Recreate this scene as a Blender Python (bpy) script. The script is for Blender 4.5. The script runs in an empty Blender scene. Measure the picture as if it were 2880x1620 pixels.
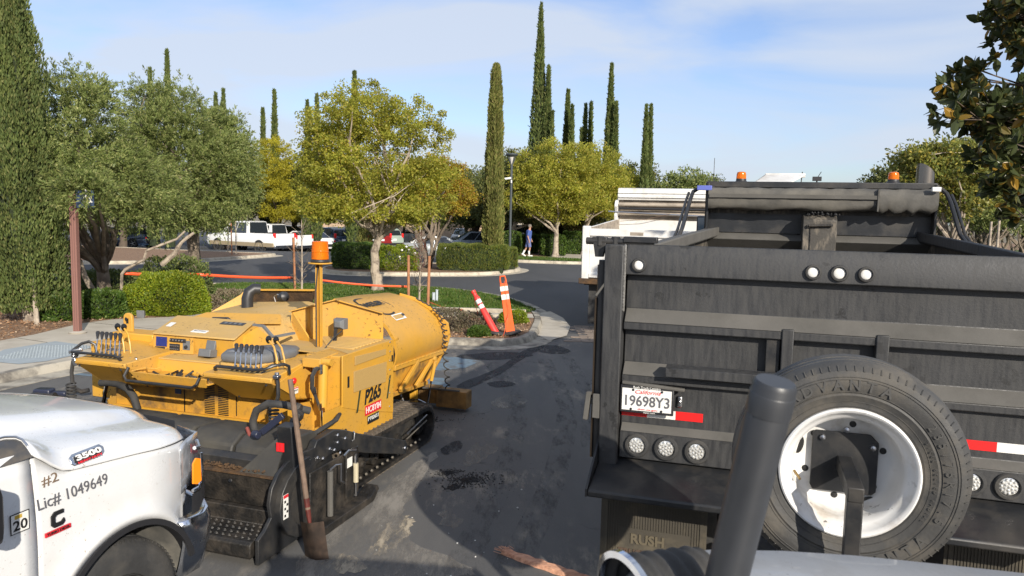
import bpy, bmesh, math, random
import numpy as np
from mathutils import Vector, Matrix, Euler

random.seed(7); rng = np.random.default_rng(11)
SC = bpy.context.scene
COL = SC.collection
R = math.radians

# ------------------------------------------------------------------ camera
CAM_H = 2.5; FPX = 2150.0; ROLL = math.atan(.0226); PITCH = math.atan(210 / FPX * math.cos(ROLL))
_R0 = Vector((1, 0, 0)); CV = Vector((0, math.cos(PITCH), -math.sin(PITCH))); _U0 = Vector((0, math.sin(PITCH), math.cos(PITCH)))
CR = _R0 * math.cos(ROLL) + _U0 * math.sin(ROLL); CU = _U0 * math.cos(ROLL) - _R0 * math.sin(ROLL)
cam_d = bpy.data.cameras.new('camera'); cam = bpy.data.objects.new('camera', cam_d); COL.objects.link(cam)
cam.matrix_world = Matrix(((CR.x, CU.x, -CV.x, 0), (CR.y, CU.y, -CV.y, 0), (CR.z, CU.z, -CV.z, CAM_H), (0, 0, 0, 1)))
cam_d.sensor_width = 36; cam_d.lens = 36 * FPX / 2880; cam_d.clip_start = .05; cam_d.clip_end = 2000
cam_d.dof.use_dof = True; cam_d.dof.focus_distance = 7.5; cam_d.dof.aperture_fstop = 9.0
SC.camera = cam

# ------------------------------------------------------------------ sun and sky
SUN_EL, SUN_AZ = 23.5, 24.5           # azimuth measured from straight behind the camera towards the right
sd = Vector((math.sin(R(SUN_AZ)) * math.cos(R(SUN_EL)), -math.cos(R(SUN_AZ)) * math.cos(R(SUN_EL)), math.sin(R(SUN_EL))))
sl = bpy.data.lights.new('sun', 'SUN'); sl.energy = 3.95; sl.angle = R(.53); sl.color = (1.0, .92, .80)
so = bpy.data.objects.new('sun', sl); COL.objects.link(so)
so.rotation_euler = sd.to_track_quat('Z', 'Y').to_euler()
w = bpy.data.worlds.new('World'); SC.world = w; w.use_nodes = True
nt = w.node_tree; nt.nodes.clear()
def N(t, ty, **kw):
    n = t.nodes.new(ty)
    for k, v in kw.items():
        if k in n.inputs.keys() if isinstance(k, str) else False: n.inputs[k].default_value = v
        else: setattr(n, k, v)
    return n
L = nt.links.new
sky = N(nt, 'ShaderNodeTexSky', sky_type='NISHITA'); sky.sun_disc = False
sky.sun_elevation = R(SUN_EL); sky.sun_rotation = math.atan2(sd.x, sd.y)
sky.altitude = 100; sky.air_density = 1.0; sky.dust_density = 1.2; sky.ozone_density = 1.6
tc = N(nt, 'ShaderNodeTexCoord'); sx = N(nt, 'ShaderNodeSeparateXYZ'); L(tc.outputs['Generated'], sx.inputs[0])
mx = N(nt, 'ShaderNodeMath', operation='MAXIMUM'); L(sx.outputs['Z'], mx.inputs[0]); mx.inputs[1].default_value = .0
ad = N(nt, 'ShaderNodeMath', operation='ADD'); L(mx.outputs[0], ad.inputs[0]); ad.inputs[1].default_value = .14
dx = N(nt, 'ShaderNodeMath', operation='DIVIDE'); L(sx.outputs['X'], dx.inputs[0]); L(ad.outputs[0], dx.inputs[1])
dy = N(nt, 'ShaderNodeMath', operation='DIVIDE'); L(sx.outputs['Y'], dy.inputs[0]); L(ad.outputs[0], dy.inputs[1])
cx = N(nt, 'ShaderNodeCombineXYZ'); L(dx.outputs[0], cx.inputs[0]); L(dy.outputs[0], cx.inputs[1])
mp = N(nt, 'ShaderNodeMapping'); L(tc.outputs['Generated'], mp.inputs[0]); mp.inputs['Rotation'].default_value = (0, R(9), 0); mp.inputs['Scale'].default_value = (1.0, 1.0, 4.2); mp.inputs['Location'].default_value = (8.9, 1.2, .5)
n1 = N(nt, 'ShaderNodeTexNoise'); L(mp.outputs[0], n1.inputs['Vector']); n1.inputs['Scale'].default_value = 2.0; n1.inputs['Detail'].default_value = 8; n1.inputs['Roughness'].default_value = .5; n1.inputs['Distortion'].default_value = .6
r1 = N(nt, 'ShaderNodeValToRGB'); L(n1.outputs['Fac'], r1.inputs[0]); r1.color_ramp.elements[0].position = .36; r1.color_ramp.elements[1].position = .54
r1.color_ramp.elements[0].color = (.10, .10, .10, 1); r1.color_ramp.elements[1].color = (.86, .86, .86, 1)
skm = N(nt, 'ShaderNodeVectorMath', operation='SCALE'); L(sky.outputs[0], skm.inputs[0]); skm.inputs['Scale'].default_value = .112
ble = N(nt, 'ShaderNodeMix', data_type='RGBA', blend_type='MULTIPLY'); ble.inputs[0].default_value = 1.0
L(skm.outputs[0], ble.inputs[6]); ble.inputs[7].default_value = (.78, .82, 1.0, 1)
mixc = N(nt, 'ShaderNodeMix', data_type='RGBA'); L(r1.outputs[0], mixc.inputs[0]); L(ble.outputs[2], mixc.inputs[6]); mixc.inputs[7].default_value = (.425, .47, .545, 1)
bg = N(nt, 'ShaderNodeBackground'); L(mixc.outputs[2], bg.inputs[0]); bg.inputs[1].default_value = 1.0
wo = N(nt, 'ShaderNodeOutputWorld'); L(bg.outputs[0], wo.inputs[0])
SC.view_settings.view_transform = 'Standard'; SC.view_settings.look = 'None'; SC.view_settings.exposure = 0.68; SC.view_settings.gamma = 1.0
SC.view_settings.use_curve_mapping = False

# ------------------------------------------------------------------ pixel helpers (2880x1620 photo) -> places in the world
def ray(px, py): return CV + CR * ((px - 1440) / FPX) - CU * ((py - 810) / FPX)
def gp(px, py, z=0.0):
    d = ray(px, py); return Vector((0, 0, CAM_H)) + d * ((z - CAM_H) / d.z)
def at(px, py, Y):
    d = ray(px, py); return Vector((0, 0, CAM_H)) + d * (Y / d.y)

# ------------------------------------------------------------------ materials
MATS = {}
def mat(name, col, rough=.6, metal=0., var=0., vscale=4., dirt=None, dirt_amt=0., dscale=1.5, bump=0., bscale=40., spec=.5, stretch=None, coat=0., coords='Object', dlo=.45, dhi=.7, vdet=6, specks=None, sscale=26., sthr=.62):
    m = bpy.data.materials.new(name); m.use_nodes = True; t = m.node_tree; b = t.nodes['Principled BSDF']; l = t.links.new
    b.inputs['Base Color'].default_value = (*col, 1); b.inputs['Roughness'].default_value = rough; b.inputs['Metallic'].default_value = metal
    b.inputs['Specular IOR Level'].default_value = spec; b.inputs['Coat Weight'].default_value = coat
    if var or dirt or bump:
        tc = N(t, 'ShaderNodeTexCoord'); src = tc.outputs['Object']
        if coords == 'World': src = N(t, 'ShaderNodeNewGeometry').outputs['Position']
        if stretch:
            mp = N(t, 'ShaderNodeMapping'); l(src, mp.inputs[0]); mp.inputs['Scale'].default_value = stretch; src2 = mp.outputs[0]
        else: src2 = src
        cur = None
        if var:
            n = N(t, 'ShaderNodeTexNoise'); l(src, n.inputs['Vector']); n.inputs['Scale'].default_value = vscale; n.inputs['Detail'].default_value = vdet
            mr = N(t, 'ShaderNodeMapRange'); l(n.outputs[0], mr.inputs[0]); mr.inputs[1].default_value = .25; mr.inputs[2].default_value = .75; mr.inputs[3].default_value = 1 - var; mr.inputs[4].default_value = 1 + var
            mm = N(t, 'ShaderNodeMix', data_type='RGBA', blend_type='MULTIPLY'); mm.inputs[0].default_value = 1; mm.inputs[6].default_value = (*col, 1); l(mr.outputs[0], mm.inputs[7]); cur = mm.outputs[2]
        if dirt:
            n = N(t, 'ShaderNodeTexNoise'); l(src2, n.inputs['Vector']); n.inputs['Scale'].default_value = dscale; n.inputs['Detail'].default_value = 8; n.inputs['Roughness'].default_value = .62
            cr = N(t, 'ShaderNodeMapRange'); l(n.outputs[0], cr.inputs[0]); cr.inputs[1].default_value = dlo; cr.inputs[2].default_value = dhi; cr.inputs[3].default_value = 0; cr.inputs[4].default_value = dirt_amt
            mm = N(t, 'ShaderNodeMix', data_type='RGBA'); l(cr.outputs[0], mm.inputs[0]); mm.inputs[7].default_value = (*dirt, 1)
            if cur: l(cur, mm.inputs[6])
            else: mm.inputs[6].default_value = (*col, 1)
            cur = mm.outputs[2]
            rr = N(t, 'ShaderNodeMapRange'); l(n.outputs[0], rr.inputs[0]); rr.inputs[1].default_value = .3; rr.inputs[2].default_value = .7; rr.inputs[3].default_value = max(rough - .08, .03); rr.inputs[4].default_value = min(rough + .22, 1); l(rr.outputs[0], b.inputs['Roughness'])
        if specks:
            n = N(t, 'ShaderNodeTexNoise'); l(src, n.inputs['Vector']); n.inputs['Scale'].default_value = sscale; n.inputs['Detail'].default_value = 4; n.inputs['Roughness'].default_value = .7
            k = N(t, 'ShaderNodeMapRange'); l(n.outputs[0], k.inputs[0]); k.inputs[1].default_value = sthr; k.inputs[2].default_value = sthr + .03
            n2 = N(t, 'ShaderNodeTexNoise'); l(src, n2.inputs['Vector']); n2.inputs['Scale'].default_value = 1.7; k2 = N(t, 'ShaderNodeMapRange'); l(n2.outputs[0], k2.inputs[0]); k2.inputs[1].default_value = .42; k2.inputs[2].default_value = .62
            mu = N(t, 'ShaderNodeMath', operation='MULTIPLY'); l(k.outputs[0], mu.inputs[0]); l(k2.outputs[0], mu.inputs[1])
            mm = N(t, 'ShaderNodeMix', data_type='RGBA'); l(mu.outputs[0], mm.inputs[0]); l(cur, mm.inputs[6]); mm.inputs[7].default_value = (*specks, 1); cur = mm.outputs[2]
        if cur: l(cur, b.inputs['Base Color'])
        if bump:
            n = N(t, 'ShaderNodeTexNoise'); l(src, n.inputs['Vector']); n.inputs['Scale'].default_value = bscale; n.inputs['Detail'].default_value = 6
            bm_ = N(t, 'ShaderNodeBump'); l(n.outputs[0], bm_.inputs['Height']); bm_.inputs['Strength'].default_value = bump; bm_.inputs['Distance'].default_value = .02; l(bm_.outputs[0], b.inputs['Normal'])
    MATS[name] = m; return m
def leafmat(name, c1, c2, c3=None, trans=.35, rough=.5):
    m = bpy.data.materials.new(name); m.use_nodes = True; t = m.node_tree; t.nodes.clear(); l = t.links.new
    g = N(t, 'ShaderNodeNewGeometry'); cr = N(t, 'ShaderNodeValToRGB'); l(g.outputs['Random Per Island'], cr.inputs[0])
    e = cr.color_ramp.elements; e[0].color = (*c1, 1); e[1].color = (*c2, 1)
    if c3: x = e.new(.82); x.color = (*c2, 1); e[-1].color = (*c3, 1)
    n = N(t, 'ShaderNodeTexNoise'); l(g.outputs['Position'], n.inputs['Vector']); n.inputs['Scale'].default_value = 1.3; n.inputs['Detail'].default_value = 3
    mr = N(t, 'ShaderNodeMapRange'); l(n.outputs[0], mr.inputs[0]); mr.inputs[1].default_value = .3; mr.inputs[2].default_value = .7; mr.inputs[3].default_value = .72; mr.inputs[4].default_value = 1.28
    mm = N(t, 'ShaderNodeMix', data_type='RGBA', blend_type='MULTIPLY'); mm.inputs[0].default_value = 1; l(cr.outputs[0], mm.inputs[6]); l(mr.outputs[0], mm.inputs[7])
    d = N(t, 'ShaderNodeBsdfPrincipled'); l(mm.outputs[2], d.inputs['Base Color']); d.inputs['Roughness'].default_value = rough; d.inputs['Specular IOR Level'].default_value = .35
    trans = min(trans * 1.35, .6); tr = N(t, 'ShaderNodeBsdfTranslucent'); l(mm.outputs[2], tr.inputs[0])
    ms = N(t, 'ShaderNodeMixShader'); ms.inputs[0].default_value = trans; l(d.outputs[0], ms.inputs[1]); l(tr.outputs[0], ms.inputs[2])
    o = N(t, 'ShaderNodeOutputMaterial'); l(ms.outputs[0], o.inputs[0]); MATS[name] = m; return m

Y_ = mat('yellow_paint', (.57, .300, .034), .42, var=.09, vscale=2.2, dirt=(.42, .25, .075), dirt_amt=.75, dscale=1.9, bump=.03, bscale=30, dlo=.42, dhi=.72, specks=(.10, .055, .02), sscale=30, sthr=.60)
YD = mat('yellow_dirty', (.52, .26, .026), .6, var=.12, vscale=3, dirt=(.13, .08, .035), dirt_amt=.9, dscale=5, bump=.08, bscale=30, dlo=.48, dhi=.66)
YS = mat('yellow_dusty_top', (.50, .315, .095), .62, var=.08, vscale=5, dirt=(.46, .31, .13), dirt_amt=.8, dscale=3, specks=(.14, .08, .03), sscale=30, sthr=.60)
YR = mat('grime_brown', (.055, .032, .016), .75, var=.4, vscale=14, dirt=(.20, .10, .03), dirt_amt=.45, dscale=6, bump=.4, bscale=50)
K_ = mat('black_paint', (.016, .017, .019), .38, var=.2, vscale=5, dirt=(.10, .085, .065), dirt_amt=.35, dscale=4, bump=.04, bscale=60)
KT = mat('tailgate_black', (.026, .0265, .028), .5, var=.30, vscale=2.2, dirt=(.092, .089, .082), dirt_amt=.40, dscale=4.5, stretch=(9, 9, 1.3), bump=.06, bscale=70, dlo=.40, dhi=.85, specks=(.012, .012, .012), sscale=7, sthr=.60)
KD = mat('dusty_black_ledge', (.092, .087, .078), .8, var=.15, vscale=5, dirt=(.06, .058, .052), dirt_amt=.6, dscale=3, bump=.05)
KG = mat('greasy_black', (.013, .012, .011), .5, var=.4, vscale=20, dirt=(.07, .055, .04), dirt_amt=.6, dscale=7, bump=.35, bscale=45)
KP = mat('black_plastic', (.022, .022, .024), .45)
KR = mat('rubber', (.030, .030, .030), .72, var=.2, vscale=12, dirt=(.10, .09, .075), dirt_amt=.5, dscale=5, bump=.1, bscale=60)
KF = mat('mudflap_rubber', (.055, .048, .036), .8, var=.2, vscale=6, dirt=(.17, .14, .09), dirt_amt=.7, dscale=3)
GS = mat('steel', (.55, .55, .56), .28, 1.0)
CH = mat('chrome', (.62, .64, .68), .12, 1.0, dirt=(.25, .23, .2), dirt_amt=.3, dscale=6)
CHR = mat('chrome_rod', (.8, .8, .8), .08, 1.0)
GR = mat('grey_plastic', (.13, .135, .14), .55, var=.1, vscale=20)
WP = mat('white_paint', (.70, .705, .70), .24, coat=.7, var=.03, vscale=2, dirt=(.46, .40, .32), dirt_amt=.38, dscale=2.2, dlo=.48, dhi=.78, specks=(.35, .30, .24), sscale=42, sthr=.64)
WT = mat('white_truck_paint', (.66, .65, .62), .4, var=.05, vscale=3, dirt=(.25, .22, .18), dirt_amt=.55, dscale=2.2, dlo=.5, dhi=.72)
WG = mat('worn_steel_bed', (.34, .29, .23), .6, var=.2, vscale=4, dirt=(.12, .10, .08), dirt_amt=.8, dscale=3, stretch=(1, 1, 2.5), bump=.1)
BW = mat('worn_black_bed', (.05, .045, .038), .6, var=.3, vscale=6, dirt=(.26, .22, .17), dirt_amt=.8, dscale=4.5, stretch=(3, 3, 1), bump=.15, bscale=40, dlo=.5, dhi=.68)
RIM = mat('white_rim', (.66, .655, .64), .32, var=.06, vscale=6, dirt=(.30, .24, .17), dirt_amt=.7, dscale=5, dlo=.54, dhi=.72, specks=(.08, .07, .06), sscale=26, sthr=.64)
OR_ = mat('orange_plastic', (.80, .115, .02), .45, var=.08, vscale=8, dirt=(.25, .09, .05), dirt_amt=.5, dscale=6, dlo=.55, dhi=.75)
RD = mat('red_plastic', (.72, .045, .035), .42, var=.1, vscale=8, dirt=(.35, .1, .08), dirt_amt=.5, dscale=6, dlo=.55, dhi=.75)
TAPE = mat('orange_tape', (.85, .12, .04), .4)
REFW = mat('reflective_white', (.72, .71, .68), .45, var=.15, vscale=30)
REDR = mat('reflective_red', (.70, .02, .02), .3)
WHT = mat('white_decal', (.72, .71, .67), .5)
BLK = mat('black_ink', (.012, .012, .012), .55)
REDI = mat('red_ink', (.6, .02, .03), .5)
GREYI = mat('grey_ink', (.10, .10, .11), .5)
AMB = bpy.data.materials.new('amber_lens'); AMB.use_nodes = True
_b = AMB.node_tree.nodes['Principled BSDF']; _b.inputs['Base Color'].default_value = (.9, .22, .01, 1); _b.inputs['Roughness'].default_value = .12; _b.inputs['Transmission Weight'].default_value = .45; _b.inputs['IOR'].default_value = 1.3
LENS = mat('clear_lens', (.60, .58, .54), .18, var=.35, vscale=60, spec=.8)
LEDM = mat('lamp_reflector', (.75, .74, .70), .15, .6, var=.5, vscale=90)
GLS = mat('dark_glass', (.02, .025, .03), .05, spec=.9)
GLB = mat('blueish_glass', (.10, .15, .19), .06, spec=.9)
SCRN = mat('blue_screen', (.02, .03, .16), .25)
PINKP = mat('brown_post_paint', (.20, .095, .075), .6, var=.06, vscale=3)
BARK = mat('grey_bark', (.20, .16, .12), .9, var=.3, vscale=7, bump=.5, bscale=22, dirt=(.09, .07, .055), dirt_amt=.7, dscale=5)
BARKL = mat('pale_bark', (.36, .30, .23), .9, var=.2, vscale=7, bump=.4, bscale=22, dirt=(.13, .10, .08), dirt_amt=.9, dscale=4, dlo=.5, dhi=.62)
BARKD = mat('dark_bark', (.10, .075, .055), .9, var=.3, vscale=7, bump=.5, bscale=22)
STK = mat('brown_stake_wood', (.34, .15, .07), .85, var=.2, vscale=6, bump=.15)
WOODS = mat('pale_split_wood', (.56, .30, .19), .8, var=.25, vscale=16, stretch=(2, 14, 14), dirt=(.30, .12, .07), dirt_amt=.8, dscale=3, bump=.5, bscale=40)
HAND = mat('worn_wood_handle', (.15, .10, .07), .7, var=.3, vscale=20)
CONC = mat('concrete_pavement', (.44, .40, .33), .85, var=.10, vscale=1.2, coords='World', dirt=(.26, .22, .17), dirt_amt=.55, dscale=2.2, bump=.1, bscale=60)
CKB = mat('concrete_kerb', (.46, .41, .32), .85, var=.12, vscale=2, coords='World', dirt=(.20, .17, .13), dirt_amt=.75, dscale=3.5, bump=.12, bscale=50, dlo=.46, dhi=.68)
CKD = mat('stained_kerb', (.36, .33, .27), .85, var=.15, vscale=2, coords='World', dirt=(.09, .08, .07), dirt_amt=.85, dscale=2.6, bump=.15, bscale=50, dlo=.42, dhi=.6)
RAMPB = mat('faded_blue_ramp', (.30, .34, .36), .8, var=.1, vscale=8, coords='World')
MULCH = mat('bark_mulch', (.20, .115, .065), .95, var=.45, vscale=28, coords='World', dirt=(.34, .23, .14), dirt_amt=.8, dscale=14, bump=.8, bscale=60)
SOIL = mat('dry_soil', (.17, .14, .09), .95, var=.3, vscale=.6, coords='World')
BRK = mat('paving_brick', (.21, .165, .13), .85, var=.3, vscale=5, coords='World', bump=.2)
BLUEP = mat('blue_sign', (.03, .05, .10), .5)
BLPT = mat('blue_road_paint', (.12, .17, .21), .8, var=.25, vscale=14, coords='World', dirt=(.10, .10, .10), dirt_amt=.9, dscale=5, dlo=.5, dhi=.62)
TARP = mat('tarp_vinyl', (.070, .066, .058), .62, var=.25, vscale=3, dirt=(.18, .165, .135), dirt_amt=.7, dscale=2.2, bump=.5, bscale=6)
HOODG = mat('grey_machine_paint', (.30, .305, .31), .45, coat=.2, var=.06, vscale=9, dirt=(.20, .19, .17), dirt_amt=.5, dscale=7, specks=(.12, .11, .10), sscale=60, sthr=.63)
SKIN = mat('skin', (.42, .23, .15), .6); SHIRT = mat('blue_shirt', (.05, .09, .28), .8); SHORT = mat('shorts', (.12, .14, .30), .85); HAIR = mat('grey_hair', (.16, .14, .12), .8)
FENW = mat('fence_wood', (.42, .30, .20), .85, var=.2, vscale=2, coords='World')
def scuffmat(name, col, lo, hi, sc_):
    m = bpy.data.materials.new(name); m.use_nodes = True; t = m.node_tree; b = t.nodes['Principled BSDF']; l = t.links.new; b.inputs['Base Color'].default_value = (*col, 1); b.inputs['Roughness'].default_value = .9
    g = N(t, 'ShaderNodeNewGeometry'); mp = N(t, 'ShaderNodeMapping'); l(g.outputs['Position'], mp.inputs[0]); mp.inputs['Rotation'].default_value = (0, 0, R(35)); mp.inputs['Scale'].default_value = (1, .3, 1)
    n = N(t, 'ShaderNodeTexNoise'); l(mp.outputs[0], n.inputs['Vector']); n.inputs['Scale'].default_value = sc_; n.inputs['Detail'].default_value = 12; n.inputs['Roughness'].default_value = .78
    k = N(t, 'ShaderNodeMapRange'); l(n.outputs[0], k.inputs[0]); k.inputs[1].default_value = lo; k.inputs[2].default_value = hi; l(k.outputs[0], b.inputs['Alpha']); MATS[name] = m; return m
PATCH = mat('asphalt_spill', (.012, .012, .013), .6, bump=.6, bscale=40)

def asphalt(name, base, dust, amt, scuff, worn=1.0):
    m = bpy.data.materials.new(name); m.use_nodes = True; t = m.node_tree; b = t.nodes['Principled BSDF']; l = t.links.new
    g = N(t, 'ShaderNodeNewGeometry'); P = g.outputs['Position']
    def noise(vec, sc, det=6, ro=.6, dist=0.):
        n = N(t, 'ShaderNodeTexNoise'); l(vec, n.inputs['Vector']); n.inputs['Scale'].default_value = sc; n.inputs['Detail'].default_value = det; n.inputs['Roughness'].default_value = ro; n.inputs['Distortion'].default_value = dist; return n.outputs[0]
    def rng_(s, a, b_, c, d):
        r = N(t, 'ShaderNodeMapRange'); l(s, r.inputs[0]); r.inputs[1].default_value = a; r.inputs[2].default_value = b_; r.inputs[3].default_value = c; r.inputs[4].default_value = d; return r.outputs[0]
    def mix(f, a, c, bl='MIX'):
        x = N(t, 'ShaderNodeMix', data_type='RGBA', blend_type=bl)
        if isinstance(f, float): x.inputs[0].default_value = f
        else: l(f, x.inputs[0])
        if isinstance(a, tuple): x.inputs[6].default_value = (*a, 1)
        else: l(a, x.inputs[6])
        if isinstance(c, tuple): x.inputs[7].default_value = (*c, 1)
        else: l(c, x.inputs[7])
        return x.outputs[2]
    mp = N(t, 'ShaderNodeMapping'); l(P, mp.inputs[0]); mp.inputs['Rotation'].default_value = (0, 0, R(24)); mp.inputs['Scale'].default_value = (1, .28, 1)
    Q = mp.outputs[0]
    c = mix(rng_(noise(Q, .55, 8, .6, .4), .40, .60, 0, amt), base, dust)
    c = mix(rng_(noise(Q, 9, 10, .8), .35, .70, 0, .5 * worn), c, tuple(x * .7 for x in base))
    c = mix(rng_(noise(Q, 2.6, 8, .65), .56, .70, 0, .55 * worn), c, tuple(x * .55 for x in base))
    mul = N(t, 'ShaderNodeMath', operation='MULTIPLY'); l(rng_(noise(P, .55, 4), .50, .58, 0, 1), mul.inputs[0]); l(rng_(noise(Q, 4, 12, .8), .50, .60, 0, .95 * worn), mul.inputs[1])
    c = mix(mul.outputs[0], c, scuff)
    c = mix(rng_(noise(P, 90, 2), .3, .7, 0, .35), c, tuple(x * 1.9 for x in base))
    # cracks
    v = N(t, 'ShaderNodeTexVoronoi', feature='DISTANCE_TO_EDGE'); wv = N(t, 'ShaderNodeVectorMath', operation='ADD'); l(P, wv.inputs[0])
    nn = N(t, 'ShaderNodeTexNoise'); l(P, nn.inputs['Vector']); nn.inputs['Scale'].default_value = 1.6; nn.inputs['Detail'].default_value = 5; l(nn.outputs[1], wv.inputs[1]); l(wv.outputs[0], v.inputs['Vector']); v.inputs['Scale'].default_value = .75
    mu = N(t, 'ShaderNodeMath', operation='MULTIPLY'); l(rng_(v.outputs['Distance'], .004, .011, 1, 0), mu.inputs[0]); l(rng_(noise(P, .5, 3), .56, .6, 0, worn), mu.inputs[1])
    c = mix(mu.outputs[0], c, (.008, .008, .008))
    l(c, b.inputs['Base Color']); b.inputs['Roughness'].default_value = .82; b.inputs['Specular IOR Level'].default_value = .35
    bm_ = N(t, 'ShaderNodeBump'); l(noise(P, 120, 3), bm_.inputs['Height']); bm_.inputs['Strength'].default_value = .35; bm_.inputs['Distance'].default_value = .01; l(bm_.outputs[0], b.inputs['Normal'])
    MATS[name] = m; return m
ASP = asphalt('worn_asphalt', (.078, .077, .076), (.150, .143, .130), .6, (.36, .31, .24), .55)
ASN = asphalt('new_asphalt', (.050, .051, .054), (.075, .075, .076), .7, (.075, .072, .07), .15)
def grassmat():
    m = mat('lawn_turf', (.045, .085, .016), .9, var=.35, vscale=5, coords='World', dirt=(.14, .12, .05), dirt_amt=.8, dscale=1.1, bump=.8, bscale=40, dlo=.55, dhi=.68); return m
TURF = grassmat()
L_OLV = leafmat('olive_leaves', (0.120, 0.165, 0.040), (0.245, 0.280, 0.088), (0.380, 0.370, 0.150), .3)
L_GRN = leafmat('ginkgo_leaves', (.26, .29, .04), (.48, .455, .07), (.55, .42, .09), .45)
L_YEL = leafmat('yellow_leaves', (.34, .32, .03), (.52, .45, .04), (.30, .32, .05), .4) #(0.324, 0.276, 0.024), (0.480, 0.360, 0.024), (0.240, 0.240, 0.036), .4)
L_CYP = leafmat('cypress_foliage', (0.070, 0.105, 0.028), (0.135, 0.165, 0.045), (0.210, 0.210, 0.075), .2, .7)
L_CYB = leafmat('cypress_foliage_brownish', (0.110, 0.132, 0.031), (0.209, 0.209, 0.055), (0.275, 0.220, 0.088), .2, .7)
L_MAG = leafmat('magnolia_leaves', (.035, .050, .018), (.075, .085, .028), (.30, .17, .02), .25, .35)
L_MG2 = leafmat('magnolia_far_leaves', (0.115, 0.149, 0.034), (0.276, 0.265, 0.057), (0.460, 0.345, 0.069), .3, .4)
L_SHR = leafmat('shrub_leaves', (0.105, 0.168, 0.013), (0.252, 0.304, 0.021), (0.357, 0.347, 0.032), .3)
L_HDG = leafmat('hedge_leaves', (0.042, 0.090, 0.018), (0.096, 0.156, 0.024), (0.144, 0.192, 0.030), .25)
L_ROS = leafmat('rosemary_hedge', (0.060, 0.102, 0.022), (0.168, 0.192, 0.034), (0.264, 0.240, 0.042), .25)
L_DRY = leafmat('dry_shrub', (.14, .12, .07), (.22, .17, .12), (.12, .15, .05), .2)
L_FAR = leafmat('far_tree_leaves', (0.068, 0.090, 0.027), (0.150, 0.165, 0.045), (0.240, 0.210, 0.068), .25)
L_GRS = leafmat('grass_blades', (.05, .11, .015), (.11, .17, .03), (.20, .18, .06), .3)
L_CHP = leafmat('mulch_chips', (.12, .06, .03), (.30, .18, .10), (.42, .32, .22), 0., .9)
L_CRP = leafmat('crape_leaves', (0.322, 0.322, 0.040), (0.460, 0.322, 0.040), (0.437, 0.184, 0.046), .4)

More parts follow.
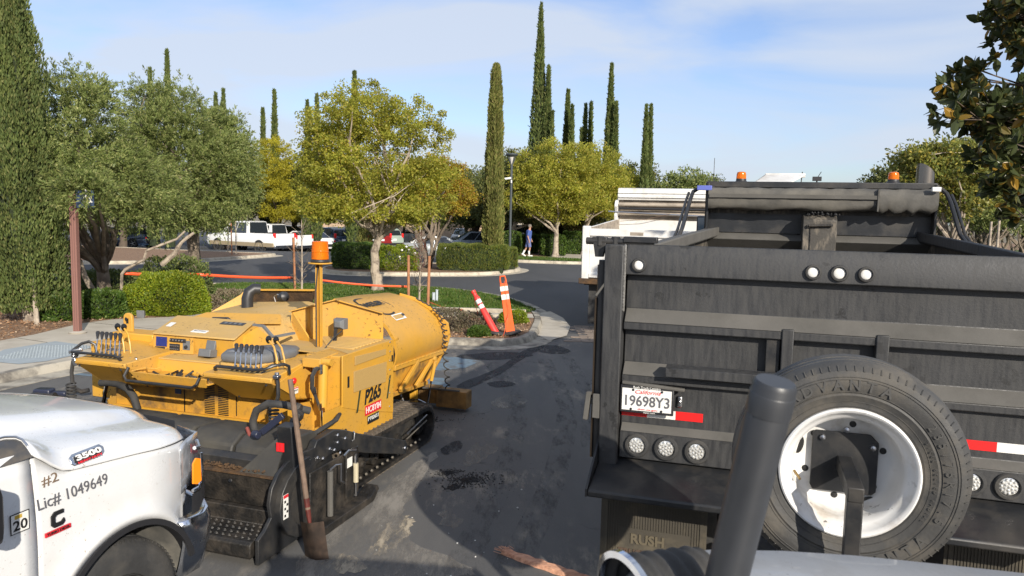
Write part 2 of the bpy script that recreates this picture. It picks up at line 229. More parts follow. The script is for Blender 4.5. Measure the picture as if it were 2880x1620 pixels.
# ------------------------------------------------------------------ mesh builder
class MB:
    def __init__(s): s.v = []; s.f = []
    def add(s, vs, fs):
        o = len(s.v); s.v += [tuple(p) for p in vs]; s.f += [tuple(i + o for i in f) for f in fs]; return s
    def box(s, c, d, rot=None, taper=1.0):
        hx, hy, hz = d[0] / 2, d[1] / 2, d[2] / 2; P = []
        for sz in (-1, 1):
            k = taper if sz > 0 else 1
            for sx_, sy_ in ((-1, -1), (1, -1), (1, 1), (-1, 1)):
                p = Vector((sx_ * hx * k, sy_ * hy * k, sz * hz))
                if rot is not None: p = rot @ p
                P.append(p + Vector(c))
        return s.add(P, [(0, 3, 2, 1), (4, 5, 6, 7), (0, 1, 5, 4), (1, 2, 6, 5), (2, 3, 7, 6), (3, 0, 4, 7)])
    def bb(s, x0, x1, y0, y1, z0, z1): return s.box(((x0 + x1) / 2, (y0 + y1) / 2, (z0 + z1) / 2), (x1 - x0, y1 - y0, z1 - z0))
    def bar(s, a, b, w, h=None, up=(0, 0, 1)):
        a = Vector(a); b = Vector(b); h = h or w; z = (b - a).normalized(); u = Vector(up)
        if abs(z.dot(u)) > .98: u = Vector((0, 1, 0)) if abs(z.y) < .9 else Vector((1, 0, 0))
        x = z.cross(u).normalized(); y = x.cross(z).normalized()
        P = [q + x * (i * w / 2) + y * (j * h / 2) for q in (a, b) for i, j in ((-1, -1), (1, -1), (1, 1), (-1, 1))]
        return s.add(P, [(0, 3, 2, 1), (4, 5, 6, 7), (0, 1, 5, 4), (1, 2, 6, 5), (2, 3, 7, 6), (3, 0, 4, 7)])
    def tube(s, pts, r, n=8, caps=True, closed=False):
        pts = [Vector(p) for p in pts]; m = len(pts); rs = r if isinstance(r, (list, tuple)) else [r] * m
        u = None; V = []; F = []
        for i, p in enumerate(pts):
            a = pts[i - 1] if (i > 0 or closed) else p; b = pts[(i + 1) % m] if (i < m - 1 or closed) else p
            t = (b - a); t = t.normalized() if t.length > 1e-9 else Vector((0, 0, 1))
            if u is None: u = t.orthogonal().normalized()
            u = (u - t * u.dot(t)); u = u.normalized() if u.length > 1e-6 else t.orthogonal().normalized()
            w_ = t.cross(u)
            for k in range(n):
                an = 2 * math.pi * k / n; V.append(p + (u * math.cos(an) + w_ * math.sin(an)) * rs[i])
        for i in range(m if closed else m - 1):
            j = (i + 1) % m
            for k in range(n):
                k2 = (k + 1) % n; F.append((i * n + k, i * n + k2, j * n + k2, j * n + k))
        if caps and not closed: F.append(tuple(range(n - 1, -1, -1))); F.append(tuple((m - 1) * n + k for k in range(n)))
        return s.add(V, F)
    def cyl(s, a, b, r, n=16, r2=None): return s.tube([a, b], [r, r if r2 is None else r2], n)
    def prism(s, poly, ax, a, b):
        def P(u, v, w_): return (w_, u, v) if ax == 'x' else ((u, w_, v) if ax == 'y' else (u, v, w_))
        n = len(poly); V = [P(u, v, a) for u, v in poly] + [P(u, v, b) for u, v in poly]
        return s.add(V, [tuple(range(n - 1, -1, -1)), tuple(range(n, 2 * n))] + [(i, (i + 1) % n, (i + 1) % n + n, i + n) for i in range(n)])
    def ext3(s, poly, vec):
        n = len(poly); vec = Vector(vec); V = [Vector(p) for p in poly]; V += [p + vec for p in V]
        return s.add(V, [tuple(range(n - 1, -1, -1)), tuple(range(n, 2 * n))] + [(i, (i + 1) % n, (i + 1) % n + n, i + n) for i in range(n)])
    def loft(s, rings, closed=True, caps=True):
        n = len(rings[0]); V = [p for r_ in rings for p in r_]; F = []
        for i in range(len(rings) - 1):
            for k in range(n if closed else n - 1):
                k2 = (k + 1) % n; F.append((i * n + k, i * n + k2, (i + 1) * n + k2, (i + 1) * n + k))
        if caps and closed: F.append(tuple(range(n - 1, -1, -1))); F.append(tuple((len(rings) - 1) * n + k for k in range(n)))
        return s.add(V, F)
    def lathe(s, prof, c=(0, 0, 0), ax=(0, 0, 1), n=24, arc=None):
        z = Vector(ax).normalized(); x = z.orthogonal().normalized(); y = z.cross(x); c = Vector(c); V = []; F = []
        for r_, h in prof:
            for k in range(n):
                an = 2 * math.pi * k / n; V.append(c + z * h + (x * math.cos(an) + y * math.sin(an)) * r_)
        for i in range(len(prof) - 1):
            for k in range(n):
                k2 = (k + 1) % n; F.append((i * n + k, i * n + k2, (i + 1) * n + k2, (i + 1) * n + k))
        return s.add(V, F)
    def sheet(s, poly3, t=.004, nrm=(0, 0, 1)): return s.ext3(poly3, Vector(nrm).normalized() * t)
    def build(s, name, m, parent=None, bevel=0., seg=2, smooth=35, recalc=True, flat=False):
        me = bpy.data.meshes.new(name); me.from_pydata(s.v, [], s.f)
        if recalc:
            bm = bmesh.new(); bm.from_mesh(me); bmesh.ops.recalc_face_normals(bm, faces=bm.faces); bm.to_mesh(me); bm.free()
        if not flat:
            me.polygons.foreach_set('use_smooth', [True] * len(me.polygons)); me.set_sharp_from_angle(angle=R(smooth))
        me.materials.append(m); o = bpy.data.objects.new(name, me); COL.objects.link(o)
        if parent: o.parent = parent
        if bevel:
            b = o.modifiers.new('bevel', 'BEVEL'); b.width = bevel; b.segments = seg; b.limit_method = 'ANGLE'; b.angle_limit = R(40); b.harden_normals = False
        return o
def tag(o, label=None, cat=None, group=None, kind=None):
    if label: o['label'] = label
    if cat: o['category'] = cat
    if group: o['group'] = group
    if kind: o['kind'] = kind
    return o
def thing(name, label, cat, loc=(0, 0, 0), rz=0., group=None):
    o = bpy.data.objects.new(name, None); COL.objects.link(o); o.location = loc; o.rotation_euler = (0, 0, rz); o.empty_display_size = .2
    return tag(o, label, cat, group)
def copy_tree(o, parent=None):
    c = o.copy(); COL.objects.link(c); c.parent = parent
    for ch in list(o.children): copy_tree(ch, c)
    return c
def drop(x, y):
    'how far the far parking area lies below the near one'
    k = max(0., min(1., (-x + .5) / 3.)); t = max(0., min(1., (y - 44) / 7.)); return k * ((t * t * (3 - 2 * t)) * .55 + max(0., min(30., y - 60)) * .0185)
def rep(o, parent, M):
    c = o.copy(); COL.objects.link(c); c.parent = parent; c.matrix_local = M; return c
_fc = {}
def txt(s, size, org, ex, ey, m, parent, name='lettering', ext=.0012, ax='CENTER', shear=0., sx=1., bold=0., fit=None):
    key = (s, size, shear, sx, bold, ext, ax)
    cu = bpy.data.curves.new(name, 'FONT'); cu.body = s; cu.size = size; cu.align_x = ax; cu.align_y = 'CENTER'; cu.extrude = ext; cu.shear = shear; cu.offset = bold; cu.resolution_u = 3
    o = bpy.data.objects.new('tmp', cu); COL.objects.link(o); dg = bpy.context.evaluated_depsgraph_get(); me = bpy.data.meshes.new_from_object(o.evaluated_get(dg)); COL.objects.unlink(o); bpy.data.objects.remove(o)
    ex = Vector(ex).normalized(); ey = Vector(ey).normalized(); ez = ex.cross(ey)
    if fit:
        xs = [v.co.x for v in me.vertices]; sx = fit / max(max(xs) - min(xs), 1e-6)
    M = Matrix(((ex.x * sx, ey.x, ez.x, org[0]), (ex.y * sx, ey.y, ez.y, org[1]), (ex.z * sx, ey.z, ez.z, org[2]), (0, 0, 0, 1)))
    me.transform(M); me.materials.clear(); me.materials.append(m); me.name = name
    for p in me.polygons: p.use_smooth = False
    r = bpy.data.objects.new(name, me); COL.objects.link(r)
    if parent: r.parent = parent
    return r

# ------------------------------------------------------------------ foliage
def leaves_mesh(name, P, D, ln, wd, m, jitter=.25, fold=True):
    """one diamond leaf per point P, long axis D"""
    n = len(P); D = D / np.linalg.norm(D, axis=1, keepdims=True)
    S = np.cross(D, rng.normal(size=(n, 3))); S /= np.linalg.norm(S, axis=1, keepdims=True) + 1e-9
    l = (ln * (1 + rng.uniform(-jitter, jitter, n)))[:, None]; w_ = (wd * (1 + rng.uniform(-jitter, jitter, n)))[:, None]
    V = np.empty((n, 4, 3)); V[:, 0] = P; V[:, 1] = P + D * l * .45 + S * w_ / 2; V[:, 2] = P + D * l; V[:, 3] = P + D * l * .45 - S * w_ / 2
    me = bpy.data.meshes.new(name); me.vertices.add(4 * n); me.vertices.foreach_set('co', V.reshape(-1).astype(np.float32))
    me.loops.add(4 * n); me.loops.foreach_set('vertex_index', np.arange(4 * n, dtype=np.int32)); me.polygons.add(n)
    me.polygons.foreach_set('loop_start', np.arange(0, 4 * n, 4, dtype=np.int32)); me.polygons.foreach_set('loop_total', np.full(n, 4, dtype=np.int32))
    me.update(calc_edges=True); me.materials.append(m); return me
def obj(name, me, parent=None):
    o = bpy.data.objects.new(name, me); COL.objects.link(o)
    if parent: o.parent = parent
    return o
def unit(n):
    a = rng.normal(size=(n, 3)); return a / np.linalg.norm(a, axis=1, keepdims=True)
def crown_pts(ells, nclump, nleaf, clump_r, twig=.0, up=.2, inner=.45, droop=0.):
    """clumps spread over a union of ellipsoids [(cx,cy,cz,rx,ry,rz,weight)]; returns points, directions, clump centres"""
    W = np.array([e[6] if len(e) > 6 else e[3] * e[4] * e[5] for e in ells]); W = W / W.sum(); C = []
    for e, k in zip(ells, (W * nclump).astype(int) + 1):
        u = unit(k); rr = inner + (1 - inner) * rng.uniform(0, 1, (k, 1)) ** .5
        C.append(np.array(e[:3]) + u * rr * np.array(e[3:6]))
    C = np.concatenate(C); n = len(C); cen = (np.array([e[:3] for e in ells]) * W[:, None]).sum(0)
    out = C - cen; out /= np.linalg.norm(out, axis=1, keepdims=True) + 1e-6
    cs = clump_r * rng.uniform(.55, 1.4, n)
    if twig > 0:
        nt_ = 6; k = nleaf // nt_
        td = out[:, None, :] * .8 + unit(n * nt_).reshape(n, nt_, 3) + np.array([0, 0, up]); td /= np.linalg.norm(td, axis=2, keepdims=True)
        t = rng.uniform(.1, 1, (n, nt_, k)); ln = twig * cs[:, None, None] / clump_r
        P = C[:, None, None, :] + unit(n * nt_).reshape(n, nt_, 1, 3) * (cs * .55)[:, None, None, None] + td[:, :, None, :] * (t * ln)[..., None]
        P[..., 2] -= droop * (t ** 2) * ln
        P += rng.normal(size=P.shape) * .018
        D = td[:, :, None, :] + unit(n * nt_ * k).reshape(n, nt_, k, 3) * .75
        return P.reshape(-1, 3), D.reshape(-1, 3), C
    P = C[:, None, :] + unit(n * nleaf).reshape(n, nleaf, 3) * (rng.uniform(0, 1, (n, nleaf, 1)) ** .45) * cs[:, None, None] * np.array([1, 1, .75])
    D = out[:, None, :] * .5 + unit(n * nleaf).reshape(n, nleaf, 3) + np.array([0, 0, up])
    return P.reshape(-1, 3), D.reshape(-1, 3), C
def limb(mb, a, b, r0, r1, bend=.15, n=6, k=7):
    a = Vector(a); b = Vector(b); L_ = (b - a).length; off = Vector((random.uniform(-1, 1), random.uniform(-1, 1), random.uniform(-.4, .6))) * bend * L_; pts = []; rs = []
    for i in range(n + 1):
        t = i / n; p = a.lerp(b, t) + off * math.sin(t * math.pi) + Vector((random.uniform(-1, 1), random.uniform(-1, 1), random.uniform(-1, 1))) * .02 * L_ * (0 < i < n)
        pts.append(p); rs.append(r0 + (r1 - r0) * t)
    mb.tube(pts, rs, k); return pts
def tree(name, label, cat, base, ells, lm, bark, tr=.1, fork=1.5, nclump=200, nleaf=120, clump_r=.3, ln=.06, wd=.03, twig=0., up=.2, nlimb=9, group=None, inner=.45, lean=(0, 0), droop=0., multi=1, bend=.15, twigs=0):
    root = thing(name, label, cat, base, 0, group); b = np.array(base)
    E = [tuple(np.array(e[:3]) - b) + tuple(e[3:]) for e in ells]
    P, D, C = crown_pts(E, nclump, nleaf, clump_r, twig, up, inner, droop)
    obj('crown', leaves_mesh('crown', P, D, ln, wd, lm), root)
    mb = MB(); tops = []
    for i in range(multi):
        an = 2 * math.pi * i / multi + .5; fx = 0 if multi == 1 else .35 * math.cos(an); fy = 0 if multi == 1 else .35 * math.sin(an)
        top = Vector((lean[0] + fx * fork, lean[1] + fy * fork, fork)); tops.append(top)
        k = 1 if multi == 1 else .6
        limb(mb, (fx * .15, fy * .15, -.05), top, tr * 1.15 * k, tr * .8 * k, .05, 6, 10)
    if multi == 1: mb.lathe([(tr * 2.0, -.05), (tr * 1.5, .06), (tr * 1.18, .25), (tr * 1.08, .5)], n=10)
    mb.build('trunk', bark, root)
    lb = MB(); idx = rng.permutation(len(C))[:nlimb]; prev = []
    for q, i in enumerate(idx):
        t0 = tops[q % len(tops)]; c = Vector(C[i]); pts = limb(lb, t0 - Vector((0, 0, random.uniform(0, .3))), c, tr * .5, tr * .1, bend, 7, 6); prev.append(pts)
    for i in rng.permutation(len(C))[:twigs]:
        pts = random.choice(prev); limb(lb, random.choice(pts[2:]), Vector(C[i]), tr * .16, tr * .03, .1, 4, 4)
    if idx.size: lb.build('branches', bark, root, recalc=False)
    return root
def cypress_mesh(h, r, n, m, z0=.1, tip=.5, ln=.14, wd=.05, belly=.3, name='crown', rough=.10):
    """narrow column of upright sprays"""
    t = rng.uniform(0, 1, n) ** .9; an = rng.uniform(0, 2 * np.pi, n)
    prof = np.where(t < belly, .72 + .28 * np.sin(t / belly * np.pi / 2), np.clip(1 - (t - belly) / (1 - belly), 0, 1) ** tip)
    lump = 1 + rough * 1.1 * np.sin(an * 7 + t * 9) + rough * .8 * np.sin(an * 3 - t * 31 + 1) + rough * .7 * np.sin(an * 13 + t * 17) + rough * .6 * rng.normal(size=n) * (rng.uniform(0, 1, n) < .25)
    rr = r * prof * lump * (1 - .3 * rng.uniform(0, 1, n) ** 2)
    P = np.stack([rr * np.cos(an), rr * np.sin(an), z0 + t * (h - z0)], 1)
    D = np.stack([np.cos(an) * .35, np.sin(an) * .35, np.full(n, 1.)], 1) + rng.normal(size=(n, 3)) * .22
    return leaves_mesh(name, P, D, ln, wd, m)
def hedge_pts(x0, x1, y0, y1, z0, z1, n, rnd=.12):
    """points over a rounded box"""
    a = rng.uniform(-1, 1, (n, 3)); k = rng.integers(0, 5, n); s = np.where(rng.uniform(0, 1, n) < .5, -1., 1.)
    d = np.array([(x1 - x0) / 2, (y1 - y0) / 2, (z1 - z0) / 2]); area = np.array([d[1] * d[2], d[0] * d[2], d[0] * d[1] * .6]); k = rng.choice(3, n, p=area / area.sum())
    for j in range(3):
        q = k == j; a[q, j] = s[q] if j < 2 else 1.
    a *= (1 - np.abs(rng.normal(0, .035, n)))[:, None]
    nr = np.linalg.norm(a ** 1 * 1.0, axis=1) / 1.732; a *= (1 - rnd * nr ** 4)[:, None]
    c = np.array([(x0 + x1) / 2, (y0 + y1) / 2, (z0 + z1) / 2]); P = c + a * d
    P += .03 * np.sin(P[:, [1, 2, 0]] * 7)
    return P, a
def hedge(name, label, x0, x1, y0, y1, z1, n, lm, ln=.06, wd=.03, rz=0., loc=None, up=.6, group=None, rnd=.12, core=(.02, .035, .01)):
    c = ((x0 + x1) / 2, (y0 + y1) / 2); root = thing(name, label, 'hedge', (c[0], c[1], 0), rz, group)
    P, a = hedge_pts(x0 - c[0], x1 - c[0], y0 - c[1], y1 - c[1], .12, z1, n, rnd)
    obj('leaves', leaves_mesh('leaves', P, a * .5 + unit(len(P)) * .8 + np.array([0, 0, up]), ln, wd, lm), root)
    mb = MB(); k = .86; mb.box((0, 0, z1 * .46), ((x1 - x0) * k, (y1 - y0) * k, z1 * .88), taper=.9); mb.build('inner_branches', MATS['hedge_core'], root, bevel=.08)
    return root
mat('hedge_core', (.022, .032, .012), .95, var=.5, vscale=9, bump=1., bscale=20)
def shrub(name, label, base, rx, ry, rz, n, lm, ln, wd, cat='shrub', group=None, up=.5, core=True):
    root = thing(name, label, cat, base, 0, group); u = unit(n); u[:, 2] = np.abs(u[:, 2]) * 1.0 - .12 * (rng.uniform(0, 1, n))
    r_ = (1 - np.abs(rng.normal(0, .07, n))) * (1 + .07 * np.sin(u[:, 0] * 9) * np.cos(u[:, 1] * 8) + .05 * np.sin(u[:, 2] * 13 + u[:, 0] * 7))
    sq = (np.abs(u) ** 3).sum(1) ** (-1 / 3.)
    P = u * (r_ * sq)[:, None] * np.array([rx, ry, rz]); P[:, 2] = np.maximum(P[:, 2], .03)
    obj('leaves', leaves_mesh('leaves', P, u * .7 + unit(n) * .8 + np.array([0, 0, up]), ln, wd, lm), root)
    if core:
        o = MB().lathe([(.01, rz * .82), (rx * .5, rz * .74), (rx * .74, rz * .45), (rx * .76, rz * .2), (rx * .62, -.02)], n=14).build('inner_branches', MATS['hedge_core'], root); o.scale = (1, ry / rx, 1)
    return root
def spline(pts, k=6, closed=True):
    P = [Vector((p[0], p[1], 0)) for p in pts]; n = len(P); out = []
    for i in range(n if closed else n - 1):
        p0, p1, p2, p3 = (P[(i - 1) % n], P[i], P[(i + 1) % n], P[(i + 2) % n]) if closed else (P[max(i - 1, 0)], P[i], P[i + 1], P[min(i + 2, n - 1)])
        for j in range(k):
            t = j / k; out.append(.5 * ((2 * p1) + (-p0 + p2) * t + (2 * p0 - 5 * p1 + 4 * p2 - p3) * t * t + (-p0 + 3 * p1 - 3 * p2 + p3) * t ** 3))
    if not closed: out.append(P[-1])
    return out
# ================================================================== THE SETTING
def flat(name, pts, z, m, kind='structure', thick=0.):
    bm = bmesh.new(); vs = [bm.verts.new((p[0], p[1], z)) for p in pts]; f = bm.faces.new(vs)
    bmesh.ops.recalc_face_normals(bm, faces=[f]); bm.normal_update()
    if f.normal.z < 0: f.normal_flip()
    bmesh.ops.triangulate(bm, faces=[f]); me = bpy.data.meshes.new(name); bm.to_mesh(me); bm.free(); me.materials.append(m)
    o = bpy.data.objects.new(name, me); COL.objects.link(o); o['kind'] = kind; return o
def offset(pts, d):
    n = len(pts); out = []; A = sum(pts[i].x * pts[(i + 1) % n].y - pts[(i + 1) % n].x * pts[i].y for i in range(n)); sg = 1 if A > 0 else -1
    for i in range(n):
        t = (pts[(i + 1) % n] - pts[i - 1]).normalized(); out.append(pts[i] + Vector((t.y, -t.x, 0)) * d * sg)
    return out
def kerb(pts, h=.13, wdt=.15, pan=.38, m=CKB, name='kerb', joints=2.4):
    """poured kerb with a rounded nose, gutter pan and control joints"""
    prof = [(pan, .002), (pan, .010), (.02, .014), (.0, h - .03), (-.02, h), (-wdt, h), (-wdt, -.02)]
    rings = [[(q.x, q.y, z) for q, z in zip(r_, [z] * len(r_))] for r_, z in [(offset(pts, o_), z) for o_, z in prof]]
    n = len(pts); V = [p for r_ in rings for p in r_]; F = []; acc = 0
    # short recessed joints: drop a narrow face strip every few metres
    for i in range(len(rings) - 1):
        for k in range(n): F.append((i * n + k, (i + 1) * n + k, (i + 1) * n + (k + 1) % n, i * n + (k + 1) % n))
    mb = MB(); mb.add(V, F); o = mb.build(name, m, smooth=50); o['kind'] = 'structure'
    jm = MB(); 
    for k in range(n):
        seg = (pts[(k + 1) % n] - pts[k]).length; acc += seg
        if acc > joints:
            acc = 0; d = (pts[(k + 1) % n] - pts[k - 1]).normalized(); nv = (offset(pts, 1)[k] - pts[k])
            for (oa, za), (ob, zb) in zip(prof[1:5], prof[2:6]):
                a = pts[k] + nv * oa; b = pts[k] + nv * ob; jm.bar((a.x, a.y, za + .001), (b.x, b.y, zb + .001), .012, .004)
    if jm.v: j = jm.build('kerb_joint', MATS['joint'], o)
    return o
mat('joint', (.09, .08, .06), .95)
def sheet(name, xs, ys, z, m):
    me = bpy.data.meshes.new(name); nx = len(xs); V = [(x, y, z - drop(x, y)) for y in ys for x in xs]; F = [(j * nx + i, j * nx + i + 1, (j + 1) * nx + i + 1, (j + 1) * nx + i) for j in range(len(ys) - 1) for i in range(nx - 1)]
    me.from_pydata(V, [], F); me.materials.append(m); me.polygons.foreach_set('use_smooth', [True] * len(F)); o = bpy.data.objects.new(name, me); COL.objects.link(o); o['kind'] = 'structure'; return o
gy = [-300, -100, 0, 16, 43] + list(range(44, 62, 1)) + [70, 80, 90, 110, 200, 400, 900]
sheet('ground', [-600, -200, -100, -60, -30, -20, -10, -6, -4, -3, -2, -1, 0, 1, 3, 10, 60, 200, 600], gy, -.016, SOIL)
flat('parking_lot', [(-40, -40), (40, -40), (40, 16.6), (-40, 16.6)], 0, ASP)
sheet('road', [-60, -40, -30, -20, -15, -10, -8, -6, -5, -4, -3, -2, -1, 0, 1, 60], [16.0, 30, 43] + list(range(44, 62, 1)) + [70, 80, 90, 110], .004, ASN)
VA = [(-17.5, 3.5), (-9.2, 3.5), (-7.95, 7.5), (-7.05, 10.3), (-6.8, 11.03), (-6.5, 11.7), (-5.6, 12.9), (-4.2, 13.75), (-2.6, 14.15), (-1.08, 14.22), (-.2, 14.2), (.27, 14.6), (.5, 15.3), (.6, 16.2), (.68, 17.2), (.66, 18.3), (.5, 19.6), (.0, 21.5), (-.95, 22.95), (-2.3, 24.1), (-4.35, 24.45), (-6.2, 24.4), (-8.35, 24.1), (-9.7, 23.6), (-12.7, 21.2), (-14, 19.6), (-15.8, 17), (-17.2, 12)]
PA = spline(VA, 4); kerb(PA, m=CKD); flat('planting_bed', offset(PA, -.14), .108, MULCH)
# the pedestrian ramp apron at the tip of the near island
flat('ramp_apron', [(.30, 16.5), (.75, 14.9), (1.15, 15.6), (1.32, 16.9), (1.25, 18.3), (1.0, 19.5), (.75, 19.2), (.62, 18.0), (.5, 17.2)], .018, CONC)
swf = [(-9.1, 3.6), (-7.9, 7.9), (-7.12, 10.5), (-6.9, 11.3), (-6.62, 11.9), (-6.2, 12.6), (-6.35, 13.6), (-6.2, 15.2), (-5.3, 16.7), (-4.2, 17.35), (-1, 17.5), (.52, 17.45)]
swb = [(.50, 18.15), (-1, 18.2), (-4.5, 18.2), (-6.3, 18.1), (-6.8, 17.2), (-7.3, 16.3), (-8.3, 15.75), (-8.6, 15.1), (-8.65, 13.7), (-8.82, 12.95), (-9.6, 10.4), (-11.2, 3.6)]
flat('sidewalk', swf + swb, .118, CONC)
jm = MB()
for a, b in (((-8.7, 13.3), (-6.45, 12.2)), ((-8.6, 15.3), (-6.4, 14.4)), ((-9.6, 10.4), (-7.3, 9.9)), ((-7.2, 16.5), (-5.6, 16.5)), ((-4.2, 17.35), (-4.5, 18.2)), ((-2.2, 17.45), (-2.3, 18.2))): jm.bar((a[0], a[1], .120), (b[0], b[1], .120), .014, .004)
tag(jm.build('sidewalk_joints', MATS['joint']), kind='structure')
rp = flat('ramp_surface', [(-8.19, 12.2), (-7.87, 13.05), (-7.22, 12.75), (-6.82, 12.0), (-7.0, 11.35), (-7.25, 11.1), (-7.95, 11.3)], .124, RAMPB)
dm = MB()
for i in range(26):
    for j in range(14):
        x = -7.95 + i * .042; y = 11.45 + j * .085 + i * .012
        if -7.9 < x < -6.95 and 11.35 < y < 12.7: dm.box((x, y, .126), (.02, .055, .008))
tag(dm.build('ramp_ribs', RAMPB, flat=True), kind='stuff')
# kerb between the small front bed and the walk
for nm, pth in (('bed_edging', [(-5.2, 16.5), (-4.2, 17.2), (-1, 17.35), (.1, 17.3), (.28, 17.05)]), ('lawn_edging', [(-6.1, 18.28), (-4.5, 18.35), (-1, 18.35), (.35, 18.28)])):
    mb = MB()
    for a, b in zip(pth, pth[1:]): mb.bar((a[0], a[1], .14), (b[0], b[1], .14), .12, .12)
    tag(mb.build(nm, CKB, bevel=.012), kind='structure')
lawn = spline([(-6.2, 18.45), (-3, 18.45), (.38, 18.4), (.30, 19.9), (-.15, 21.3), (-1.05, 22.7), (-2.4, 23.85), (-4.3, 24.2), (-6.2, 24.2), (-9.0, 23.6), (-8.4, 21.2), (-7.2, 19.3)], 5)
flat('lawn', lawn, .122, TURF)
def in_poly(P, poly):
    x, y = P[:, 0], P[:, 1]; c = np.zeros(len(P), bool); n = len(poly)
    for i in range(n):
        x1, y1, x2, y2 = poly[i][0], poly[i][1], poly[i - 1][0], poly[i - 1][1]
        k = ((y1 > y) != (y2 > y)) & (x < (x2 - x1) * (y - y1) / (y2 - y1 + 1e-12) + x1); c ^= k
    return c
def scatter(name, poly, z, n, lm, ln, wd, up=1.2, lab=None, flatd=False):
    xs = [p[0] for p in poly]; ys = [p[1] for p in poly]
    Q = np.stack([rng.uniform(min(xs), max(xs), n), rng.uniform(min(ys), max(ys), n)], 1); Q = Q[in_poly(Q, poly)]
    P = np.concatenate([Q, np.full((len(Q), 1), z)], 1); D = unit(len(P))
    if flatd: D[:, 2] = np.abs(D[:, 2]) * .25; P[:, 2] += rng.uniform(0, .02, len(P))
    else: D = D * .5 + np.array([0, 0, up])
    o = obj(name, leaves_mesh(name, P, D, ln, wd, lm, .5)); return tag(o, kind='stuff')
scatter('grass', lawn, .12, 60000, L_GRS, .055, .02)
mulch_poly = [(-9.2, 3.6), (-9.6, 10.4), (-8.9, 12.95), (-8.7, 13.7), (-8.65, 15.1), (-8.35, 15.8), (-7.35, 16.35), (-6.85, 17.2), (-6.9, 18.2), (-8.6, 21.2), (-9.3, 23.2), (-11.5, 21.8), (-13.5, 19), (-14, 12), (-12, 3.6)]
scatter('bark_chips', mulch_poly, .11, 26000, L_CHP, .06, .022, flatd=True)
scatter('bark_chips', [(-5.9, 14.0), (-4.2, 14.0), (-1, 14.45), (.1, 14.45), (.35, 15.2), (.45, 16.8), (-1, 17.2), (-4.2, 17.1), (-5.6, 16)], .11, 9000, L_CHP, .05, .02, flatd=True)
# island behind the cross road
PB = spline([(-7.3, 30.0), (-6, 29.25), (-3.3, 29.65), (-1.3, 30.4), (-.2, 31.8), (.3, 33.2), (.2, 34.5), (-.9, 35.3), (-3, 35.6), (-6, 35), (-7.6, 33), (-7.8, 31.2)], 5)
kerb(PB); flat('planting_bed', offset(PB, -.14), .11, MULCH)
PC = spline([(-34, 29.5), (-24, 30.6), (-18.8, 31.5), (-15.8, 32.6), (-13.9, 35.3), (-12.6, 38.9), (-12.5, 40.2), (-13.6, 40.6), (-17, 41.3), (-24, 43.5), (-34, 46)], 4)
kerb(PC); flat('planting_bed', offset(PC, -.14), .11, MULCH)
PD = spline([(-.9, 41), (-.3, 39.6), (1.5, 38.95), (3.6, 38.8), (8, 39.1), (14, 40), (30, 43), (60, 50), (60, 110), (-2.5, 110), (-1.6, 55)], 3)
kerb(PD); flat('planting_bed', offset(PD, -.14), .11, MULCH)
g2 = [(-.6, 40.6), (0, 39.6), (3.6, 39.1), (8, 39.4), (14, 40.3), (14, 41.6), (8, 40.9), (3.6, 41.1), (1.6, 42.4), (-.6, 42.6)]
flat('lawn', g2, .122, TURF); scatter('grass', g2, .12, 16000, L_GRS, .07, .03)
g3 = [(12, 34), (20, 33), (46, 36), (60, 50), (60, 75), (10, 62), (9, 46)]
flat('lawn', g3, .126, TURF); scatter('grass', g3, .13, 22000, L_GRS, .12, .05)
flat('footpath', [(1.9, 42.3), (3.9, 41.15), (8, 41.2), (8, 43), (5.5, 45.2), (4, 47), (2.9, 46.2)], .128, CONC)
# brick band across the near road mouth
bk = None; brow = thing('brick_crossing', 'band of tan paving bricks set across the road mouth beside the concrete tip', 'paving', (1.1, 14.9, 0)); del brow['category']; del brow['label']; brow['kind'] = 'structure'
for i in range(9):
    for j in range(13):
        x = .12 + i * .36 + (j % 2) * .18; y = .1 + j * .17
        if x < .12 + max(0, .35 - abs(y - 1.2) * .3) - .05: continue
        if bk is None: bk = MB().box((0, 0, .003), (.345, .157, .014)).build('brick', BRK, brow, bevel=.004, seg=1); bk.location = (x, y, .002)
        else:
            b_ = bk.copy(); COL.objects.link(b_); b_.location = (x + random.uniform(-.006, .006), y, .002 + random.uniform(-.002, .002)); b_.rotation_euler = (0, 0, random.uniform(-.02, .02))
# painted marks
def paint(poly, m=BLPT, z=.004, name='painted_marking'): return flat(name, poly, z, m)
paint([(-6.78, 11.12), (-6.72, 11.22), (-3.5, 10.32), (-3.56, 10.22)]); paint([(-2.4, 13.4), (-.95, 13.05), (-.5, 12.75), (-.72, 12.15), (-1.1, 11.9), (-2.6, 12.2)]); paint([(-2.2, 11.5), (-1.0, 11.35), (-.85, 10.7), (-2.1, 10.8)])
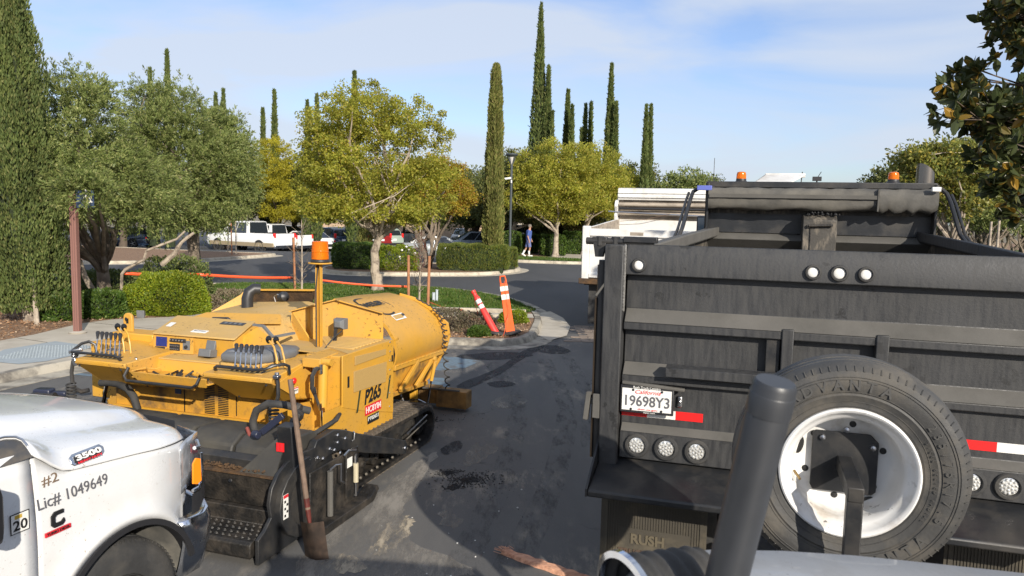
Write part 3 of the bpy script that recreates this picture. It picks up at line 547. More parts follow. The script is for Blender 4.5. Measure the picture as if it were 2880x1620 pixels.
# dark asphalt spill and crumbs
sp = spline([gp(1225, 1345), gp(1290, 1322), (gp(1350, 1328)), gp(1400, 1350), gp(1385, 1368), gp(1310, 1376), gp(1250, 1362)], 5)
def crumbs(name, c, sx_, sy_, n, r0, r1, ang=.4):
    mb = MB()
    for i in range(n):
        d = abs(random.gauss(0, 1)); a = random.uniform(0, 6.283); x = d * sx_ * math.cos(a); y = d * sy_ * math.sin(a); x, y = x * math.cos(ang) - y * math.sin(ang), x * math.sin(ang) + y * math.cos(ang)
        r_ = random.uniform(r0, r1) * (1.6 if d < .5 else 1); V = []
        for p in ((1, 0, 0), (-1, 0, 0), (0, 1, 0), (0, -1, 0), (0, 0, 1), (0, 0, -.4)): k = r_ * random.uniform(.6, 1.3); V.append((c[0] + x + p[0] * k, c[1] + y + p[1] * k, max(p[2] * k * .8 + r_ * .25, -.002)))
        mb.add(V, [(0, 2, 4), (2, 1, 4), (1, 3, 4), (3, 0, 4), (2, 0, 5), (1, 2, 5), (3, 1, 5), (0, 3, 5)])
    return tag(mb.build(name, PATCH, flat=True, recalc=False), kind='stuff')
cpt = gp(1320, 1350); crumbs('asphalt_crumbs', cpt, .16, .12, 700, .003, .011); crumbs('asphalt_crumbs', gp(1275, 1372), .05, .035, 160, .006, .016)
crumbs('asphalt_crumbs', (cpt.x + .1, cpt.y, 0), .5, .5, 220, .002, .006)
crumbs('asphalt_crumbs', gp(1260, 1330), .10, .05, 420, .003, .010)
crumbs('asphalt_crumbs', (-4.6, 8.2, 0), .7, .6, 900, .006, .022); crumbs('asphalt_crumbs', (-.9, 9.0, 0), .5, .3, 150, .003, .009)
mb = MB()
for _ in range(26):
    x, y = random.uniform(-1.9, .2), random.uniform(5.0, 7.2); r_ = random.uniform(.002, .006); mb.box((x, y, r_ * .4), (r_ * 2, r_ * 1.6, r_), Matrix.Rotation(random.random() * 3, 3, 'Z'))
tag(mb.build('gravel_bits', WHT, flat=True), kind='stuff')
# worn and sealed places on the near asphalt, plus a painted sunlit strip
def blob(name, pix, m, z=.003, wob=.03):
    P = [gp(*q) for q in pix]; P = spline([(p.x, p.y) for p in P], 6); P = [p + Vector((random.uniform(-wob, wob), random.uniform(-wob, wob), 0)) for p in P]; return flat(name, P, z, m)
SCF = scuffmat('scuffed_asphalt', (.40, .34, .25), .44, .56, 7); SCD = scuffmat('sealed_asphalt', (.025, .026, .029), .38, .52, 3.5); SCL = scuffmat('dusty_sunlit_asphalt', (.24, .22, .19), .40, .60, 2.2)
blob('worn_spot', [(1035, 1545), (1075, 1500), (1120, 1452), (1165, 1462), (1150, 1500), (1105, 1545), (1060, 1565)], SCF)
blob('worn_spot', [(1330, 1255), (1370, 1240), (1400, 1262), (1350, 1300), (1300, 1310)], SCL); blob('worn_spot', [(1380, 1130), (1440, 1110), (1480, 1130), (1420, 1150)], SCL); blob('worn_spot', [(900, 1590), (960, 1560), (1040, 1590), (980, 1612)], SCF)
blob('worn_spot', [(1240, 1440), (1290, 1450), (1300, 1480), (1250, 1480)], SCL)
blob('sealed_crack', [(1290, 1082), (1400, 1035), (1470, 988), (1520, 968), (1530, 978), (1480, 1004), (1410, 1050), (1320, 1092)], SCD, .0045, .012)
blob('sealed_patch', [(1500, 975), (1560, 972), (1606, 988), (1570, 996), (1520, 990)], SCD, .0046, .015); blob('sealed_patch', [(1290, 1000), (1420, 990), (1500, 1000), (1400, 1012), (1310, 1010)], SCD, .0047, .02)
blob('sealed_patch', [(1370, 1078), (1420, 1072), (1450, 1082), (1400, 1090)], SCD, .0048, .01); blob('sealed_patch', [(1240, 1262), (1290, 1240), (1300, 1262), (1255, 1280)], SCD, .0049, .01)
SCT = scuffmat('tyre_track', (.058, .058, .060), .48, .85, 8)
def track_mark(pix, wdt, z):
    P = [gp(*q) for q in pix]; C_ = spline([(p.x, p.y) for p in P], 8, False); V = []; F = []
    for i, p in enumerate(C_):
        t = (C_[min(i + 1, len(C_) - 1)] - C_[max(i - 1, 0)]).normalized(); n_ = Vector((-t.y, t.x, 0)) * (wdt / 2 + random.uniform(-.01, .01)); V += [tuple(p + n_ + Vector((0, 0, z))), tuple(p - n_ + Vector((0, 0, z)))]
    F = [(2 * i, 2 * i + 1, 2 * i + 3, 2 * i + 2) for i in range(len(C_) - 1)]; me = bpy.data.meshes.new('tyre_mark'); me.from_pydata(V, [], F); me.materials.append(SCT); o = bpy.data.objects.new('tyre_mark', me); COL.objects.link(o); o['kind'] = 'structure'
track_mark([(1380, 1020), (1450, 1120), (1440, 1260), (1380, 1420), (1290, 1600)], .24, .0052); track_mark([(1530, 1010), (1590, 1140), (1570, 1300), (1500, 1480), (1420, 1610)], .24, .0054); track_mark([(1560, 960), (1640, 1080), (1660, 1260)], .20, .0056)
blob('sunlit_dust_strip', [(830, 1615), (900, 1520), (1010, 1430), (1130, 1330), (1230, 1270), (1180, 1360), (1130, 1440), (1160, 1520), (1330, 1615), (1000, 1640)], SCL, .0036, .03)  # pale dust tone kept to the sunlit wedge, painting in part of its brightness
# ================================================================== TREES AND PLANTS
# tall columnar cypress at the left edge
ct = thing('cypress_tree', 'huge dense cypress column at the left edge, wider than the frame shows', 'tree', (-9.75, 15.4, .1)); ct.rotation_euler = (0, R(-3.2), 0)
obj('crown', cypress_mesh(11.5, .74, 120000, L_CYP, .2, 1.0, .085, .03, .14, rough=.13), ct)
cm = MB(); cm.tube([(0, 0, -.1), (0, 0, 10.5)], [.16, .02], 8); cm.tube([(.38, -.45, -.1), (.3, -.3, .9)], [.05, .04], 6); cm.build('trunk', BARKL, ct)
# inner mass keeps the column opaque
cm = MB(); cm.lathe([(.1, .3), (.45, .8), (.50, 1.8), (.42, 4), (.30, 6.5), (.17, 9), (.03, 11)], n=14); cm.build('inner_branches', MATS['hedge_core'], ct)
# olive trees
def ell(px, py, Y, rx, ry, rz, wgt=None):
    p = at(px, py, Y); return (p.x, p.y, p.z, rx, ry, rz) + ((wgt,) if wgt else ())
KW = dict(lm=L_OLV, nleaf=168, clump_r=.34, ln=.082, wd=.023, twig=.42, up=.3, droop=.25, inner=.15)
tree('olive_tree', 'broad grey green olive tree with forking pale trunk behind the brown sign post', 'tree', (-9.45, 17.6, .1),
     [ell(200, 365, 17.6, 1.35, 1.2, 1.1), ell(90, 470, 17.3, 1.1, 1.2, .95), ell(270, 480, 17.4, 1.35, 1.2, .85), ell(150, 560, 17, 1.1, 1.0, .5), ell(215, 275, 17.8, .7, .8, .5), ell(400, 520, 17.6, .9, .9, .7), ell(150, 560, 15.9, .95, .7, .45), ell(240, 520, 15.6, .75, .6, .5), ell(330, 575, 16.8, 1.3, .8, .42), ell(110, 440, 15.8, .9, .6, .7), ell(228, 528, 14.2, .38, .12, .17, .45)],
     bark=BARK, tr=.155, fork=1.1, nclump=640, nlimb=16, bend=.22, **KW)
tree('olive_tree', 'olive tree with one straight trunk beside the clipped yellow green shrub', 'tree', (-8.95, 21.4, .1),
     [ell(455, 355, 21.4, 1.25, 1.2, 1.1), ell(570, 470, 21.2, 1.3, 1.2, .95), ell(400, 450, 21.4, 1.1, 1.1, .9), ell(520, 570, 21, 1.5, 1.1, .6), ell(430, 275, 21.6, .65, .6, .45), ell(450, 590, 19.8, 1.2, .8, .4), ell(585, 430, 21.2, .75, .8, .9)],
     bark=BARK, tr=.15, fork=2.0, nclump=640, nlimb=12, **KW)
tree('olive_tree', 'olive tree with yellowing tips standing above the white crew cab pickup', 'tree', (-12.2, 29.5, .1),
     [ell(625, 440, 29.5, 1.1, 1.2, 1.5), ell(590, 560, 29.2, 1.4, 1.2, .95), ell(655, 520, 29.2, .75, 1, 1.1), ell(620, 360, 29.5, .7, .9, .8)],
     bark=BARK, tr=.13, fork=1.9, nclump=380, nlimb=8, **dict(KW, ln=.11, wd=.034))
# low grey limbs of the first olive (the bare one carries the tape)
mb = MB(); a = at(302, 800, 17.4); 
pts = [at(330, 870, 17.3), at(318, 840, 17.2), at(345, 818, 17.1)]
mb.tube([at(325, 868, 17.5), at(312, 842, 17.3), at(330, 822, 17.2), at(352, 815, 17.1)], [.075, .06, .05, .04], 7)
mb.tube([at(342, 815, 17.15), at(343, 770, 17.1), at(352, 758, 17.1), at(405, 730, 17.0), at(412, 705, 17), at(450, 690, 17), at(498, 672, 17), at(520, 650, 17)], [.035, .035, .035, .035, .03, .03, .025, .02], 6)
mb.tube([at(290, 862, 17.5), at(262, 820, 17.3), at(240, 780, 17.2), at(225, 735, 17.1), at(190, 690, 17), at(140, 640, 17)], [.09, .075, .06, .05, .045, .03], 7)
mb.tube([at(455, 745, 17.3), at(492, 712, 17.3), at(510, 680, 17.3), at(545, 655, 17.3)], [.06, .055, .045, .03], 7)
olv = bpy.data.objects['olive_tree']; o = mb.build('low_branch', BARKL, None); o.parent = olv; o.location = -olv.location
# young shrubs near them
shrub('clipped_shrub', 'large rounded yellow green shrub clipped smooth, behind the paver', (-7.75, 17.1, .1), .86, .72, .86, 24000, L_SHR, .05, .028)
shrub('green_shrub', 'leafy green shrub right of the brown sign post', (-8.75, 16.2, .1), .5, .45, .55, 6000, L_HDG, .06, .035)
shrub('green_shrub', 'green shrub between the cypress column and the brown sign post', (-9.35, 15.7, .1), .42, .4, .62, 5000, L_HDG, .06, .035)
shrub('dark_shrub', 'dark shrub in the shade behind the olive trunk', (-10.0, 18.6, .1), 1.1, .7, .75, 7000, L_CYP, .06, .035)
shrub('dark_shrub', 'dark reddish shrub behind the clipped yellow green shrub', (-8.4, 18.9, .1), .95, .6, 1.1, 6000, L_CYP, .06, .035)
shrub('low_shrub', 'small dry shrub right of the clipped yellow green shrub', (-6.65, 17.9, .1), .42, .35, .45, 3500, L_DRY, .05, .02, core=False)
for i, (x, y, s, lab) in enumerate(((-1.35, 15.9, .42, 'grey green dry shrub behind the paver hopper'), (-.75, 15.4, .42, 'dry pinkish shrub left of the red channelizer post'), (.05, 16.7, .3, 'green shrub between the two channelizer posts'), (-.62, 14.75, .2, 'low leafy plant at the foot of the red channelizer post'))):
    shrub('bed_shrub', lab, (x, y, .1), s, s, s * .85, 3800, (L_DRY, L_DRY, L_SHR, L_HDG)[i], .055, .016, cat='shrub', core=False, group='shrubs in the small front bed')
# gold tree on the near lawn
tree('ginkgo_tree', 'round golden green tree with pale trunk on the near lawn', 'tree', (-4.0, 22.6, .12),
     [ell(1010, 330, 22.6, 1.5, 1.4, .95), ell(1150, 360, 22.4, 1.15, 1.2, .85), ell(925, 400, 22.6, 1.0, 1.2, 1.0), ell(1040, 480, 22.4, 2.0, 1.6, .8), ell(1060, 580, 22.2, 2.05, 1.5, .55), ell(1200, 520, 22.6, .9, 1, 1.0), ell(1240, 395, 22.8, .42, .5, .5), ell(1030, 265, 22.8, .7, .8, .45), ell(895, 540, 22.5, .75, 1, .8), ell(920, 590, 22.3, 1.1, 1.0, .42), ell(1160, 600, 22.3, 1.1, 1.0, .4), ell(890, 450, 22.5, .7, .9, .8)],
     L_GRN, BARKL, tr=.13, fork=1.75, nclump=600, nleaf=100, clump_r=.27, ln=.072, wd=.050, up=-.1, nlimb=18, inner=.15, twigs=30)
# second tree, in the island, many thin stems
tree('crape_myrtle', 'multi stemmed tree with orange tinged leaves in the planted island', 'tree', (-3.6, 32.6, .11),
     [ell(1200, 520, 32.6, 1.9, 1.5, 1.25), ell(1130, 560, 32.6, 1.3, 1.3, .9), ell(1280, 560, 32.4, .9, 1.1, .8)],
     L_CRP, BARK, tr=.12, fork=1.2, nclump=420, nleaf=90, clump_r=.34, ln=.085, wd=.055, nlimb=12, multi=4, up=0)
tree('yellow_tree', 'slim bright yellow tree right of the rearmost olive', 'tree', (-17.2, 56, -.6),
     [ell(765, 470, 56, 1.7, 1.5, 2.2), ell(780, 570, 56, 1.9, 1.6, 1.4)], L_YEL, BARKD, tr=.12, fork=1.7, nclump=260, nleaf=110, clump_r=.36, ln=.11, wd=.07, nlimb=6)
tree('yellow_tree', 'gold tinged tree behind the left side of the round golden tree', 'tree', (-16.5, 62, -.6),
     [ell(840, 550, 62, 2.6, 2.1, 2.1), ell(905, 575, 62, 2.1, 1.8, 1.5)], L_GRN, BARKD, tr=.14, fork=1.7, nclump=280, nleaf=100, clump_r=.42, ln=.12, wd=.075, nlimb=8, multi=2)
tree('yellow_tree', 'small gold tree above the parked white pickup beds', 'tree', (-21.5, 62, -.6),
     [ell(690, 525, 62, 2.8, 2.0, 2.2)], L_GRN, BARKD, tr=.12, fork=1.7, nclump=110, nleaf=90, clump_r=.42, ln=.12, wd=.075, nlimb=5)
# right hand group
for (px, py, Y, rx, rz_, lab, bx) in ((1475, 520, 44.5, 2.0, 2.2, 'round olive gold tree left of the walking man, first of the right hand group', 1440), (1560, 500, 42.8, 2.5, 2.1, 'widest round tree of the right hand group, on a pale trunk at the kerb', 1560), (1665, 500, 46, 2.2, 1.9, 'round tree behind the white dump truck, last of the right hand group', 1640)):
    b = gp(bx, 728 if bx == 1560 else 715); b.y = Y; b.x = (bx - 1440) / FPX * Y; b.z = .12
    tree('round_tree', lab, 'tree', tuple(b), [ell(px, py, Y, rx, 1.8, rz_), ell(px + 50, py + 60, Y, rx * .8, 1.6, rz_ * .62), ell(px - 50, py + 40, Y, rx * .75, 1.6, rz_ * .7)],
         L_GRN if px != 1475 else L_FAR, BARKL, tr=.15, fork=1.6, nclump=380, nleaf=105, clump_r=.42, ln=.12, wd=.07, nlimb=8, inner=.3, group='round trees beyond the far kerb')
# island hedges, cypress
hedge('clipped_hedge', 'dark green clipped hedge block at the left end of the planted island', -7.35, -5.35, 30.6, 32.4, 1.12, 12000, L_HDG, .07, .035)
hedge('clipped_hedge', 'long feathery clipped hedge at the right end of the planted island', -3.15, -.15, 31.1, 33.2, 1.12, 20000, L_ROS, .11, .022, up=1.2)
hedge('clipped_hedge', 'feathery hedge end piece right of the slim island cypress', -.5, .15, 32.3, 33.9, .95, 6000, L_ROS, .11, .022, up=1.2)
rb = shrub('rose_bush', 'yellow green rose bush with white blooms in the middle of the planted island', (-4.75, 31.0, .1), .95, .6, .95, 6500, L_SHR, .075, .045, cat='rose bush', core=False)
for _ in range(9): MB().lathe([(.0, .045), (.04, .03), (.05, 0), (.03, -.03), (0, -.04)], c=(random.uniform(-.9, 1.5), -.55 + random.uniform(-.1, .3), random.uniform(.45, 1.25)), n=7).build('rose_bloom', WHT, rb)
mb = MB()
for _ in range(7): limb(mb, (random.uniform(-.3, .3), 0, 0), (random.uniform(-.8, .8), random.uniform(-.3, .1), random.uniform(.5, .9)), .02, .008)
mb.build('branches', BARK, rb)
def cyp(label, px, Y, top_py, base_py, wpx, lm, n, split=False, tip=.95, group=None, lean=0.):
    b = at(px, 700, Y); top = at(px, top_py, Y).z; r_ = wpx / 2 / FPX * Y
    o = thing('cypress_tree', label, 'tree', (b.x, Y, .08), random.random() * 6, group); h = top - .08
    obj('crown', cypress_mesh(h, r_, n, lm, .2, tip, max(.12, Y * .005), max(.05, Y * .0016), .15), o)
    m_ = MB(); m_.tube([(0, 0, -.1), (0, 0, h * .3), (0, 0, h * .9)], [r_ * .72, r_ * .6, r_ * .04], 9); m_.build('trunk', MATS['hedge_core'], o); return o
cyp('slim shaggy brownish cypress column rising out of the planted island hedge', 1386, 32.3, 186, 700, 50, L_CYB, 26000, tip=.35)
cg = 'dark cypress spires beyond the parking area'
for a in (('tallest cypress spire, a sharp point high above all others', 1505, 55, 14, 66), ('cypress spire leaning against the right side of the tallest spire', 1530, 54.5, 190, 42), ('short cypress spire right of the tallest spire pair', 1543, 54, 318, 30),
          ('cypress spire second group from the tallest, the taller of its pair', 1585, 56, 258, 36), ('thin cypress spire beside the taller one of the second pair', 1598, 55, 300, 28),
          ('low cypress spire left of the twin thin spires', 1626, 57, 366, 18), ('thin cypress spire, left of the twin thin spires', 1635, 57, 298, 24), ('thin cypress spire, right of the twin thin spires', 1650, 57, 292, 24),
          ('tall cypress spire above the tailgate of the white dump truck', 1703, 54, 184, 40), ('short split cypress spire beside the one above the white dump truck', 1719, 53.5, 292, 32),
          ('rightmost cypress spire but one, twin left tip', 1803, 55, 300, 26), ('rightmost cypress spire, twin right tip', 1816, 55.5, 299, 26),
          ('thin cypress spire just above the first olive crown', 433, 48, 196, 30), ('taller crooked cypress spire above the second olive crown', 481, 47, 146, 34),
          ('thin cypress spire, left one of a pair above the third olive', 613, 52, 267, 26), ('thin cypress spire, right one of a pair above the third olive', 634, 52, 256, 28),
          ('small cypress spire left of the sharp one by the yellow tree', 743, 64, 310, 22), ('sharp cypress spire right above the yellow tree', 775, 63, 258, 28),
          ('faint cypress spire behind the left rim of the golden tree', 866, 54, 288, 28), ('cypress spire showing through the left half of the golden tree', 892, 54, 270, 28), ('cypress spire poking out of the top of the golden tree', 996, 52, 206, 46)):
    cyp(a[0], a[1], a[2], a[3], 700, a[4], L_CYP, 8500 if a[4] > 30 else 4500, group=cg)
# bushy column behind the island
o = thing('cypress_bush', 'short bushy cypress stump growth between the two parked dark cars', 'shrub', (-6.6, 34.6, .1)); obj('crown', cypress_mesh(1.9, .4, 3500, L_CYB, .05, .3, .12, .05, .5), o); MB().cyl((0, 0, 0), (0, 0, 1.4), .06, 6).build('trunk', BARK, o)
# hedges by the walking man
for (x0, x1, y0, y1, z, lab) in ((-1.1, .45, 43.6, 45.2, 1.45, 'dark hedge left of the walking man'), (1.6, 3.0, 43.6, 45.4, 1.3, 'bright green hedge right of the walking man'), (3.1, 4.4, 46, 47.5, 1.45, 'hedge farther back beside the white dump truck'), (.5, 1.5, 46.2, 47.6, 1.2, 'shaded hedge right behind the walking man')):
    hedge('boundary_hedge', lab, x0, x1, y0, y1, z, 6000, L_HDG, .10, .06, group='hedges beyond the far kerb')
# background tree belt (a few crowns, copied)
protos = []
for i in range(4):
    E = [(0, 0, 3.6, 2.9, 2.4, 1.5), (1.4, .3, 3.0, 1.8, 1.7, 1.1), (-1.5, -.2, 3.1, 1.8, 1.7, 1.1), (.3, 0, 4.7, 1.4, 1.4, .9)]
    E = [(e[0] + random.uniform(-.5, .5), e[1], e[2] + random.uniform(-.4, .4), e[3], e[4], e[5] * random.uniform(.85, 1.2)) for e in E]
    protos.append(tree('far_tree', 'x', 'tree', (0, 0, 0), E, (L_FAR, L_FAR, L_OLV, L_GRN)[i], BARKD, tr=.2, fork=1.5, nclump=300, nleaf=85, clump_r=.55, ln=.17, wd=.09, nlimb=8, multi=2 if i % 2 else 1))
spots = [(-36, 38, 0, 1.25), (-33, 52, 1, 1.3), (-28, 60, 0, 1.2), (-25.5, 50, 2, 1.1), (-21, 56, 1, 1.15), (-18, 63, 0, 1.1), (-14.5, 70, 1, 1.15), (-9, 76, 0, 1.1), (-12, 80, 3, 1.2), (-4.6, 82, 1, 1.15), (-2.8, 58, 0, .95), (-.9, 52, 1, .92), (-.2, 70, 2, 1.2), (2.0, 56, 0, 1.05), (4.0, 50, 1, .8), (6.5, 58, 3, .95), (9.5, 62, 0, 1.0), (12.5, 57, 2, .95), (-6.5, 62, 3, 1.0), (16.5, 66, 0, .9)]
labs = ['by the left frame edge behind the tall cypress', 'behind the first olive crown', 'far behind the second olive', 'behind the nose of the white crew cab pickup', 'behind the roof of the white crew cab pickup', 'behind the white pickup tailgates', 'behind the dark blue car', 'behind the black car', 'farther back behind the black car', 'above the plank fence', 'left of the lamp post', 'behind the lamp post', 'far back right of the lamp post', 'behind the walking man', 'behind the right hand group', 'behind the white dump truck tailgate', 'above the white dump truck body', 'left of the black cab shield', 'behind the low end of the golden tree', 'behind the black cab shield']
tone = ['dark', 'dark spreading', 'grey green', 'gold green']
def drop_copy(proto, used, loc, s, rz, label, group):
    r_ = proto if not used else copy_tree(proto); r_.location = loc; r_.rotation_euler = (0, 0, rz); r_.scale = (s, s, s); tag(r_, label, 'tree', group); return r_
usedp = set()
for (x, y, k, s), lb in zip(spots, labs):
    drop_copy(protos[k], k in usedp, (x, y, -drop(x, y)), s * (1.0 if x < -20 else 1.18), random.random() * 6, f'{tone[k]} background tree {lb}', 'background trees'); usedp.add(k)
# grove at the far right, behind the dump truck body
gl = ['nearest the second magnolia trunk', 'with two leaning pale stems', 'beside the dark thin post', 'right of the leaning pale stems', 'at the right frame edge', 'far back in the grove', 'behind the grove gap', 'last at the far right']
gp_ = tree('grove_tree', 'x', 'tree', (0, 0, 0), [(0, 0, 3.6, 2.1, 1.7, 1.1), (.9, .2, 3.0, 1.4, 1.3, .8), (-.9, 0, 3.2, 1.4, 1.3, .8)], L_OLV, BARK, tr=.12, fork=1.3, nclump=200, nleaf=100, clump_r=.4, ln=.13, wd=.045, nlimb=9, multi=3, twig=.4, droop=.2)
for i, (px, Y) in enumerate(((2700, 40), (2752, 36), (2800, 42), (2850, 37), (2900, 40), (2660, 50), (2780, 52), (2960, 46))):
    p = at(px, 700, Y); drop_copy(gp_, i > 0, (p.x, Y, .1), 1.0 + .12 * (i % 3) + (Y - 38) * .012, random.random() * 6, f'grey green grove tree {gl[i]}', 'grove behind the black dump truck')
for i, (px, Y, s) in enumerate(((2640, 56, 1.5), (2760, 60, 1.6), (2880, 58, 1.5), (3020, 54, 1.5))):
    p = at(px, 700, Y); drop_copy(protos[1 if i % 2 else 0], True, (p.x, Y, -drop(p.x, Y)), s, i, f'dark tall tree closing the back of the grove, {["left end", "second from left", "third from left", "right end"][i]}', 'grove behind the black dump truck')
for i, (px, Y) in enumerate(((2705, 34), (2800, 33), (2870, 34))):
    p = at(px, 700, Y); shrub('grove_shrub', ['bright low shrub under the second magnolia', 'sunlit low shrub among the pale grove stems', 'sunlit shrub at the right frame edge'][i], (p.x, Y, .1), 1.6, .9, .9, 5000, L_HDG, .10, .06)
for i, (px, Y, h) in enumerate(((2782, 30, 2.6), (2804, 29, 2.8), (2792, 33, 1.6))):
    p = at(px, 700, Y); o = MB().cyl((0, 0, -.1), (0, 0, h), .045, 8).build('tree_stake', BARKL); o.location = (p.x, Y, 0); tag(o, ['pale tall stake in the grove, left one', 'pale tall stake in the grove, right one', 'short pale stake between the two tall grove stakes'][i], 'stake', 'grove stakes')
# second magnolia, behind the black dump truck
tree('magnolia_tree', 'sunlit yellow green magnolia behind the exhaust stack of the black dump truck', 'tree', (at(2682, 660, 21).x, 21, .1),
     [ell(2660, 480, 21, 1.35, 1.1, .8), ell(2580, 440, 21, .7, .8, .45), ell(2760, 520, 21, .8, .9, .6), ell(2690, 560, 20.8, .75, .8, .5)],
     L_MG2, BARKL, tr=.10, fork=1.9, nclump=300, nleaf=60, clump_r=.26, ln=.12, wd=.055, nlimb=14, inner=.2, twigs=20)
# near magnolia: big leaves in rosettes at the upper right
mg = thing('magnolia_tree', 'near magnolia with large dark glossy leaves reaching in from the upper right', 'tree', (7.3, 9.6, 0))
bpts = []
mb = MB(); mb.tube([(0, 0, -.1), (.0, 0, 1.6), (-.1, -.1, 3.0), (-.05, 0, 5.4)], [.14, .11, .09, .04], 10); mb.build('trunk', BARK, mg)
mb = MB(); PP = []; DD = []
targets = [(2662, 262), (2690, 245), (2720, 222), (2705, 285), (2740, 260), (2760, 200), (2700, 320), (2745, 320), (2775, 285), (2790, 340), (2730, 350), (2760, 380), (2800, 400), (2840, 330), (2860, 380), (2830, 430), (2790, 450), (2840, 480), (2870, 450), (2780, 500), (2820, 520), (2865, 530), (2860, 250), (2850, 60), (2790, 25), (2820, 90), (2860, 130), (2870, 20), (2880, 180), (2885, 300), (2830, 5), (2890, 560), (2760, 430), (2800, 360), (2815, 290), (2760, 345), (2850, 420), (2810, 475), (2850, 290), (2862, 90), (2885, 420), (2872, 500), (2720, 300), (2680, 275), (2735, 215), (2855, 600), (2780, 320), (2745, 290), (2825, 395), (2880, 350), (2880, 240), (2865, 560), (2845, 30), (2880, 70), (2895, 130)]
for i in range(60): targets.append((random.uniform(2900, 3350), random.uniform(-200, 600)))
for (px, py) in targets:
    tgt = at(px, py, random.uniform(8.6, 10.2)) - Vector(mg.location); base = Vector((0, 0, max(1.8, min(5.2, tgt.z - .3 - abs(tgt.x) * .15)))) 
    mid = base.lerp(tgt, .5) + Vector((0, random.uniform(-.2, .2), .12)); mb.tube([base, mid, tgt], [.028, .016, .006], 5)
    for s_ in range(4):
        c = tgt + Vector((random.uniform(-.15, .15), random.uniform(-.25, .25), random.uniform(-.15, .15))) * (s_ > 0); ax = (tgt - mid).normalized() * .8 + Vector(unit(1)[0]) * .6
        if s_: mb.tube([tgt.lerp(mid, .25), c], [.006, .004], 4)
        for q in range(10): PP.append(c); DD.append(ax * .45 + Vector(unit(1)[0]))
mb.build('branches', BARKD, mg, recalc=False)
PP = np.array([tuple(p) for p in PP]); DD = np.array([tuple(p) for p in DD]); D = DD / np.linalg.norm(DD, axis=1, keepdims=True); n = len(PP)
S = np.cross(D, rng.normal(size=(n, 3))); S /= np.linalg.norm(S, axis=1, keepdims=True); NN = np.cross(D, S); l = rng.uniform(.11, .19, (n, 1)); wd_ = l * rng.uniform(.20, .27, (n, 1))
V = np.empty((n, 8, 3)); prof = [(.0, 0, 0), (.3, 1, .12), (.62, .95, .14), (.86, .5, .06), (1.0, 0, -.08), (.86, -.5, .06), (.62, -.95, .14), (.3, -1, .12)]
for k, (a, b, c) in enumerate(prof): V[:, k] = PP + D * l * a + S * wd_ * b + NN * l * c * (abs(b) - .3)
me = bpy.data.meshes.new('crown'); F = [tuple(np.array(f) + 8 * i) for i in range(n) for f in ((0, 1, 2, 3, 4), (0, 4, 5, 6, 7))]
me.from_pydata(V.reshape(-1, 3).tolist(), [], [tuple(int(x) for x in f) for f in F]); me.materials.append(L_MAG); obj('crown', me, mg)
# young staked trees on the near lawn
def young(label, base, h, spread, n, m_trunk, wrap=False):
    r_ = thing('sapling', label, 'tree', base); mb = MB(); mb.tube([(0, 0, -.05), (.01, 0, h * .5), (0, 0, h)], [.028, .02, .008], 7); mb.build('trunk', m_trunk, r_)
    mb = MB()
    for _ in range(n):
        z = random.uniform(h * .12, h * .85); a = random.uniform(0, 6.283); q = Vector((math.cos(a) * spread * random.uniform(.4, 1), math.sin(a) * spread * .7, z + random.uniform(.15, .45))); pts = limb(mb, (0, 0, z), q, .009, .002, .15, 4, 4)
        for _2 in range(3): b0 = random.choice(pts[1:]); limb(mb, b0, b0 + Vector((random.uniform(-.16, .16), random.uniform(-.1, .1), random.uniform(.0, .18))), .004, .001, .1, 2, 3)
    mb.build('branches', BARK, r_, recalc=False); return r_
young('bare staked sapling with whitish stem behind the amber beacon', (-5.5, 19.9, .12), 2.1, .45, 26, BARKL)
y2 = young('bare twiggy sapling with white wrapped stem behind the paver hopper', (-2.42, 19.9, .12), 2.0, .42, 60, BARKL)
P_ = unit(500) * np.array([.16, .12, .5]) + np.array([0, 0, 1.35]); obj('dead_leaves', leaves_mesh('dead_leaves', P_, unit(500), .035, .02, leafmat('dead_leaf', (.14, .05, .04), (.25, .10, .07), None, .2)), y2)
for i, (a, b, lab) in enumerate(((((825, 668), (830, 826)), 21.8, 'brown wooden stake left of the amber beacon'), (((894, 700), (888, 860)), 20.2, 'brown wooden stake just right of the amber beacon pole'), (((1149, 718), (1149, 850)), 20.4, 'brown wooden stake left of the wrapped sapling'), (((1208, 720), (1203, 866)), 19.6, 'brown wooden stake right of the wrapped sapling'))):
    p0 = gp(*a[1], .12); y = p0.y; p1 = at(*a[0], y); mb = MB(); mb.cyl((0, 0, -.1), tuple(p1 - p0), .036, 10); o = mb.build('tree_stake', STK); o.location = p0; tag(o, lab, 'stake', 'stakes holding the lawn saplings')
for (a, b, lab) in (((828, 788), (892, 792), 'dark tie between the stakes of the left sapling'), ((1150, 800), (1206, 803), 'pale tie between the stakes of the wrapped sapling')):
    mb = MB(); mb.tube([at(*a, 20.3), at((a[0] + b[0]) / 2, a[1] + 3, 20.0), at(*b, 19.8)], .012, 5); tag(mb.build('tree_tie', GREYI if a[0] < 1000 else BARKL), lab, 'tie')
# thin leafless saplings in stakes on the far left bed
for i, (px, y) in enumerate(((640, 38.5), (652, 38.5), (664, 38.6))):
    p = at(px, 700, y); o = MB().cyl((0, 0, -.05), (random.uniform(-.1, .1), 0, 2.1), .03, 6).build('tree_stake', STK if i % 2 else BARKL); o.location = (p.x, y, .1); tag(o, ['left stake in front of the crew cab pickup door', 'middle stake in front of the crew cab pickup door', 'right stake in front of the crew cab pickup door'][i], 'stake', 'stakes in the far left bed')
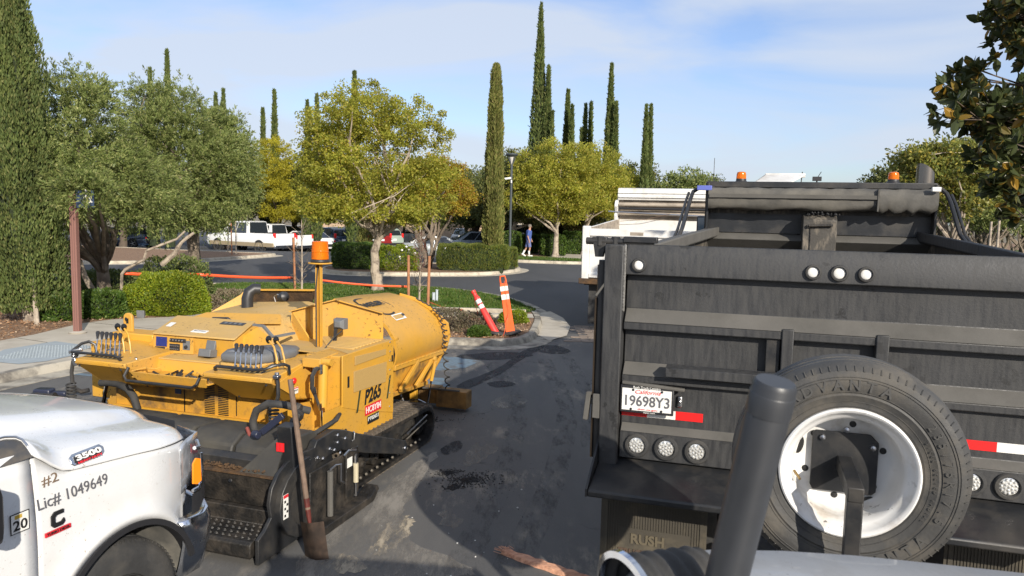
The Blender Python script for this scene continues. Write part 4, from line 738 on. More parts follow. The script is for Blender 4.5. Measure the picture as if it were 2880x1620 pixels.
# ================================================================== BLACK DUMP TRUCK
TH = R(17.3)
bt = thing('dump_truck', 'dusty black dump truck seen from behind, tailgate with plate and round lamps', 'dump truck', (1.797, 4.192, 0), -TH)
def tg(z0, z1, y=0, x0=-1.175, x1=1.175): pass
prof = [(.12, 2.32), (.03, 2.335), (.0, 2.27), (-.0, 2.152), (.07, 2.148), (.07, 1.945), (.0, 1.868), (-.0, 1.822), (.07, 1.818), (.07, 1.618), (.0, 1.548), (.0, 1.505), (.045, 1.50), (.045, 1.245), (.005, 1.20), (.005, 1.035), (.12, 1.03)]
tail = MB().prism(prof, 'x', -1.178, 1.178).build('tailgate', KT, bt, bevel=.006)
# dusty sloping ledges: thin skins 2 mm proud
for z0, z1 in ((1.945, 1.868), (1.618, 1.548), (1.245, 1.20)):
    y0 = .07 if z0 > 1.3 else .045; y1 = 0 if z0 > 1.3 else .005
    MB().ext3([(-1.17, y0 - .002, z0 - .001), (1.17, y0 - .002, z0 - .001), (1.17, y1 - .003, z1 + .002), (-1.17, y1 - .003, z1 + .002)], (0, -.002, .002)).build('dusty_ledge', KD, tail)
for x0, x1 in ((-.279, -.215), (.207, .273)):
    MB().bb(x0, x1, -.012, .07, 1.555, 1.885).build('upright_rib', KT, tail, bevel=.006)
MB().bb(-.36, -.285, .02, .07, 1.60, 1.82).build('upright_rib', K_, tail, bevel=.004)
MB().ext3([(-.91, -.005, 1.628), (-.1, -.005, 1.628), (-.1, -.075, 1.618), (-.91, -.075, 1.618)], (0, 0, .008)).bb(-.91, -.1, -.083, -.073, 1.572, 1.626).build('angle_ledger', KT, tail, bevel=.003)
MB().bar((-1.17, -.012, 1.505), (-.80, -.012, 1.487), .03, .02).build('top_lip', KD, tail, bevel=.006)
# hardened corner posts with weld beads
for s in (-1, 1):
    p = MB(); p.bb(min(s * 1.185, s * 1.30), max(s * 1.185, s * 1.30), -.03, .16, .93, 2.33); po = p.build('corner_post', KT, bt, bevel=.008)
    wb = MB()
    for k in range(60): wb.lathe([(0, -.011), (.009, -.005), (.009, .005), (0, .011)], c=(s * 1.181, -.012 - .004 * math.sin(k * 2.1), 1.94 + k * .0065), ax=(0, 0, 1), n=6)
    tag(wb.build('weld_bead', MATS['weld'] if 'weld' in MATS else mat('weld', (.30, .29, .27), .4, .7, var=.4, vscale=60), po), kind='stuff')
    MB().cyl((s * 1.325, .08, 1.0), (s * 1.325, .08, 2.20), .036, 16).cyl((s * 1.325, .08, 2.20), (s * 1.325, .08, 2.23), .028, 16).build('hydraulic_cylinder', K_, bt)
    h = MB(); h.cyl((s * 1.43, .05, 2.345), (s * 1.02, .05, 2.345), .022, 12); h.cyl((s * 1.345, .05, 2.315), (s * 1.345, .05, 2.375), .026, 10); h.cyl((s * 1.25, .05, 2.315), (s * 1.25, .05, 2.375), .026, 10)
    h.prism([(s * 1.30, 2.37), (s * 1.39, 2.37), (s * 1.37, 2.25), (s * 1.32, 2.25)], 'y', .03, .07); h.box((s * 1.1, .05, 2.36), (.2, .06, .035)); h.build('hinge_pin', K_, bt, bevel=.004)
    MB().bb(min(s * 1.355, s * 1.365), max(s * 1.355, s * 1.365), .05, .15, 1.0, 2.0).build('edge_strip', MATS['rusty_strip'] if 'rusty_strip' in MATS else mat('rusty_strip', (.16, .10, .05), .7, var=.3), bt)
    l = MB(); l.prism([(1.42, .0), (1.30, -.02), (1.28, .07), (1.40, .09)] if False else [(-.02, 1.42), (.06, 1.40), (.07, 1.27), (-.03, 1.27)], 'x', s * 1.30, s * 1.345); l.bar((s * 1.39, .0, 1.25), (s * 1.375, .02, 1.42), .03, .05); l.cyl((s * 1.29, .02, 1.36), (s * 1.40, .02, 1.36), .014, 8); l.build('tailgate_latch', KD, bt, bevel=.004)
    MB().bar((s * 1.345, -.02, 2.02), (s * 1.29, -.02, 2.1), .012).build('latch_rod', KD, bt)
# lamps
def lamp(x, z, r, m, y=-.0, parent=bt, led=False):
    o = MB().lathe([(r * 1.02, .0), (r * 1.52, .0), (r * 1.56, -.008), (r * 1.44, -.018), (r * 1.16, -.02), (r * 1.04, -.008)], c=(x, y - .002, z), ax=(0, 1, 0), n=28).build('tail_lamp' if led else 'marker_lamp', KR, parent)
    MB().lathe([(0, -.010), (r * .7, -.009), (r, -.004), (r, .0)], c=(x, y - .003, z), ax=(0, 1, 0), n=24).build('lens', m, o)
    if led:
        q = MB()
        for ring, k in ((0, 1), (.42, 6), (.8, 11)):
            for i in range(k): a = 6.283 * i / max(k, 1) + ring; q.lathe([(0, -.012), (r * .13, -.010), (r * .17, -.004)], c=(x + ring * r * .95 * math.cos(a), y - .006, z + ring * r * .95 * math.sin(a)), ax=(0, 1, 0), n=7)
        q.build('led_cell', LEDM, o)
    return o
for x in (-.135, 0, .135, -1.096, 1.096): lamp(x, 2.213, .028 if x else .03, REFW if x else WHT)
for x in (-1.07, -.895, -.717, .717 - .176, .717, .893, 1.07): lamp(x, 1.122, .047, MATS['dim_lens'] if (x == -1.07 and 'dim_lens' in MATS) else LEDM, y=.005, led=True)
# licence plate
pl = MB().bb(-1.178, -.86, -.022, -.008, 1.325, 1.492).build('licence_plate', KP, bt, bevel=.006)
MB().bb(-1.165, -.873, -.026, -.0225, 1.342, 1.474).build('plate_face', WHT, pl)
EX, EY = (1, 0, 0), (0, 0, 1)
txt('19698Y3', .088, (-1.019, -.0275, 1.398), EX, EY, GREYI, pl, fit=.262, bold=.0012); txt('California', .034, (-1.015, -.0275, 1.456), EX, EY, REDI, pl, shear=.35, fit=.15)
txt('Rush Truck Centers', .019, (-1.02, -.0235, 1.482), EX, EY, WHT, pl, fit=.16); txt('dmv.ca.gov', .014, (-1.01, -.0275, 1.352), EX, EY, REDI, pl, fit=.12); txt('expect more.', .013, (-1.0, -.0235, 1.333), EX, EY, WHT, pl, fit=.07)
for x, z in ((-1.10, 1.466), (-.93, 1.466), (-1.11, 1.349), (-.93, 1.349)): MB().lathe([(0, -.004), (.007, -.003), (.008, 0)], c=(x, -.0265, z), ax=(0, 1, 0), n=8).build('plate_bolt', KP, pl)
MB().lathe([(0, -.02), (.012, -.018), (.017, -.006), (.018, 0)], c=(-.83, .043, 1.405), ax=(0, 1, 0), n=10).box((-.83, .035, 1.405), (.03, .016, .07)).build('plate_lamp', GS, bt, bevel=.008)
for x0, x1, m in ((-1.175, -1.02, REDR), (-1.02, -.852, WHT), (-.852, -.692, REDR), (.63, .835, REDR), (.835, 1.04, WHT), (1.04, 1.17, REDR)):
    MB().bb(x0, x1, .041, .0445, 1.29, 1.342).build('reflective_tape', m, bt)
# bumper step
st = MB().prism([(.05, 1.03), (-.02, 1.0), (-.30, .935), (-.33, .925), (-.33, .885), (-.28, .885), (.02, .95)], 'x', -1.30, 1.30).build('bumper_step', K_, bt, bevel=.01)
g = MB()
for sx_ in (-1,1): g.prism([(.05, 1.16), (-.33, .93), (-.33, .885), (.05, .9)], 'x', sx_ * 1.30, sx_ * 1.312)
g.build('step_end', K_, st)
for s in (-1, 1):
    x0, x1 = (-1.29, -.64) if s < 0 else (.64, 1.29)
    mf = MB().bb(x0, x1, .10, .112, .16, .90); f_ = mf.build('mudflap', KF, bt)
    rb = MB()
    for i in range(34):
        x = x0 + .05 + i * .0165
        rb.bb(x, x + .007, .0955, .1, .56 if .1 < i / 34 < .9 else .2, .88)
    tag(rb.build('flap_ribs', KF, f_), kind='stuff')
    MB().bb(x0 + .02, x0 + .045, .094, .0998, .18, .88).build('flap_border', KF, f_); MB().bb(x1 - .04, x1 - .02, .094, .0998, .18, .88).build('flap_border', KF, f_)
    txt('RUSH', .085, ((x0 + x1) / 2 - .03, .097, .49), EX, EY, MATS['flap_ink'] if 'flap_ink' in MATS else mat('flap_ink', (.11, .092, .06), .8), f_, bold=.003, ext=.003); txt('TRUCK CENTERS', .06, ((x0 + x1) / 2, .097, .40), EX, EY, mat('flap_ink_dark', (.085, .055, .038), .8) if 'flap_ink_dark' not in MATS else MATS['flap_ink_dark'], f_, fit=.42, bold=.002, ext=.003)
    # dual rear wheels
    w_ = MB()
    for xx in (.72, 1.02):
        c = s * xx; w_.lathe([(.30, -.12), (.44, -.125), (.495, -.10), (.51, -.06), (.51, .06), (.495, .10), (.44, .125), (.30, .12)], c=(c, 1.0, .51), ax=(1, 0, 0), n=32)
    wo_ = w_.build('rear_wheel', KR, bt); MB().lathe([(.0, .02), (.12, .03), (.14, -.06), (.29, -.05), (.30, .11)], c=(s * 1.02, 1.0, .51), ax=(s, 0, 0), n=24).build('rim', GS, wo_)
fr = MB(); fr.bb(-.45, -.35, .1, 7.2, .78, 1.0); fr.bb(.35, .45, .1, 7.2, .78, 1.0); fr.bb(-1.1, 1.1, .12, .25, .9, 1.03); fr.cyl((-1.0, 1.0, .51), (1.0, 1.0, .51), .09, 12); fr.build('chassis', K_, bt, bevel=.01)
# the body: floor, sides, front sheet (open box)
b = MB(); b.bb(-1.15, 1.15, .07, 3.35, 1.03, 1.10); 
for s in (-1, 1):
    xo0, xo1 = s * 1.19, s * 1.0 + .1
    b.ext3([(xo0, .12, 1.05), (xo0, .12, 2.28), (xo1, 3.35, 2.40), (xo1, 3.35, 1.05)], (-s * .02, 0, 0))
b.bb(-.93, 1.13, 3.35, 3.40, 1.03, 2.86); body = b.build('dump_body', BW, bt)
for s in (-1, 1):
    xo0, xo1 = s * 1.23, s * 1.0 + .1 + s * .02
    r_ = MB(); r_.loft([[(xo0 + s * .02, y, z), (xo0 - s * .14, y, z + .03), (xo0 - s * .14, y, z - .06), (xo0 + s * .02, y, z - .10)] for xo0, y, z in ((xo0, .14, 2.28), ((xo0 + xo1) / 2, 1.7, 2.34), (xo1, 3.36, 2.385))]); r_.build('top_rail', KD if s < 0 else KT, bt, bevel=.012)
    MB().ext3([(s * 1.19, .14, 1.1), (s * 1.19, .14, 1.2), (s * 1.0 + .1, 3.3, 1.2), (s * 1.0 + .1, 3.3, 1.1)], (s * .05, 0, 0)).build('side_rib', K_, bt)
MB().prism([(3.35, 2.36), (3.25, 2.33), (3.22, 2.30), (3.35, 2.20)], 'x', -.90, 1.10).build('front_shelf', KD, bt, bevel=.006)
MB().bb(-.9, 1.1, 3.33, 3.348, 2.365, 2.55).build('front_panel', K_, bt)
# cab shield, rolled tarp
MB().prism([(3.30, 2.86), (3.30, 2.80), (3.42, 2.80), (4.3, 2.80), (4.3, 2.85)], 'x', -.91, 1.12).build('cab_shield', K_, bt, bevel=.008)
for x in (-.90, 1.10): MB().bb(x - .01, x + .012, 3.20, 4.2, 2.36, 2.84).build('shield_side', K_, bt, bevel=.004)
rt = MB(); rings = []
for i in range(41):
    x = -.89 + i * (1.99 / 40); a = []
    for k in range(20):
        t = 6.283 * k / 20; rr = 1 + .035 * math.sin(i * 1.7 + k) + .03 * math.sin(i * .61 + k * 1.9); cy, cz = 3.20, 2.69
        sag = .006 * math.sin(i * .5) * (t > 3.6) + (.022 * math.sin(i * 2.4) if i > 28 and math.sin(t) < -.3 else 0)
        y = cy + .085 * math.copysign(abs(math.cos(t)) ** .6, math.cos(t)) * rr; z = cz + .105 * math.copysign(abs(math.sin(t)) ** .65, math.sin(t)) * rr + sag; a.append((x, y, z))
    rings.append(a)
rt.loft(rings); rt.build('rolled_tarp', TARP, bt, smooth=60)
MB().bar((-.88, 3.098, 2.715), (.62, 3.098, 2.715), .012, .035).build('tarp_strap', KD, bt); MB().bb(.60, .612, 3.085, 3.3, 2.59, 2.79).build('tarp_seam', KD, bt)
lb = MB().prism([(3.10, 2.10), (3.10, 2.50), (3.17, 2.545), (3.34, 2.545), (3.34, 2.10)], 'x', -.02, .275).build('tarp_motor_box', BW, bt, bevel=.008)
MB().cyl((.03, 3.075, 2.445), (.22, 3.075, 2.455), .013, 8).cyl((.03, 3.075, 2.445), (.03, 3.10, 2.445), .018, 8).cyl((.22, 3.075, 2.455), (.22, 3.10, 2.455), .018, 8).bb(.045, .051, 3.09, 3.1, 2.1, 2.44).build('grab_handle', KG, lb)
cr = MB()
for _ in range(60): x = random.gauss(.13, .07); cr.lathe([(0, -.01), (.012, 0), (0, .014)], c=(x, 3.18 + random.uniform(-.06, .06), 2.548 + random.uniform(0, .035) * max(0, 1 - abs(x - .13) * 5)), n=5)
tag(cr.build('asphalt_lumps', PATCH, lb, flat=True), kind='stuff')
for s, pts in ((-1, [(-.84, 3.2, 2.785), (-.99, 3.2, 2.785), (-1.04, 3.18, 2.75), (-1.055, 3.1, 2.68), (-1.08, 2.6, 2.4), (-1.15, 1.9, 2.05), (-1.32, .9, 1.5)]), (1, [(1.06, 3.2, 2.80), (1.13, 3.2, 2.80), (1.17, 3.18, 2.76), (1.19, 3.1, 2.68), (1.24, 2.9, 2.40), (1.28, 1.9, 2.05), (1.35, .9, 1.5)])):
    MB().tube(pts, .019, 8).build('tarp_arm', K_, bt); MB().tube([(p[0] + s * .04, p[1], p[2] - .01) for p in pts[2:]], .014, 8).build('tarp_arm', K_, bt)
MB().bb(-1.0, -.86, 3.12, 3.16, 2.765, 2.81).build('blue_bracket', mat('bracket_blue', (.10, .13, .42), .5), bt, bevel=.004); MB().bb(1.03, 1.10, 3.06, 3.10, 2.775, 2.815).build('white_bracket', WHT, bt, bevel=.004)
# beacons
def beacon(x, y, z, r, h):
    o = MB().lathe([(r * 1.25, -.035), (r * 1.25, -.028), (r * 1.05, -.02), (r * 1.02, 0)], c=(x, y, z), n=20).lathe([(0, 0), (r * 1.02, 0)], c=(x, y, z), n=20).build('beacon', KP, bt)
    MB().lathe([(r, 0), (r * .98, h * .6), (r * .85, h * .92), (r * .5, h), (0, h)], c=(x, y, z), n=20).build('lens', AMB, o); MB().lathe([(r * .3, 0), (r * .32, h * .6), (0, h * .7)], c=(x, y, z), n=10).build('bulb', OR_, o)
beacon(-.60, 3.5, 2.895, .048, .07); beacon(.78, 3.5, 2.90, .048, .07)
# cab beyond the shield
cab = MB(); cab.loft([[(-1.0 + .1, y, 1.2), (1.0 + .1, y, 1.2), (1.0 + .1, y, z1), (.82 + .1, y, z2), (-.82 + .1, y, z2), (-1.0 + .1, y, z1)] for y, z1, z2 in ((4.35, 2.1, 2.84), (4.9, 2.1, 2.87), (5.6, 2.1, 2.84), (6.2, 2.0, 2.1), (7.4, 1.75, 1.85), (7.5, 1.3, 1.4))]); cab.build('cab', K_, bt, bevel=.03)
MB().bb(-.72, .9, 4.338, 4.345, 2.2, 2.68).build('rear_window', GLS, bt)
v = MB(); c = (-.16, 4.3); v.ext3([(-.47, 4.2, 2.885), (-.10, 4.2, 2.885), (.06, 4.55, 2.985), (-.36, 4.55, 2.985)], (0, 0, .015)); v.ext3([(-.47, 4.2, 2.87), (-.47, 4.2, 2.90), (-.36, 4.55, 3.0), (-.36, 4.55, 2.97)], (.02, 0, 0)); v.ext3([(-.36, 4.55, 2.965), (.06, 4.55, 2.965), (.06, 4.55, 3.01), (-.36, 4.55, 3.01)], (0, .015, 0)); v.build('roof_vent_lid', WT, bt, bevel=.004)
MB().cyl((.02, 4.6, 2.88), (.03, 4.6, 3.03), .006, 5).build('antenna', K_, bt); MB().box((.17, 4.4, 2.945), (.09, .06, .045)).cyl((.17, 4.4, 2.88), (.17, 4.4, 2.93), .008, 6).cyl((.17, 4.4, 2.95), (.21, 4.4, 3.02), .004, 5).build('roof_camera', KP, bt)
ex = MB(); R_ = .085; n = 24; ring = lambda r_, z0, dz: [(1.19 + r_ * math.cos(6.283 * k / n), 4.25 + r_ * math.sin(6.283 * k / n), z0 + dz * (-math.sin(6.283 * k / n + .9))) for k in range(n)]
ex.loft([ring(R_, 1.5, 0), ring(R_, 2.7, 0), ring(R_, 3.03, .07), ring(R_ - .006, 3.03, .07), ring(R_ - .008, 2.6, 0)], caps=False); ex.build('exhaust_stack', MATS['smoked_chrome'] if 'smoked_chrome' in MATS else mat('smoked_chrome', (.20, .18, .16), .22, .9), bt)
for x in (-1.02, 1.34): mo = MB().bb(x - .09, x + .09, 4.9, 4.96, 2.28, 2.52).build('mirror', KP, bt, bevel=.02); MB().bb(x - .075, x + .075, 4.892, 4.899, 2.30, 2.50).build('mirror_glass', GLB, mo)
for s in (-1, 1):
    w_ = MB().lathe([(.28, -.14), (.44, -.14), (.50, -.1), (.51, 0), (.50, .1), (.44, .14), (.28, .14)], c=(s * .98 + .0, 6.3, .51), ax=(1, 0, 0), n=28).build('front_wheel', KR, bt); MB().lathe([(0, .05), (.1, .1), (.28, .08), (.29, .14)], c=(s * .98, 6.3, .51), ax=(s, 0, 0), n=20).build('rim', GS, w_)

# ================================================================== SPARE WHEEL ON THE TRAILER NOSE
def TW(p): return bt.matrix_basis @ Vector(p) if False else (Matrix.Translation((1.797, 4.192, 0)) @ Matrix.Rotation(-TH, 4, 'Z')) @ Vector(p)
sc = (-.098, -1.63)
tr_ = thing('equipment_trailer', 'black equipment trailer nose with drawbar behind the black dump truck', 'trailer', TW((sc[0], sc[1], 0)), -TH)
t = MB(); t.bar((-.0, 1.35, .62), (-.55, -.2, .62), .10, .16); t.bar((0, 1.35, .62), (.55, -.2, .62), .10, .16); t.bb(-1.1, 1.1, -.5, -.3, .55, .80); t.box((0, 1.40, .60), (.16, .5, .12)); t.build('drawbar', K_, tr_, bevel=.01)
dk = MB().bb(-1.15, 1.15, -5.2, -.45, .72, .80).build('deck', KD, tr_)
MB().bar((.005, -.16, .7), (.005, -.16, 1.60), .052, .052).bar((.005, -.19, 1.585), (.0, .14, 1.60), .052, .052).bar((.005, -.16, .72), (.005, -.6, .72), .052).build('spare_mount', K_, tr_, bevel=.004)
for x in (-.9, .9):
    for y in (-3.0, -3.9): MB().lathe([(.22, -.11), (.36, -.11), (.39, -.07), (.39, .07), (.36, .11), (.22, .11), (.1, .08), (0, .08)], c=(x, y, .39), ax=(1 if x > 0 else -1, 0, 0), n=24).build('wheel', KR, tr_)
sw = thing('spare_wheel', 'spare truck tyre on a white steel rim, bolted upright behind the tailgate', 'spare wheel', TW((sc[0], sc[1], 1.605)), -TH)
# tyre: y axis towards the tailgate is +, outer face at y=-.02
AX = (0, 1, 0)
mt = MB(); mt.lathe([(.228, -.005), (.245, -.018), (.262, -.020), (.285, -.030), (.292, -.027), (.325, -.036), (.350, -.034), (.372, -.026), (.388, -.008), (.395, .008), (.400, .02), (.401, .035), (.394, .037), (.394, .043), (.402, .045), (.403, .075), (.396, .077), (.396, .085), (.404, .087), (.404, .115), (.396, .117), (.396, .123), (.403, .125), (.402, .155), (.396, .158), (.396, .164), (.400, .166), (.395, .19), (.38, .21), (.35, .225), (.28, .21), (.23, .19)], ax=AX, n=96)
tyre = mt.build('tyre', MATS['spare_rubber'] if 'spare_rubber' in MATS else mat('spare_rubber', (.045, .044, .042), .62, var=.15, vscale=10, dirt=(.15, .13, .10), dirt_amt=.55, dscale=7, bump=.08, bscale=90), sw, smooth=25)
k_ = MB()
for i in range(84):
    a = 6.283 * i / 84; u = Vector((math.cos(a), 0, math.sin(a))); k_.bar(u * .3885 + Vector((0, -.010, 0)), u * .372 + Vector((0, -.028, 0)), .004, .003)
tag(k_.build('shoulder_ribs', MATS['spare_rubber'], tyre), kind='stuff')
for r_, h in ((.262, -.0205), (.297, -.0295), (.343, -.0358), (.352, -.0350)): MB().lathe([(r_ - .0015, h), (r_, h - .0018), (r_ + .0015, h)], ax=AX, n=96).build('sidewall_ring', MATS['spare_rubber'], tyre)
def arc_text(s, rad, a0, da, size, y, m, parent, flip=False, **k):
    for i, ch in enumerate(s):
        if ch == ' ': continue
        a = a0 - da * i if not flip else a0 + da * i; u = Vector((math.cos(a), 0, math.sin(a))); tn = Vector((math.sin(a), 0, -math.cos(a))); p = u * rad + Vector((0, y, 0))
        up_, ex_ = (u, tn) if not flip else (-u, -tn)
        txt(ch, size, p, ex_, up_, m, parent, ext=.0009, **k)
TL = mat('tyre_lettering', (.060, .058, .054), .7)
arc_text('ADVANTA', .322, R(128), R(9.5), .052, -.0365, TL, tyre, bold=.001); arc_text('ADVANTA', .322, R(262), R(9.5), .052, -.0365, TL, tyre, bold=.001, flip=True)
arc_text('235/75R17.5', .318, R(38), R(6.2), .040, -.0365, TL, tyre); arc_text('STEEL BELTED RADIAL', .278, R(30), R(3.3), .016, -.0285, TL, tyre)
rm = MB(); rm.lathe([(.238, .0), (.236, -.022), (.230, -.026), (.222, -.022), (.216, -.012), (.212, .0), (.200, .012), (.190, .02), (.187, .07), (.183, .125), (.165, .145), (.15, .148), (.0, .15), (.0, .165), (.17, .165), (.235, .12)], ax=AX, n=72)
rim = rm.build('rim', RIM, sw, smooth=50)
for i in range(6):
    a = R(20 + 60 * i); u = Vector((math.cos(a), 0, math.sin(a))); MB().lathe([(0, -.0015), (.012, 0), (.0125, .001)], c=u * .1415 + Vector((0, .1465, 0)), ax=AX, n=14).build('stud_hole', BLK, rim)
for a in (R(-62), R(165)):
    u = Vector((math.cos(a), 0, math.sin(a))); hx = MB(); V = []
    t_ = Vector((-u.z, 0, u.x))
    hx.ext3([u * .164 + Vector((0, .138, 0)) + t_ * (.034 * math.cos(q)) + u * (.013 * math.sin(q)) - Vector((0, 0.012 * -math.sin(q), 0)) for q in [6.283 * j / 16 for j in range(16)]], (0, .004, 0)); hx.build('hand_hole', BLK, rim)
MB().tube([(-.178, .04, -.03), (-.165, .01, -.04), (-.16, -.005, -.045)], .005, 6).build('valve_stem', mat('brass', (.35, .24, .1), .4, .8), rim)
pp = MB().prism([(-.105, .11), (.085, .11), (.115, .08), (.115, -.105), (.10, -.12), (-.105, -.12), (-.115, -.1), (-.115, .1)], 'y', .125, .135).build('clamp_plate', K_, sw, bevel=.003)
for x, z in ((-.08, .085), (.095, .062), (.002, .122)): MB().lathe([(0, -.012), (.010, -.010), (.012, 0)], c=(x, .125, z), ax=AX, n=8).build('wheel_bolt', GS, pp)

# ================================================================== MACHINE RIGHT BELOW THE CAMERA
rl = thing('road_roller', 'grey rounded hood of the machine under the camera with a dark upright handle post', 'road roller', (.8, .9, .8))
def RW(x, y, z): return (x - .8, y - .9, z - .8)
hd = MB(); rings = []
crest = [Vector((0, 0, CAM_H)) + ray(px, py) * dd for px, py, dd in ((1745, 1660, 1.19), (1772, 1618, 1.20), (1800, 1588, 1.21), (1840, 1566, 1.23), (1910, 1552, 1.26), (2000, 1546, 1.29), (2200, 1549, 1.34), (2400, 1562, 1.40), (2600, 1582, 1.46), (2880, 1612, 1.55), (3300, 1665, 1.62))]
for q in crest:
    x, yf, zt = q; rings.append([RW(x * .9, .2, 1.0), RW(x * .9, .2, zt - .05), RW(x * .95, .5, zt - .012), RW(x, yf - .14, zt - .001), RW(x, yf, zt), RW(x, yf + .06, zt - .03), RW(x, yf + .09, zt - .10), RW(x, yf + .09, 1.0)])
hd.loft(rings); hd.build('hood', HOODG, rl, smooth=50)
ps = MB(); A = Vector((0, 0, CAM_H)) + ray(2182, 1072) * .99; B = Vector((0, 0, CAM_H)) + ray(2045, 1620) * 1.07; dv = (A - B).normalized(); prf = [(B + dv * q) for q in (-.55, -.3, 0, .15)] + [A - dv * .006, A - dv * .0]
ps.tube([RW(*p) for p in prf], [.0290, .0290, .0290, .0288, .0285, .025], 24); ps.build('handle_post', mat('post_paint', (.030, .032, .036), .42, var=.1, vscale=30), rl, smooth=50)
ps = MB(); ps.tube([RW(*(A - dv * .045)), RW(*(A - dv * .018)), RW(*(A - dv * .016))], [.0296, .0296, .0285], 24); ps.build('post_cap', MATS['post_paint'], rl)
# ribbed intake collar at the left end of the hood
cl = MB(); cc = Vector((0, 0, CAM_H)) + ray(1775, 1712) * 1.16; axc = Vector((.86, .40, .10)).normalized(); pr_ = []
for k in range(42): t = k / 41; pr_.append((.078 - .022 * t + .0035 * math.sin(t * 6.283 * 6), .14 * t))
cl.lathe(pr_, c=RW(*cc), ax=axc, n=56); cl.build('ribbed_boot', KR, rl, smooth=70); MB().lathe([(.078, -.004), (.088, -.002), (.088, .007), (.078, .009)], c=RW(*(cc - axc * .006)), ax=axc, n=64).build('boot_clamp_ring', CH, rl)
bd = MB(); bd.bb(.25 - .8, 1.75 - .8, -.7 - .9, 1.35 - .9, .0, .22); bd.build('frame', K_, rl)
MB().lathe([(0, -.7), (.36, -.7), (.38, -.68), (.38, .68), (.36, .7), (0, .7)], c=(.2, -.1, .38), ax=(1, 0, 0), n=32).build('drum', GS, rl)
# a torn length of wood lying on the ground
wd = MB(); a = gp(1415, 1556); b = gp(1660, 1640); axv = (b - a).normalized(); sd_ = Vector((-axv.y, axv.x, 0)); L0 = (b - a).length
rings = []
for i in range(15):
    t = i / 14; p = a + axv * (L0 * t); wv = .045 * (.55 + .45 * min(1, t * 4)) * (1 + .1 * math.sin(i * 2.3)); h = .035 * (.7 + .3 * math.sin(i * 1.3) ** 2)
    rings.append([p + sd_ * -wv + Vector((0, 0, .002)), p + sd_ * -wv * .7 + Vector((0, 0, h)), p + sd_ * wv * .1 + Vector((0, 0, h * 1.15)), p + sd_ * wv * .2 + Vector((0, 0, h * .8)), p + sd_ * wv * .8 + Vector((0, 0, h)), p + sd_ * wv + Vector((0, 0, .002))])
wd.loft([[tuple(q - a) for q in r_] for r_ in rings])
for _ in range(40): q = sd_ * random.uniform(-.04, .04) + axv * random.uniform(-.0, .1) + Vector((0, 0, random.uniform(.01, .04))); wd.bar(q, q - axv * random.uniform(.02, .08) + sd_ * random.uniform(-.025, .025) + Vector((0, 0, random.uniform(-.005, .012))), .004, .002)
o = wd.build('split_wood', WOODS, None); o.location = a; tag(o, 'splintered reddish length of split wood lying on the asphalt', 'wood')
# ================================================================== PAVER
pv = thing('asphalt_paver', 'yellow tracked asphalt paver with twin lever consoles and black screed', 'asphalt paver', (-2.94, 6.61, 0), -R(18))
X, Z = (1, 0, 0), (0, 0, 1)
